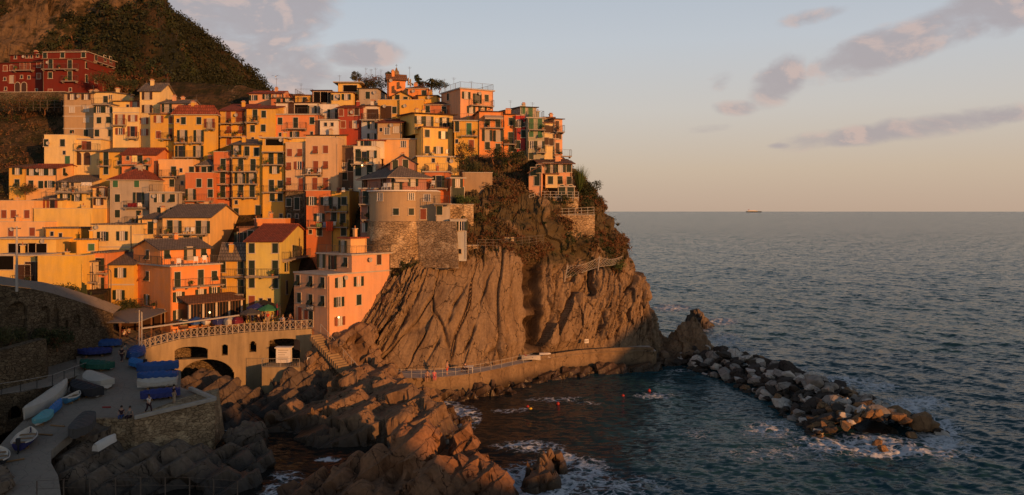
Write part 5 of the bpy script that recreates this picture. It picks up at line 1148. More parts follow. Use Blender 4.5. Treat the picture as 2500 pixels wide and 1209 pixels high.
for px, py in ((2250, 1052), (2286, 1056), (2140, 1085), (2225, 1066), (2155, 1098)):
    p = PZ(px, py); o = link('boulder', BME[3][rs.randint(6)], None, (p.x, p.y, .1)); s_ = rs.uniform(.8, 1.4); o.scale = (s_*1.3, s_, s_*.8); o.rotation_euler = (0, .2, rs.uniform(0, 6)); tag(o, 'low brown boulder washed by foam off the end of the breakwater', 'boulder', 'outlying boulders at the breakwater end')
# the bank that carries the arched wall, beyond the left edge of the slipway
b = MB(); pl = [(-150, 60), (-53, 66), (-54.8, 83.8), (-48.4, 97), (-52, 107), (-150, 107)]
b.prism(pl, -3, 12.2, M_TERR); tag(b.build('bank'), kind='structure')
# ================================================================ VEGETATION
def leaf_quads(cent, rad, n, size, rs, flatz=.8, up=0.0):
    """n leaf-sized faces spread through each clump: centres Nx3, radii N"""
    cent = np.asarray(cent, float); rad = np.asarray(rad, float); N = len(cent)
    d = rs.normal(size=(N, n, 3)); d /= np.linalg.norm(d, axis=2)[..., None]; r = rs.rand(N, n, 1)**.45
    c = cent[:, None]+d*r*rad[:, None, None]*np.array([1, 1, flatz])
    a = rs.normal(size=(N, n, 3)); a[..., 2] += up; a /= np.linalg.norm(a, axis=2)[..., None]
    b = np.cross(a, rs.normal(size=(N, n, 3))); b /= np.linalg.norm(b, axis=2)[..., None]+1e-9
    s = size*(rs.rand(N, n, 1)*.7+.6)*np.ones((N, 1, 1)) if np.isscalar(size) else np.asarray(size)[:, None, None]*(rs.rand(N, n, 1)*.7+.6)
    v = np.stack([c-a*s, c+b*s*.45, c+a*s, c-b*s*.45], 2).reshape(-1, 3)
    return v, np.arange(len(v)).reshape(-1, 4)
def leafmesh(name, cent, rad, n, size, mats, rs, mi=None, flatz=.8, up=0.0):
    v, f = leaf_quads(cent, rad, n, size, rs, flatz, up)
    m = np.repeat(mi if mi is not None else rs.randint(0, len(mats), len(cent)), n)
    return npmesh(name, v, f, mats, False, None, m)
rs = np.random.RandomState(42)
LD, LO, LY, LB = PLANT_MATS
LRUST = leafmat('leaf_rust', (.10, .045, .02), (.17, .08, .035))
# scrub on the cliff
cp = CL_P.reshape(-1, 3); cv_ = CL_V.reshape(-1); cn = CL_N.reshape(-1, 3)
vis = (cv_ > .3) & (cp[:, 2] < 29.8) & (cn[:, 1] < .3) & (cp[:, 0] > -24)
idx = np.where(vis)[0]; clus = perlin(cp[idx]*.22+5); wgt = np.clip(clus+.25, 0.02, 1)*cv_[idx]; wgt /= wgt.sum()
pick = rs.choice(idx, 2500, p=wgt, replace=True); pc_ = cp[pick]+cn[pick]*.12
kind = np.clip((perlin(pc_*.3+9)*2.2+1.6+rs.normal(0, .5, len(pick))), 0, 3.99).astype(int)
tag(link('cliff_scrub', leafmesh('cliff_scrub', pc_, rs.uniform(.2, .75, len(pick)), 40, rs.uniform(.08, .17, len(pick)), [LD, LRUST, LY, LO], rs, kind)), 'dry scrub and grass covering the upper cliff', 'scrub', kind='stuff')
LF = leafmat('leaf_forest', (.016, .021, .009), (.034, .036, .014))
# scrub and low trees on the mountain and on the terraces
ok = (HP[:, 0] > -190) & (HP[:, 1] < 232) & (HP[:, 2] > 30) & (HRK < .5)
i_ = np.where(ok)[0]; den = np.clip(.75+perlin(HP[i_]*.06)*1.0, .12, 1)*np.where(HSP[i_] < .5, 1.5, 1.5)*np.where(HP[i_][:, 0] < -150, .2, 1); pick = rs.choice(i_, 17000, p=den/den.sum())
pc_ = HP[pick]+rs.normal(0, .3, (len(pick), 3)); far = HSP[pick] < .5
kind = np.where(far, np.clip(perlin(pc_*.09)*2+.8+rs.normal(0, .5, len(pick)), 0, 2.9), np.clip(perlin(pc_*.08)*2.4+1.7+rs.normal(0, .6, len(pick)), 0, 3.9)).astype(int)
tag(link('mountain_scrub', leafmesh('mountain_scrub', pc_+np.array([0, 0, .4]), np.where(far, rs.uniform(.7, 2.0, len(pick)), rs.uniform(.5, 1.5, len(pick))), 22, rs.uniform(.2, .42, len(pick)), [LF, LF, LD, LRUST], rs, kind)), 'dense dark scrub covering the mountain behind the village', 'scrub', kind='stuff')
x = rs.uniform(-112, -52, 2600); y = rs.uniform(108, 158, 2600); keep = (x/y < -.545) | ((x/y < -.49) & (y > 132)); x, y = x[keep], y[keep]
z = slope_z(x, y); pc_ = np.stack([x, y, z+.2], 1); kind = np.clip(perlin(pc_*.15)*2.4+1.7+rs.normal(0, .6, len(x)), 0, 3.9).astype(int)
tag(link('terrace_scrub', leafmesh('terrace_scrub', pc_, rs.uniform(.4, 1.2, len(x)), 36, rs.uniform(.12, .25, len(x)), [LD, LRUST, LY, LO], rs, kind)), 'rough plants on the terraced slope beside the village', 'scrub', kind='stuff')
def tree(name, label, px, py, D, hh, w, mats, cat='tree', trunk=.35, n=26, per=70, leaf=.12, flatz=.75, group=None, seed=0):
    """trunk with limbs and a crown of many leaf clumps; (px, py) is the foot"""
    r = np.random.RandomState(seed+int(px)); b0 = P(px, py, D); t = empty(name, b0); tag(t, label, cat, group)
    th = hh*trunk; m = MB(); top = Vector((r.normal(0, .1)*w, r.normal(0, .1)*w, th)); m.tube((0, 0, -.4), top, .045*hh**.8+.03, M_WOOD, 7, .03*hh**.8+.02)
    cs = []
    for i in range(n):
        d = r.normal(size=3); d /= np.linalg.norm(d); q = r.rand()**.4
        c = np.array([d[0]*q*w*.5, d[1]*q*w*.5, th+(hh-th)*.5+d[2]*q*(hh-th)*.5]); cs.append(c)
        if i % 4 == 0: m.tube(top, tuple(c), .022*hh**.7, M_WOOD, 5, .008)
    m.build('trunk', t)
    rad = r.uniform(.16, .30, n)*w
    link('crown', leafmesh('crown', cs, rad, per, leaf, mats, r, flatz=flatz), t); return t
tree('bush', 'round dark bush above the garden wall under the yellow house', 1133, 400, 119.5, 2.9, 3.6, [LD, LRUST, LD], 'bush', .1, 22)
tree('bush', 'dark bush below the orange house with green doors', 1205, 395, 122.5, 2.3, 2.8, [LD, LD, LO], 'bush', .1, 18)
tree('bush', 'wide dark bush below the crimson house', 1250, 402, 122, 2.4, 3.6, [LD, LD, LO], 'bush', .1, 22)
tree('bush', 'dark creeper bush hanging over the garden fence', 1150, 420, 118, 1.3, 3.2, [LD, LO], 'bush', .1, 18)
tree('tree', 'dense dark tree on the outer edge of the headland', 1438, 492, 123.5, 3.6, 3.4, [LD, LD, LO], 'tree', .25, 34, 80)
tree('tree', 'rust coloured small tree beside the headland terrace', 1418, 505, 122, 2.0, 2.6, [LRUST, LD], 'tree', .2, 18)
tree('bush', 'green bush on the terrace below the headland house', 1350, 520, 118.6, 1.7, 2.0, [LO, LB, LD], 'bush', .1, 16)
tree('small_tree', 'small leafy tree standing in front of the headland terrace rail', 1382, 520, 118.4, 2.9, 2.2, [LD, LO], 'tree', .4, 18)
tree('bush', 'dark hanging bush on the cliff below the small orange red house', 1172, 560, 110, 2.3, 1.4, [LD, LO], 'bush', .1, 16)
tree('bush', 'green bushes under the rockfall net', 1500, 662, 119, 1.6, 3.2, [LO, LD, LB], 'bush', .1, 22)
tree('bush', 'low hedge in front of the green garage door', 1135, 497, 109.6, .8, 3.4, [LO, LB], 'hedge', .1, 20)
tree('bush', 'dark shrubs on the skyline behind the yellow penthouse', 868, 203, 146, 2.0, 2.2, [LO, LD], 'bush', .1, 16)
tree('bush', 'tall dark hedge on the skyline beside the orange gabled house', 925, 216, 145, 2.2, 4.6, [LD, LD, LRUST], 'hedge', .1, 26)
tree('bush', 'brown hedge on the skyline next to the dark hedge', 900, 216, 145.5, 1.8, 3.4, [LRUST, LD], 'hedge', .1, 20)
tree('tree', 'small tree behind the chimney of the orange gabled house', 950, 192, 147, 1.2, 1.6, [LD, LO], 'tree', .3, 12)
tree('tree', 'cypress like dark tree on the skyline right of the orange house', 1020, 214, 147, 2.3, 1.4, [LD], 'tree', .2, 18)
tree('tree', 'dark rounded tree under the palm on the skyline', 1072, 222, 146.5, 2.0, 3.2, [LD, LD, LO], 'tree', .2, 26)
tree('tree', 'dark bush tree left of the palm on the skyline', 1036, 220, 147, 1.7, 2.0, [LD, LRUST], 'tree', .2, 16)
tree('tree', 'round tree in front of the dark red block', 252, 216, 147, 2.9, 4.6, [LRUST, LD, LO], 'tree', .2, 34)
tree('bush', 'small green bush beside the dark red block', 310, 216, 146, 1.6, 3.0, [LO, LD], 'bush', .1, 18)
tree('bush', 'dark leafy bush beside the door of the orange corner house', 318, 776, 102.5, 2.4, 3.2, [LD, LD, LO], 'bush', .1, 26)
tree('bush', 'dark creeper along the top of the arched wall', 152, 716, 97.5, .9, 3.2, [LD, LO], 'bush', .1, 18)
tree('bush', 'brown shrubs growing at the foot of the stone arches', 140, 850, 87, 2.0, 3.2, [LRUST, LO, LD], 'bush', .1, 26)
tree('bush', 'dark green bush at the foot of the first blind arch', 105, 850, 85, 2.0, 2.2, [LD, LO], 'bush', .1, 18)
tree('bush', 'dark bushes above the mossy terrace wall', 20, 840, 82, 1.5, 3.2, [LD, LO], 'bush', .1, 20)
tree('bush', 'potted shrubs on the flat roof by the pink shuttered house', 62, 470, 124, 1.2, 3.0, [LO, LRUST], 'bush', .1, 16)
for px, py, w_, hh_, lb in ((20, 272, 5, 2.6, 'rust brown bush at the far end below the dark red wing'), (62, 270, 5.5, 2.2, 'wide olive bush below the arched doorways of the red wing'), (110, 274, 5, 2.8, 'dark bush under the middle of the big red block'), (143, 268, 3.6, 2.4, 'dark bush between the red block and the weathered tan tower')):
    tree('bush', lb, px, py, 143.6, hh_, w_, [LRUST, LD, LO] if 'rust' in lb or 'olive' in lb else [LD, LRUST, LD], 'bush', .1, 26)
# tall feathery canes on the headland, a palm, a cactus and agaves
def spiky(name, label, px, py, D, n, hh, spread, m, wdt, cat, droop=.0, segs=4, z0=0.0):
    r = random.Random(int(px*7+py)); t = empty(name, P(px, py, D)); tag(t, label, cat); b = MB()
    for i in range(n):
        a = r.uniform(0, 6.28); s = r.uniform(.2, 1)*spread; h_ = hh*r.uniform(.6, 1)
        pts = []
        for k in range(segs+1):
            u = k/segs; pts.append(Vector((math.cos(a)*s*u, math.sin(a)*s*u, z0+h_*u-droop*s*u*u)))
        side = Vector((-math.sin(a), math.cos(a), 0))
        for k in range(segs):
            w0, w1 = wdt*(1-(k/segs)**1.6), wdt*(1-((k+1)/segs)**1.6)
            b.poly([pts[k]-side*w0, pts[k]+side*w0, pts[k+1]+side*w1, pts[k+1]-side*w1], [(0, 1, 2, 3)], m)
    b.build('leaves', t); return t, b
spiky('giant_cane', 'tall feathery green canes beside the headland house', 1415, 470, 122.6, 260, 4.6, 1.9, LB, .05, 'plant', .3)
spiky('palm_tree', 'palm tree with drooping fronds on the skyline of the village', 1053, 208, 147.5, 44, .9, 1.8, LD, .14, 'tree', 1.1, 6, .9)
b = MB(); b.tube((0, 0, -1.6), (0, 0, .95), .22, M_WOOD, 8, .16); b.build('trunk', bpy.data.objects['palm_tree'])
t = empty('cactus', P(206, 748, 96)); tag(t, 'tall columnar cactus clump by the arched wall', 'cactus'); b = MB()
for i in range(15):
    a = random.uniform(0, 6.28); rr = random.uniform(.1, .8); h_ = random.uniform(1.6, 2.9); b.tube((rr*.5*math.cos(a), rr*.5*math.sin(a), 0), (rr*math.cos(a), rr*math.sin(a), h_), .13, LD, 6, .09)
b.build('stems', t)
for px, py, D, lb in ((995, 655, 104.2, 'spiky agave rosette on the cliff below the rubble base'), (980, 664, 103.8, 'smaller spiky agave rosette next to the large one'), (1508, 552, 121.8, 'agave rosette at the seaward edge of the cliff'), (1228, 452, 115.5, 'agave rosette on the slope under the upper row'), (1232, 485, 114, 'agave rosette in the scrub beside the terrace wall')):
    spiky('agave', lb, px, py, D, 22, .75, .85, LO, .09, 'plant', .2)
# ================================================================ WALLS, FENCES AND NETS ON THE HEADLAND
def wallbox(name, label, x0, x1, yt, yb, D, m, th=0, dep=2.0, cat='wall', ext=2.5):
    t = R(th); c, s = math.cos(t), math.sin(t); k1 = (x1-CX)/F; a = P(x0, yb, D); W = (k1*D-a.x)/(c-k1*s); o = empty(name, a, t); tag(o, label, cat)
    q = MB(); hh = P(x0, yt, D).z-a.z; q.box(0, W, 0, dep, -ext, hh, m); q.build('wall', o); q = MB(); q.box(-.06, W+.06, -.06, dep, hh+.002, hh+.1, M_CONC); q.build('coping', o); return o
wallbox('garden_wall', 'plain stone garden wall below the dark creeper', 1130, 1202, 422, 452, 115.5, plaster('garden_wall', (.36, .25, .15), 1.2), 8)
wallbox('retaining_wall', 'stone retaining wall under the small orange red house', 1096, 1156, 500, 600, 108.6, M_RUBBLE, 8, 3)
wallbox('retaining_wall', 'short stone wall right of the white box tower', 1141, 1168, 600, 640, 106.2, M_RUBBLE, 8, 2)
wallbox('retaining_wall', 'stone terrace wall under the headland house', 1292, 1412, 483, 522, 117.8, M_RUBBLE, 6, 2.5)
wallbox('retaining_wall', 'lower stone terrace wall with railing on the headland', 1306, 1452, 526, 552, 116.2, M_RUBBLE, 10, 3)
wallbox('retaining_wall', 'long stone wall under the dark red block', -20, 158, 226, 234, 146.5, M_OLDST, -3, 3, ext=3.2)
def fence(name, label, pts, h=1.0, m=None, n=8, cat='railing', rails=(.15, .55, 1.0), r_=.03):
    pts = [P(*p) for p in pts]; o = empty(name, pts[0]); tag(o, label, cat); q = MB()
    for z in rails: q.path([p-pts[0]+Vector((0, 0, z*h)) for p in pts], r_, m or M_RAILPALE, 4)
    q.build('rail', o); L = [0]
    for a, b2 in zip(pts[:-1], pts[1:]): L.append(L[-1]+(b2-a).length)
    for i in range(n+1):
        s = L[-1]*i/n; p = Vector([np.interp(s, L, [v[k] for v in pts]) for k in range(3)])-pts[0]; q = MB(); q.tube(p-Vector((0, 0, .4)), p+Vector((0, 0, h)), .04, m or M_RAILPALE, 5); q.build('post', o)
    return o
fence('terrace_railing', 'white railing of the lower garden terrace on the headland', [(1306, 525, 116), (1380, 526, 117), (1450, 522, 118.6)], .95, M_RAILPALE, 9)
fence('terrace_railing', 'white railing along the terrace in front of the arched ground floor', [(1292, 492, 116.6), (1318, 483, 117.2), (1412, 484, 117.8)], .9, M_RAILPALE, 9)
fence('path_railing', 'rusty pipe railing along the scrubby cliff path', [(1166, 602, 105.5), (1215, 602, 107.5), (1270, 597, 110), (1326, 590, 112.5)], .9, M_IRON, 9)
fence('slope_fence', 'wire fence with posts on the slope below the dark red block', [(30, 265, 143), (90, 266, 142), (150, 265, 141)], 1.4, M_IRON, 7, 'fence')
fence('path_railing', 'thin pale railing at the very bottom edge of the harbour path', [(90, 1214, 52.5), (200, 1209, 53.2), (320, 1204, 53.8), (440, 1204, 54.2), (580, 1212, 54.6)], 1.05, M_IRON, 8, rails=(.5, 1.0), r_=.014)
nt = empty('rockfall_net', P(1378, 680, 114.5)); tag(nt, 'rockfall net stretched between two poles across the cliff', 'net'); o = nt.location
A, B_, C_ = P(1386, 650, 114.6), P(1464, 628, 116.6), P(1520, 626, 118.6); a2, b2, c2 = P(1378, 680, 114.5), P(1460, 652, 116.6), P(1512, 645, 118.6); q = MB()
for (p, p2, e, e2) in ((A, a2, B_, b2), (B_, b2, C_, c2)):
    n = 16; m_ = 6
    f_ = lambda u, v: p.lerp(e, u).lerp(p2.lerp(e2, u), v)+Vector((0, .1*math.sin(u*9), -.35*math.sin(math.pi*u)*(1-v)))-o
    for i in range(n):
        for j in range(m_):
            if (i+j) % 2 == 0: q.tube(f_(i/n, j/m_), f_((i+1)/n, (j+1)/m_), .02, M_RAILPALE, 3)
            else: q.tube(f_((i+1)/n, j/m_), f_(i/n, (j+1)/m_), .02, M_RAILPALE, 3)
    for v in (0, 1): q.path([f_(i/n, v) for i in range(n+1)], .03, M_RAILPALE, 4)
q.build('mesh', nt)
for p, p2 in ((A, a2), (B_, b2)): q = MB(); q.tube(p2-o+Vector((0, 0, -.5)), p-o+Vector((0, 0, .2)), .07, M_RAILPALE, 6); q.build('pole', nt)
def sign(name, label, px, py, D, w_, h_, m, th=20):
    o = empty(name, P(px, py, D), R(th)); tag(o, label, 'sign'); q = MB(); q.box(-w_/2, w_/2, -.04, .0, 0, h_, m); q.build('panel', o); q = MB(); q.box(-w_*.3, -w_*.1, -.06, -.04, h_*.2, h_*.8, M_IRON); q.box(.05, w_*.35, -.06, -.04, h_*.55, h_*.7, M_IRON); q.box(.05, w_*.3, -.06, -.04, h_*.3, h_*.42, M_IRON); q.build('marking', o)
    for sx in (-1, 1): q = MB(); q.tube((sx*w_*.4, .05, -1.5), (sx*w_*.4, .05, h_*.9), .03, M_IRON, 5); q.build('leg', o)
sign('warning_sign', 'small white warning sign fixed on the cliff above the quay', 1432, 838, 113.2, .62, .55, M_WHITE, 24)
sign('warning_sign', 'small pale sign beside the platform below the square', 756, 879, 95, .55, .3, M_WHITE, 0)
# loose roof shelter on the scrub slope
sh_ = empty('garden_shed', P(1240, 592, 109.5)); tag(sh_, 'tiny pale shed with dark roof on the scrubby slope', 'shed'); q = MB(); q.box(-.5, .8, 0, 1, -.6, .75, M_TRIM); q.build('wall', sh_); q = MB(); q.box(-1.1, 1, -.3, 1.2, .752, .86, M_DKBROWN); q.build('roof', sh_)
# bell turret
bt = empty('bell_turret', P(968, 186, 149)); tag(bt, 'small stone bell turret with a cross on the skyline', 'turret'); q = MB()
q.loft([[(-r_, -r_, z), (r_, -r_, z), (r_, r_, z), (-r_, r_, z)] for z, r_ in ((-1.5, .62), (.3, .62), (.32, .45), (.9, .4), (1.0, .22), (1.5, .1))], M_RUBBLE); q.build('spire', bt); q = MB(); q.tube((0, 0, 1.4), (0, 0, 2.2), .03, M_IRON, 5); q.tube((-.2, 0, 1.95), (.2, 0, 1.95), .03, M_IRON, 5); q.build('cross', bt)
# television aerials on the roofs
k = 0
for px, py, D, hh in ((675, 234, 146, 3.2), (829, 200, 143, 1.2), (735, 232, 141, 2.0), (1000, 182, 144, 1.4), (1108, 216, 134, 1.8), (1150, 215, 135, 1.2), (480, 250, 131, 1.2), (870, 196, 144, 1.0), (893, 190, 146, 1.8), (906, 190, 146, 1.6), (917, 190, 146, 1.8), (930, 190, 146, 1.5), (1246, 260, 131, 1.0), (1300, 262, 130, .8), (1085, 215, 140, 1.6), (228, 225, 138, 1.2), (410, 210, 135, 1.5)):
    o = empty('television_aerial', P(px, py, D)); tag(o, 'thin television aerial on a village roof', 'aerial', 'television aerials on the roofs'); q = MB(); q.tube((0, 0, -.6), (0, 0, hh), .025, M_IRON, 4); q.tube((-.35, 0, hh-.1), (.35, 0, hh-.15), .015, M_IRON, 3); q.tube((-.25, 0, hh-.3), (.25, 0, hh-.34), .015, M_IRON, 3); q.build('mast', o)
# laundry hanging on balconies and lines
def cloth(name, label, px0, px1, py0, py1, D, m, wave=.06, cat='laundry', group=None):
    a = P(px0, py0, D); b2 = P(px1, py0, D); hh = a.z-P(px0, py1, D).z; o = empty(name, a); tag(o, label, cat, group); q = MB(); n, mm = 10, 7
    g = [[Vector(((b2.x-a.x)*i/n, wave*math.sin(i*1.7+j*.5)*(j/mm+.2), -hh*j/mm*(1-.12*abs(math.sin(i*.9))))) for i in range(n+1)] for j in range(mm+1)]
    g2 = [[v+Vector((0, .02, 0)) for v in r] for r in g]
    for j in range(mm):
        for i in range(n): q.poly([g[j][i], g[j][i+1], g[j+1][i+1], g[j+1][i]], [(0, 3, 2, 1)], m); q.poly([g2[j][i], g2[j][i+1], g2[j+1][i+1], g2[j+1][i]], [(0, 1, 2, 3)], m)
    q.build('cloth', o)
CRED = flat('cloth_red', (.62, .08, .03), .9, .05, .1); CWHITE = flat('cloth_white', (.66, .60, .52), .9, .05, .08); CBLUE = flat('cloth_blue', (.06, .09, .22), .9, .05, .2); CDK = flat('cloth_dark', (.05, .03, .035), .9, .05, .2); CGRN = flat('cloth_green', (.14, .22, .10), .9, .05, .2)
cloth('hanging_towel', 'large red orange towel hanging from the laundry balcony', 796, 813, 541, 566, 114.6, CRED)
cloth('hanging_towel', 'pale blue towel beside the red orange towel', 788, 795, 542, 556, 114.6, CBLUE); cloth('hanging_towel', 'white cloth right of the red orange towel', 814, 820, 541, 552, 114.5, CWHITE)
cloth('hanging_laundry', 'dark red laundry on the balcony of the grey white house', 311, 334, 496, 506, 118.9, flat('cloth_maroon', (.16, .02, .025), .9, .05, .2)); cloth('hanging_laundry', 'white and red cloth on the balcony of the grey white house', 336, 346, 495, 505, 118.9, CWHITE)
cloth('hanging_sheet', 'pale sheets drying under the slate roof of the terrace house', 198, 224, 445, 454, 120.4, CWHITE)
cloth('hanging_laundry', 'dark laundry on the white balustrade of the terrace', 822, 832, 458, 472, 114.8, CDK); cloth('hanging_laundry', 'white shirt on the white balustrade of the terrace', 834, 842, 458, 470, 114.8, CWHITE); cloth('hanging_laundry', 'green cloth on the balcony railing of the laundry house', 772, 785, 545, 555, 114.8, CGRN)
# ================================================================ BOATS
def pc(name, c, **k): return flat(name, c, k.pop('rough', .6), k.pop('spec', .35), k.pop('var', .12), **k)
B_WHITE = pc('boat_white', (.62, .57, .50)); B_BLUE = pc('boat_blue', (.03, .085, .30)); B_SKY = pc('boat_sky_blue', (.07, .22, .36)); B_NAVY = pc('boat_navy', (.03, .03, .12)); B_BLACK = pc('boat_black', (.02, .021, .024)); B_TEAL = pc('boat_teal', (.10, .28, .32)); B_RED = pc('boat_red', (.30, .03, .025)); B_GREEN = pc('boat_green', (.05, .14, .10)); B_WOOD = pc('boat_wood', (.28, .16, .07))
T_BLUE = pc('tarp_blue', (.028, .085, .27), rough=.5); T_DBLUE = pc('tarp_dark_blue', (.025, .035, .16), rough=.5); T_GREEN = pc('tarp_green', (.015, .09, .06), rough=.55); T_BLACK = pc('tarp_black', (.022, .022, .025), rough=.6); T_CREAM = pc('tarp_cream', (.46, .42, .36), rough=.8); T_TEAL = pc('tarp_teal', (.12, .34, .38), rough=.6); T_GREY = pc('tarp_grey', (.075, .07, .065), rough=.7); T_MAROON = pc('tarp_maroon', (.17, .02, .04), rough=.7); T_SKY = pc('tarp_sky_blue', (.03, .16, .42), rough=.55)
def boat(name, label, bow, stern, hull, beam=.36, cover=None, kind='open', trim=None, group=None, base=None, flat_stern=True, seed=0, outboard=False, cat='boat'):
    """bow, stern: pixels on the slipway, or world points"""
    a = base or pslip(*bow) if not isinstance(bow, Vector) else bow; s = pslip(*stern) if not isinstance(stern, Vector) else stern
    v = a-s; L = v.length; mid = (a+s)/2; rz = math.atan2(v.y, v.x); pitch = -math.atan2(v.z, v.xy.length)
    o = empty(name, mid+Vector((0, 0, .12)), 0); o.rotation_euler = (0, pitch, rz); tag(o, label, cat, group)
    B = L*beam; Hh = max(.5, min(.95, L*.17)); r = random.Random(seed+int(L*100)); N = 18
    def half(t): return B/2*((1-max(0, t)**2.6) if t > 0 else (1-.42*abs(t)**2.6 if flat_stern else 1-abs(t)**2.6))
    def shr(t): return Hh*(.82+.30*t*t+(.10*t if t > 0 else 0))
    up = kind == 'upside'
    def ring(t, k=1.0, lift=0.0):
        w_, h_ = half(t)*k, shr(t); q = [(-w_, h_), (-w_*.92, h_*.55), (-w_*.62, h_*.16), (0, .0+.35*h_*max(0, t)**4), (w_*.62, h_*.16), (w_*.92, h_*.55), (w_, h_)]
        return [(t*L/2, y, (z+lift if not up else Hh-z+lift)) for y, z in q]
    T = [-1+2*i/N for i in range(N+1)]; T[-1] = .995
    m = MB(); m.loft([ring(t) for t in T], hull, close=False, caps=False)
    e0 = ring(-1); m.poly(e0, [tuple(range(7))], hull)
    if kind in ('open', 'upside'):
        inn = [ring(t*.97, .90, .07) for t in T]; m.loft([rr[::-1] for rr in inn], trim or B_WOOD, close=False, caps=False)
    h = m.build('hull', o, smooth=False)
    g = MB()
    for sd in (0, 6):
        g.path([ring(t)[sd] for t in T], .04, trim or hull, 5)
    if up: g.tube((-L*.42, 0, Hh+.03), (L*.42, 0, Hh+.0), .04, trim or hull, 5)
    g.build('gunwale', o)
    if kind == 'open':
        for t in (-.45, .05, .5):
            q = MB(); w_ = half(t)*.92; q.box(t*L/2-.13, t*L/2+.13, -w_, w_, shr(t)*.68, shr(t)*.68+.04, B_WOOD); q.build('thwart', o)
    if cover:
        q = MB(); rings = []
        for i, t in enumerate(T):
            w_, h_ = half(t)+.05, shr(t); rid = .30*(1-abs(t)**2)+.045*math.sin(i*1.9+seed)+.06
            low = h_*.45 if kind == 'cover' else .10
            wr = lambda j: .028*math.sin(i*2.3+j*1.7+seed)
            rings.append([(t*L/2*1.015, -w_*1.06+wr(0), low+wr(1)), (t*L/2*1.015, -w_-.03+wr(2)*.5, h_+.04), (t*L/2, -w_*.5, h_+.05+rid*.62+wr(3)), (t*L/2, 0, h_+.05+rid), (t*L/2, w_*.5, h_+.05+rid*.62+wr(4)), (t*L/2*1.015, w_+.03+wr(5)*.5, h_+.04), (t*L/2*1.015, w_*1.06+wr(6), low+wr(7))])
        q.loft(rings, cover, close=False, caps=False); q.poly(rings[0], [tuple(range(7))], cover); q.poly(rings[-1], [tuple(range(7))[::-1]], cover); q.build('tarpaulin', o)
    if outboard:
        q = MB(); x = -L/2-.12; hh = shr(-1); q.box(x-.16, x+.14, -.14, .14, hh-.05, hh+.42, B_BLACK); q.box(x-.07, x+.07, -.05, .05, hh-.75, hh-.05, B_BLACK); q.tube((x, 0, hh-.72), (x-.2, 0, hh-.72), .06, B_BLACK, 6); q.build('outboard_motor', o)
    if kind != 'canoe' and not up:      # trestles under the keel
        q = MB()
        for t in (-.5, .45): q.box(t*L/2-.08, t*L/2+.08, -B*.3, B*.3, -.16, .06, B_WOOD)
        q.build('keel_block', o)
    return o
boat('boat', 'boat under a bright blue tarpaulin, farthest of the row by the arch', (334, 912), (436, 903), B_WHITE, .34, T_BLUE, 'tarp', seed=1)
boat('boat', 'white boat with a blue cover, second of the row by the arch', (336, 934), (434, 928), B_WHITE, .36, T_BLUE, 'cover', seed=2)
boat('boat', 'white boat with its pale hull fully shown and pale cover by the arch', (335, 952), (432, 944), B_WHITE, .30, T_CREAM, 'cover', seed=12)
boat('boat', 'boat on a trailer under a deep blue tarpaulin at the platform', (343, 980), (440, 968), B_NAVY, .34, T_DBLUE, 'tarp', seed=3)
boat('boat', 'blue covered boat in front of the dark restaurant canopy', (222, 850), (296, 846), B_WHITE, .34, T_BLUE, 'tarp', seed=4)
boat('boat', 'dark boat with a blue cover beside the stone wall', (190, 873), (272, 868), B_BLACK, .34, T_DBLUE, 'cover', seed=5)
boat('boat', 'boat under a dark green tarpaulin', (196, 900), (272, 905), B_WHITE, .40, T_GREEN, 'tarp', seed=6)
boat('boat', 'small boat under a crumpled blue tarpaulin by the ramp wall', (320, 880), (340, 860), B_WHITE, .55, T_BLUE, 'tarp', seed=7)
boat('boat', 'sky blue covered boat with white stern by the ramp wall', (318, 892), (352, 902), B_WHITE, .46, T_SKY, 'tarp', seed=8, outboard=True)
boat('boat', 'round cream covered boat lying on the slipway', (212, 930), (262, 952), B_WHITE, .46, T_CREAM, 'cover', seed=9)
boat('boat', 'boat under a black tarpaulin beside the cream covered boat', (178, 952), (238, 972), B_WHITE, .42, T_BLACK, 'tarp', seed=10)
boat('boat', 'open sky blue rowing boat with white seats', (196, 972), (160, 990), B_SKY, .50, None, 'open', B_WHITE, seed=11)
boat('canoe', 'long white canoe leaning along the stone wall', (164, 958), (60, 1030), B_WHITE, .15, T_CREAM, 'canoe', flat_stern=False, cat='canoe')
boat('boat', 'white rowing boat with a striped teal cover', (86, 1046), (120, 1020), B_WHITE, .44, T_TEAL, 'cover', seed=13)
boat('kayak', 'narrow sky blue kayak between the canoe and the teal boat', (150, 994), (118, 1022), B_SKY, .16, T_SKY, 'canoe', flat_stern=False, cat='kayak')
boat('boat', 'open white boat with dark blue sides and blue bow cover', (76, 1066), (46, 1106), B_NAVY, .46, None, 'open', B_WHITE, seed=14, outboard=True)
boat('boat', 'boat under a dark grey tarpaulin by the rocks', (180, 1078), (218, 1032), B_BLACK, .36, T_GREY, 'tarp', seed=15)
boat('boat', 'white boat lying upside down on the rocks', PZ(284, 1075, 3.0), PZ(232, 1104, 2.7), B_WHITE, .40, None, 'upside', B_WHITE, seed=16)
boat('boat', 'black and white boat at the very edge of the slipway', (-8, 1112), (-12, 1150), B_BLACK, .55, None, 'open', B_WHITE, seed=17)
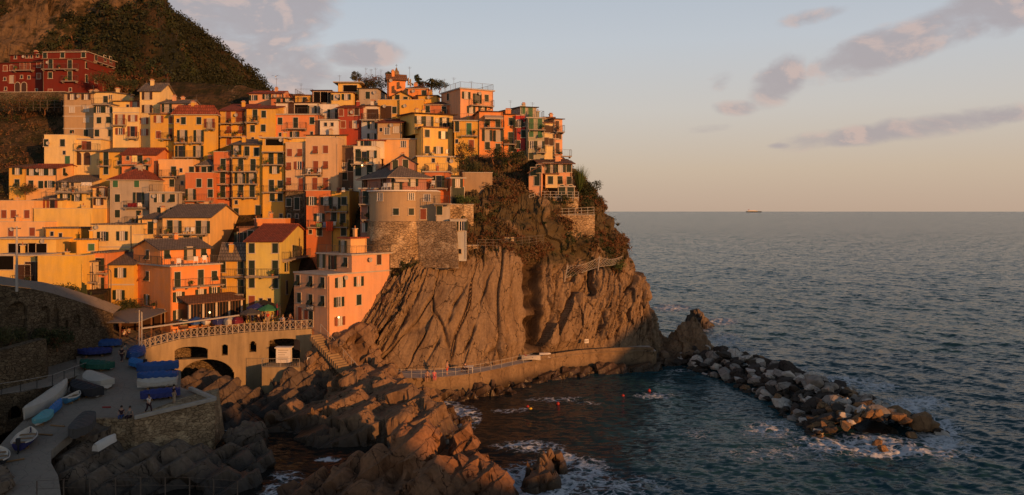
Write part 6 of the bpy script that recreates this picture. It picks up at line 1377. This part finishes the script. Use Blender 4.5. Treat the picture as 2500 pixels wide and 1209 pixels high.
for (x0, x1, y, hull, cov, kd, lb) in ((438, 462, 806, B_GREEN, None, 'open', 'green and white boat at the railing of the square'), (464, 490, 804, B_NAVY, T_BLUE, 'tarp', 'boat under a blue cover between the green and the pink striped boat'), (492, 515, 803, B_WHITE, None, 'open', 'white boat with red stripes at the railing'), (519, 548, 800, B_NAVY, T_DBLUE, 'tarp', 'boat under a peaked navy tarpaulin at the railing'), (546, 572, 797, B_WHITE, T_CREAM, 'tarp', 'boat under a crumpled cream tarpaulin at the railing'), (562, 592, 791, B_RED, T_MAROON, 'tarp', 'boat under a maroon tarpaulin near the veranda')):
    p = P((x0+x1)/2, y, 99.2); p.z = 8.22
    boat('boat', lb, p+Vector((.45, -1.5, 0)), p+Vector((-.35, 1.5, 0)), hull, .42, cov, kd, B_RED if 'stripes' in lb else B_WHITE, seed=x0)
for x0, y0, x1, y1, m_, lb in ((250, 996, 270, 996, B_RED, 'red plank lying on the slipway'), (124, 1040, 158, 1043, B_WOOD, 'dark wooden pole lying on the slipway beside the teal boat'), (95, 1062, 128, 1064, B_WOOD, 'short wooden pole lying on the slipway below the teal boat'), (15, 1130, 60, 1122, B_WOOD, 'thin wooden pole lying at the bottom of the slipway')):
    a, c_ = pslip(x0, y0), pslip(x1, y1); o = empty('plank', a); tag(o, lb, 'plank'); q = MB(); q.tube(Vector((0, 0, .07)), c_-a+Vector((0, 0, .07)), .07, m_, 6); q.build('plank_body', o)
# ================================================================ PEOPLE
SKIN = flat('skin', (.42, .24, .16), .6, .3, .05); HAIRD = flat('hair_dark', (.03, .02, .014), .7, .3, .1); HAIRB = flat('hair_fair', (.25, .15, .07), .7, .3, .1)
def skinmesh(name, pts, edges, rad, m, parent, sub=1):
    me = bpy.data.meshes.new(name); me.from_pydata([tuple(p) for p in pts], edges, []); me.materials.append(m)
    o = link(name, me, parent); sk = o.modifiers.new('skin', 'SKIN'); ss = o.modifiers.new('sub', 'SUBSURF'); ss.levels = sub; ss.render_levels = sub
    for v, r_ in zip(me.skin_vertices[0].data, rad): v.radius = (r_, r_)
    me.skin_vertices[0].data[0].use_root = True; return o
POSES = {
 'stand': dict(hip=.92, kn=[(.10, .0, .50), (-.10, -.03, .50)], ft=[(.11, .03, .06), (-.11, .0, .06)], el=[(.25, .03, 1.16), (-.25, .02, 1.16)], ha=[(.26, -.10, .92), (-.27, -.06, .90)], lean=0),
 'walk': dict(hip=.90, kn=[(.10, -.20, .50), (-.10, .08, .50)], ft=[(.10, -.24, .06), (-.10, .36, .12)], el=[(.25, .14, 1.17), (-.25, -.10, 1.17)], ha=[(.24, .12, .93), (-.24, -.28, .98)], lean=-.04),
 'sit': dict(hip=.47, kn=[(.11, -.44, .50), (-.11, -.44, .50)], ft=[(.11, -.46, .07), (-.11, -.40, .07)], el=[(.24, -.06, .74), (-.24, -.06, .74)], ha=[(.16, -.30, .60), (-.16, -.30, .60)], lean=-.05),
 'dangle': dict(hip=.10, kn=[(.11, -.44, .10), (-.11, -.44, .12)], ft=[(.11, -.46, -.34), (-.11, -.42, -.34)], el=[(.25, .06, .38), (-.25, .06, .38)], ha=[(.28, .10, .06), (-.2, -.28, .20)], lean=.03)}
def person(label, loc, rz, pose, shirt, pants, hair=None, group=None, scale=1.0, bare=False):
    q = POSES[pose]; t = empty('person', loc, rz); t.scale = (scale,)*3; tag(t, label, 'person', group); h = q['hip']; ln = q['lean']
    V = [(0, 0, h), (0, ln*.4, h+.24), (0, ln, h+.48), (0, ln*1.2, h+.56), (0, ln*1.2-.02, h+.66), (0, ln*1.2-.01, h+.78)]; E = [(0, 1), (1, 2), (2, 3), (3, 4), (4, 5)]; Rr = [.13, .12, .12, .055, .095, .075]
    for i, sx in ((0, 1), (1, -1)):
        b0 = len(V); V += [(sx*.10, 0, h-.04), q['kn'][i], q['ft'][i], (q['ft'][i][0], q['ft'][i][1]-.15, q['ft'][i][2]-.02)]; E += [(0, b0), (b0, b0+1), (b0+1, b0+2), (b0+2, b0+3)]; Rr += [.095, .062, .045, .04]
        b0 = len(V); d = q['el'][i]; V += [(sx*.18, ln, h+.46), d, q['ha'][i]]; E += [(2, b0), (b0, b0+1), (b0+1, b0+2)]; Rr += [.06, .045, .034]
        hx, hy, hz = q['ha'][i]; dv = (Vector(q['ha'][i])-Vector(d)).normalized()
        for k in range(5):
            b1 = len(V); off = Vector(((k-2)*.018, -.01, 0)); V.append(tuple(Vector((hx, hy, hz))+dv*(.10-.008*abs(k-2))+off)); E.append((b0+2, b1)); Rr.append(.010)
    skinmesh('body', V, E, Rr, SKIN, t)
    if not bare:
        Vs = [(0, 0, h+.0), (0, ln*.4, h+.24), (0, ln, h+.46)]; Es = [(0, 1), (1, 2)]; Rs = [.150, .140, .135]
        for i, sx in ((0, 1), (1, -1)):
            b0 = len(Vs); d = Vector(q['el'][i]); s = Vector((sx*.18, ln, h+.46)); Vs += [tuple(s), tuple(s.lerp(d, .7))]; Es += [(2, b0), (b0, b0+1)]; Rs += [.08, .062]
        skinmesh('shirt', Vs, Es, Rs, shirt, t)
    Vp = [(0, 0, h+.04)]; Ep = []; Rp = [.150]
    for i, sx in ((0, 1), (1, -1)):
        b0 = len(Vp); kn = Vector(q['kn'][i]); ft = Vector(q['ft'][i]); k_ = .85 if not bare else .0
        Vp += [(sx*.10, 0, h-.05), tuple(kn)]+([tuple(kn.lerp(ft, .85))] if not bare else []); Ep += [(0, b0), (b0, b0+1)]+([(b0+1, b0+2)] if not bare else []); Rp += [.112, .082]+([.06] if not bare else [])
    skinmesh('trousers' if not bare else 'shorts', Vp, Ep, Rp, pants, t)
    m = MB(); hz = h+.70; cy = ln*1.2
    rings = [[(r_*math.cos(a), cy+r_*math.sin(a)+.015, hz+z) for a in [i*.7854 for i in range(8)]] for z, r_ in ((.0, .108), (.06, .108), (.12, .085), (.155, .03))]
    m.loft(rings, hair or HAIRD); m.build('hair', t, smooth=True)
    for sx in (-1, 1):
        m = MB(); m.box(sx*.035-.012, sx*.035+.012, cy-.108, cy-.09, h+.665, h+.685, HAIRD); m.build('eye', t)
    m = MB(); m.poly([(-.015, cy-.098, h+.63), (.015, cy-.098, h+.63), (0, cy-.125, h+.635), (0, cy-.10, h+.675)], [(0, 1, 2), (1, 3, 2), (3, 0, 2), (0, 3, 1)], SKIN); m.build('nose', t); return t
C_W = CWHITE; C_K = CDK; C_B = CBLUE; C_P = flat('cloth_pink', (.62, .16, .18), .9, .05, .1); C_G = flat('cloth_grey', (.22, .20, .18), .9, .05, .15); C_T = flat('cloth_tan', (.40, .30, .20), .9, .05, .15)
person('person in dark top and pale trousers standing by the blue tarpaulin boats', pslip(425, 985), 2.4, 'stand', C_K, C_T)
person('person in white shirt and dark trousers walking on the platform', pslip(363, 1010), 1.2, 'walk', C_W, C_K)
person('person in dark top sitting on the platform edge', pslip(299, 1018)+Vector((0, -.2, .1)), 0.2, 'dangle', C_K, C_B)
person('person in dark jacket sitting on the platform edge next to the other', pslip(319, 1019)+Vector((0, -.2, .1)), -.2, 'dangle', C_G, C_K)
person('person in dark clothes walking up the slipway beside the green boat', pslip(297, 885), 3.0, 'walk', C_K, C_K)
person('person in grey shirt walking up the slipway beside the other walker', pslip(305, 878), 3.2, 'walk', C_G, C_T)
def quay(px, dy=.15): 
    i = int(np.argmin(abs(QX/QY*F+CX-px))); return Vector((QX[i], QY[i]+dy, QZ))
person('person in pink shirt sitting on the quay edge', quay(1063, -.0), .2, 'dangle', C_P, C_P, HAIRB)
person('bare chested person sitting on the quay edge beside the pink shirt', quay(1045, -.0), -.1, 'dangle', C_K, C_K, None, bare=True)
person('bare chested person in red shorts standing on the quay path', quay(1087, .8), 1.2, 'stand', C_K, CRED, None, bare=True)
person('person in dark clothes sitting at the white table on the quay', quay(1136, 1.2), .7, 'sit', C_K, C_K)
def table(name, label, loc, m, r_=.45, hh=.74, n=4):
    o = empty(name, loc); tag(o, label, 'table'); q = MB(); q.box(-r_, r_, -r_, r_, hh-.04, hh, m); q.build('tabletop', o)
    for sx in (-1, 1):
        for sy in (-1, 1): q = MB(); q.tube((sx*r_*.8, sy*r_*.8, 0), (sx*r_*.8, sy*r_*.8, hh-.04), .025, m, 5); q.build('leg', o)
    return o
table('white_table', 'white plastic table on the quay below the cliff', quay(1146, 1.0), M_WHITE, .55)
q = empty('bench', quay(1132, 1.5)); tag(q, 'dark bench behind the white quay table', 'bench'); m = MB(); m.box(-.5, .5, -.2, .2, .40, .45, M_WOOD); m.build('seat', q)
for sx in (-1, 1): m = MB(); m.box(sx*.4-.04, sx*.4+.04, -.18, .18, 0, .40, M_WOOD); m.build('leg', q)
# upturned dinghies and a red kayak on the quay under the cleft
a = quay(1292, .7); boat('dinghy', 'upturned grey dinghy lying on the quay at the foot of the cleft', a+Vector((1.7, .5, .03)), a+Vector((-.8, .2, .03)), T_CREAM, .45, None, 'upside', T_CREAM, seed=31, cat='dinghy')
a = quay(1322, .7); boat('dinghy', 'small white upturned dinghy beside the grey one', a+Vector((1.2, .4, .03)), a+Vector((-.4, .1, .03)), B_WHITE, .5, None, 'upside', B_WHITE, seed=33, cat='dinghy')
a = quay(1287, .8); m = MB(); o = empty('kayak', a); tag(o, 'red kayak propped up behind the upturned dinghy', 'kayak'); m.loft([[(.05*math.cos(t_)*w_*4-.5+u*1.0, .05*math.sin(t_)*w_*4+.1, .9-u*.8+.0) for t_ in [i*.785 for i in range(8)]] for u, w_ in ((0, .1), (.2, .8), (.5, 1.1), (.8, .8), (1, .1))], B_RED); m.build('hull', o)
# ================================================================ SQUARE: veranda, umbrellas, tables, canopy, lamps, poles
vr = bpy.data.objects.get('veranda') or None
def local_house(lbl): return next(h for h in HOUSES if h.label.startswith(lbl))
h = local_house('orange corner house with three'); vr = empty('veranda', h.root.location, h.th); vr.location.z = 8.2; tag(vr, 'glazed restaurant veranda with brown sloping roof on the orange house', 'veranda')
W = h.W; x0, x1, d = .9, W+1.6, 2.6; q = MB()
q.loft([[(x0-.2, -.03, 3.25), (x1+.2, -.03, 3.25), (x1+.2, -.03, 3.38), (x0-.2, -.03, 3.38)], [(x0-.2, -d-.3, 2.5), (x1+.2, -d-.3, 2.5), (x1+.2, -d-.3, 2.63), (x0-.2, -d-.3, 2.63)]], ROOFM['b']); q.build('roof', vr)
q = MB(); q.box(x0, x1, -d, -d+.12, -.5, .55, h.mat); q.box(x0, x0+.12, -d+.12, -.03, -.5, .55, h.mat); q.box(x1-.12, x1, -d+.12, -.03, -.5, .55, h.mat); q.build('low_wall', vr)
for i in range(5): x = x0+.15+(x1-x0-.3)*i/4; q = MB(); q.box(x-.13, x+.13, -d-.02, -d+.24, .55, 2.58, M_TRIM); q.build('pillar', vr)
q = MB(); q.box(x0+.1, x1-.1, -d+.05, -d+.08, .56, 2.5, M_GLASS)
for i in range(17): x = x0+.2+(x1-x0-.4)*i/16; q.box(x-.03, x+.03, -d+.02, -d+.05, .56, 2.5, M_WOOD)
q.build('glazing', vr); q = MB(); q.box(x0+.02, x0+.05, -d+.3, -.1, .56, 2.5, M_GLASS); q.build('side_glazing', vr)
def lamp(lb, px, py, D):
    o = empty('wall_lamp', P(px, py, D)); tag(o, lb, 'lamp'); q = MB(); q.tube((0, .3, .1), (0, 0, .12), .02, M_IRON, 5); q.build('bracket', o); q = MB(); q.loft([[(r_*math.cos(a), r_*math.sin(a), z) for a in [i*1.047 for i in range(6)]] for z, r_ in ((-.1, .05), (0, .12), (.1, .06))], M_LAMP); q.build('bulb', o)
lamp('small lit lamp on a pillar of the restaurant veranda', 512, 763, 98.2); lamp('small lit lamp beside the door of the orange corner house', 379, 767, 103.2); lamp('small lit lamp on the white banded house', 884, 404, 121.6); lamp('small lit lamp above the brown shuttered window of the pink corner house', 827, 775, 97.6)
def umbrella(lb, px, py, D, m, open_=True, hh=2.4):
    o = empty('parasol', P(px, py, D)); tag(o, lb, 'parasol'); q = MB(); q.tube((0, 0, 0), (0, 0, hh), .03, M_WOOD, 6); q.build('pole', o); q = MB()
    if open_: n = 8; q.poly([(0, 0, hh)]+[(1.35*math.cos(i*6.283/n), 1.35*math.sin(i*6.283/n), hh-.55) for i in range(n)]+[(1.35*math.cos(i*6.283/n), 1.35*math.sin(i*6.283/n), hh-.75) for i in range(n)], [(0, 1+i, 1+(i+1) % n) for i in range(n)]+[(1+i, 1+n+i, 1+n+(i+1) % n, 1+(i+1) % n) for i in range(n)], m)
    else: q.loft([[(r_*math.cos(a), r_*math.sin(a), z) for a in [i*.785 for i in range(8)]] for z, r_ in ((.9, .16), (1.3, .2), (2.2, .1), (hh, .03))], m)
    q.build('canopy', o)
umbrella('open green parasol in the middle of the square', 655, 790, 101.5, flat('parasol_green', (.05, .20, .10), .85, .1)); umbrella('open dark blue parasol beside the green one', 628, 786, 102.5, T_DBLUE); umbrella('folded navy parasol near the pink corner house', 683, 790, 100.5, B_BLACK, False); umbrella('folded maroon parasol beside the navy one', 676, 788, 101.5, T_MAROON, False); umbrella('open grey brown parasol over the tables by the veranda', 612, 800, 99.6, T_GREY); umbrella('open black parasol behind the green one', 645, 778, 103.5, T_BLACK)
rs = np.random.RandomState(8)
for i, (px, py, lb) in enumerate(((645, 800, 'small cafe table under the green parasol'), (668, 798, 'small cafe table right of the green parasol'), (622, 803, 'small cafe table under the grey brown parasol'), (700, 796, 'small cafe table by the wall of the pink house'), (690, 802, 'small white cafe table near the railing'))):
    p = P(px, py, 99.5+rs.rand()*2); p.z = 8.2; table('cafe_table', lb, p, M_WHITE if 'white' in lb else M_WOOD, .38)
for i in range(16):
    p = P(rs.uniform(600, 715), 790, rs.uniform(99, 103.5)); p.z = 8.2
    c1 = [C_K, C_B, C_W, C_G, CRED, C_T][rs.randint(6)]; person('person in the evening crowd at the cafe tables on the square', p, rs.uniform(0, 6.28), ['sit', 'stand', 'sit', 'walk'][rs.randint(4)], c1, [C_K, C_B, C_T][rs.randint(3)], [HAIRD, HAIRB][rs.randint(2)], 'evening crowd on the square')
cn_ = empty('restaurant_canopy', pslip(270, 838)); tag(cn_, 'dark open restaurant shelter with flat grey roof on timber posts', 'canopy'); q = MB(); hh = 2.5
q.loft([[(-2.3, -1.2, hh), (3.6, -1.2, hh), (3.6, -1.2, hh+.1), (-2.3, -1.2, hh+.1)], [(-1.0, 6.5, hh+.75), (4.9, 6.5, hh+.75), (4.9, 6.5, hh+.85), (-1.0, 6.5, hh+.85)]], flat('corrugated_roof', (.20, .18, .16), .7, .3, .25)); q.build('roof', cn_)
for x, y in ((-2.1, -1), (1.6, -1), (3.5, 0), (3.9, 2), (4.2, 4), (4.5, 6), (-1.2, 5)): q = MB(); q.box(x-.07, x+.07, y-.07, y+.07, -.5, hh+.12*y+.12, M_WOOD); q.build('post', cn_)
q = MB(); q.box(-2.2, 4.4, 5.9, 6.0, -.5, hh+.6, M_DKBROWN); q.build('back_wall', cn_); q = MB(); rail_path(q, [(3.4, -.8, 0), (4.5, 6, .5)], M_WOOD, .9); q.build('railing', cn_)
for i in range(6):
    p = cn_.location+Vector((rs.uniform(-1.5, 3), rs.uniform(0, 4.5), .1)); person('person seated in the dark restaurant shelter', p, rs.uniform(0, 6.28), 'sit', [C_W, C_G, C_P, C_B][i % 4], C_K, None, 'diners in the restaurant shelter')
sg = empty('white_shutter_stall', pslip(205, 838)); tag(sg, 'pale grey flat roofed stall beside the dark restaurant shelter', 'stall'); q = MB(); q.box(-1.4, 1.1, .6, .75, .0, 1.5, M_DARK); q.box(-1.5, -1.35, 0, .75, 0, 1.5, M_WOOD); q.box(1.0, 1.15, 0, .75, 0, 1.5, M_WOOD); q.build('frame', sg); q = MB(); q.loft([[(-1.7, -.6, 1.45), (1.4, -.6, 1.45), (1.4, -.6, 1.55), (-1.7, -.6, 1.55)], [(-1.7, 1.4, 2.3), (1.4, 1.4, 2.3), (1.4, 1.4, 2.4), (-1.7, 1.4, 2.4)]], M_CONC); q.build('roof', sg)
for nm, lb, px, yt, yb, D, r_ in (('lamp_post', 'tall pale twin pole beside the slipway railing', 340, 757, 858, 91.5, .09), ('utility_pole', 'tall white pole in front of the yellow garage house', 41, 553, 700, 82.8, .13)):
    b0 = P(px, yb, D); hh = P(px, yt, D).z-b0.z; o = empty(nm, b0); tag(o, lb, 'pole'); q = MB(); q.tube((0, 0, -.5), (0, 0, hh), r_, M_RAILPALE, 8, r_*.7)
    if nm == 'lamp_post': q.tube((.28, 0, -.5), (.28, 0, hh-.2), r_*.8, M_RAILPALE, 8)
    q.build('pole', o); q = MB(); q.box(-.5, .4, -.04, .04, hh-.25, hh-.15, M_IRON); q.build('crossarm', o)
    if nm == 'lamp_post': q = MB(); q.tube((.28, 0, 2.55), (9, 6.5, 3.2), .10, M_RAILPALE, 6); q.build('boom', o)
b0 = P(271, 770, 98.6); o = empty('lamp_post', b0); tag(o, 'dark curved lamp post in front of the yellow slate roofed house', 'pole'); q = MB(); q.path([(0, 0, -1), (0, 0, 5.2), (-.15, 0, 5.5), (-.5, 0, 5.6)], .05, M_IRON, 6); q.build('pole', o); q = MB(); q.box(-.75, -.4, -.1, .1, 5.5, 5.62, M_IRON); q.build('lantern', o)
sn = local_house('pink corner house'); b0 = sn.loc('L', 759, 751); o = empty('hanging_sign', sn.root.matrix_basis @ Vector((-.1, b0[1], b0[2])), sn.th-math.pi/2); tag(o, 'dark restaurant sign with pale lettering on the pink corner house', 'sign'); q = MB(); q.box(-.75, .75, -.06, .0, -.4, .4, M_IRON); q.build('panel', o); q = MB()
for i in range(5): x = -.58+i*.27; q.box(x, x+.07, -.08, -.06, -.2, .22, M_WHITE); q.box(x+.07, x+.16, -.08, -.06, (-.2, .14, -.02)[i % 3], (-.12, .22, .06)[i % 3], M_WHITE)
q.build('lettering', o)
for px, py, D, lb in ((478, 640, 97.6, 'white plastic chair with its back to the rail on the orange house terrace'), (436, 645, 96.4, 'white plastic chair near the gable corner of the orange house terrace'), (500, 637, 98.6, 'white plastic chair beside the glazed door of the orange house terrace'), (950, 458, 105.2, 'white deck chair on the bastion terrace'), (938, 459, 105.3, 'white deck chair nearer the edge of the bastion terrace'), (1056, 452, 110.4, 'white deck chair on the balcony of the orange red house'), (455, 566, 111.3, 'white chair on the balcony of the slate gable house'), (470, 566, 111.3, 'white chair next to the door of the slate gable house'), (755, 420, 121.2, 'white chair on the small balcony of the tall beige block'), (780, 421, 121.2, 'white chair beside the tall shutter door of the beige block balcony')):
    o = empty('terrace_chair', P(px, py+6, D), rs.uniform(-.6, .6)); tag(o, lb, 'chair'); q = MB(); q.box(-.25, .25, -.25, .25, .40, .45, M_WHITE); q.build('seat', o); q = MB(); q.box(-.25, .25, .22, .27, .45, .95, M_WHITE); q.build('backrest', o)
    for sx in (-1, 1):
        for sy in (-1, 1): q = MB(); q.tube((sx*.22, sy*.22, 0), (sx*.2, sy*.2, .4), .022, M_WHITE, 4); q.build('leg', o)
# ================================================================ SEA: buoys and the far ship, a gull
for px, py, m, lb in ((1288, 995, CRED, 'red buoy with a yellow float in the harbour'), (1362, 987, CRED, 'red buoy on the line of foam in the harbour'), (1521, 968, CRED, 'red buoy between the others off the breakwater'), (1585, 955, CRED, 'red buoy nearest to the breakwater')):
    o = empty('buoy', PZ(px, py, 0)); tag(o, lb, 'buoy'); q = MB(); q.loft([[(r_*math.cos(a), r_*math.sin(a), z) for a in [i*.785 for i in range(8)]] for z, r_ in ((-.2, .08), (-.05, .19), (.1, .2), (.23, .13), (.28, .04))], flat('buoy_red', (.34, .022, .010), .5, .4, .05)); q.build('float', o, smooth=True)
    if 'yellow' in lb: q = MB(); q.loft([[(.3+r_*math.cos(a), -.9+r_*math.sin(a), z) for a in [i*.785 for i in range(8)]] for z, r_ in ((-.1, .1), (.0, .22), (.15, .2), (.22, .05))], flat('buoy_yellow', (.75, .50, .03), .5, .4, .05)); q.build('float', o, smooth=True)
D = 15000.0; o = empty('ferry', P(1840, 518.6, D)); tag(o, 'white passenger ship far away on the horizon', 'ship'); s_ = D/F; q = MB()
q.loft([[(x, y*w_, z) for x, y, z in ((-19*s_, 0, 0), (-19*s_, 0, 2.2*s_), (20*s_, 0, 2.4*s_), (18*s_, 0, 0))] for y, w_ in ((-3*s_, 1), (3*s_, 1))], M_WHITE); q.build('hull', o)
q = MB(); q.box(-16*s_, 9*s_, -2.5*s_, 2.5*s_, 2.3*s_, 3.9*s_, M_WHITE); q.box(-12*s_, 4*s_, -2*s_, 2*s_, 3.9*s_, 5.0*s_, M_WHITE); q.build('superstructure', o); q = MB(); q.box(-13*s_, -11*s_, -s_, s_, 5.0*s_, 6.8*s_, B_RED); q.build('funnel', o)
o = empty('seagull', P(673, 187, 120)); tag(o, 'seagull gliding in the sky above the upper roofs', 'bird'); q = MB(); q.loft([[(r_*.8*math.cos(a), y, r_*math.sin(a)) for a in [i*1.047 for i in range(6)]] for y, r_ in ((-.28, .01), (-.18, .06), (0, .08), (.2, .04), (.34, .01))], M_WHITE); q.build('body', o)
for sx in (-1, 1): q = MB(); q.poly([(0, -.1, .03), (0, .1, .03), (sx*.35, .08, .16), (sx*.35, -.12, .16), (sx*.75, .14, .05)], [(0, 1, 2, 3), (3, 2, 4)], C_G); q.build('wing', o)
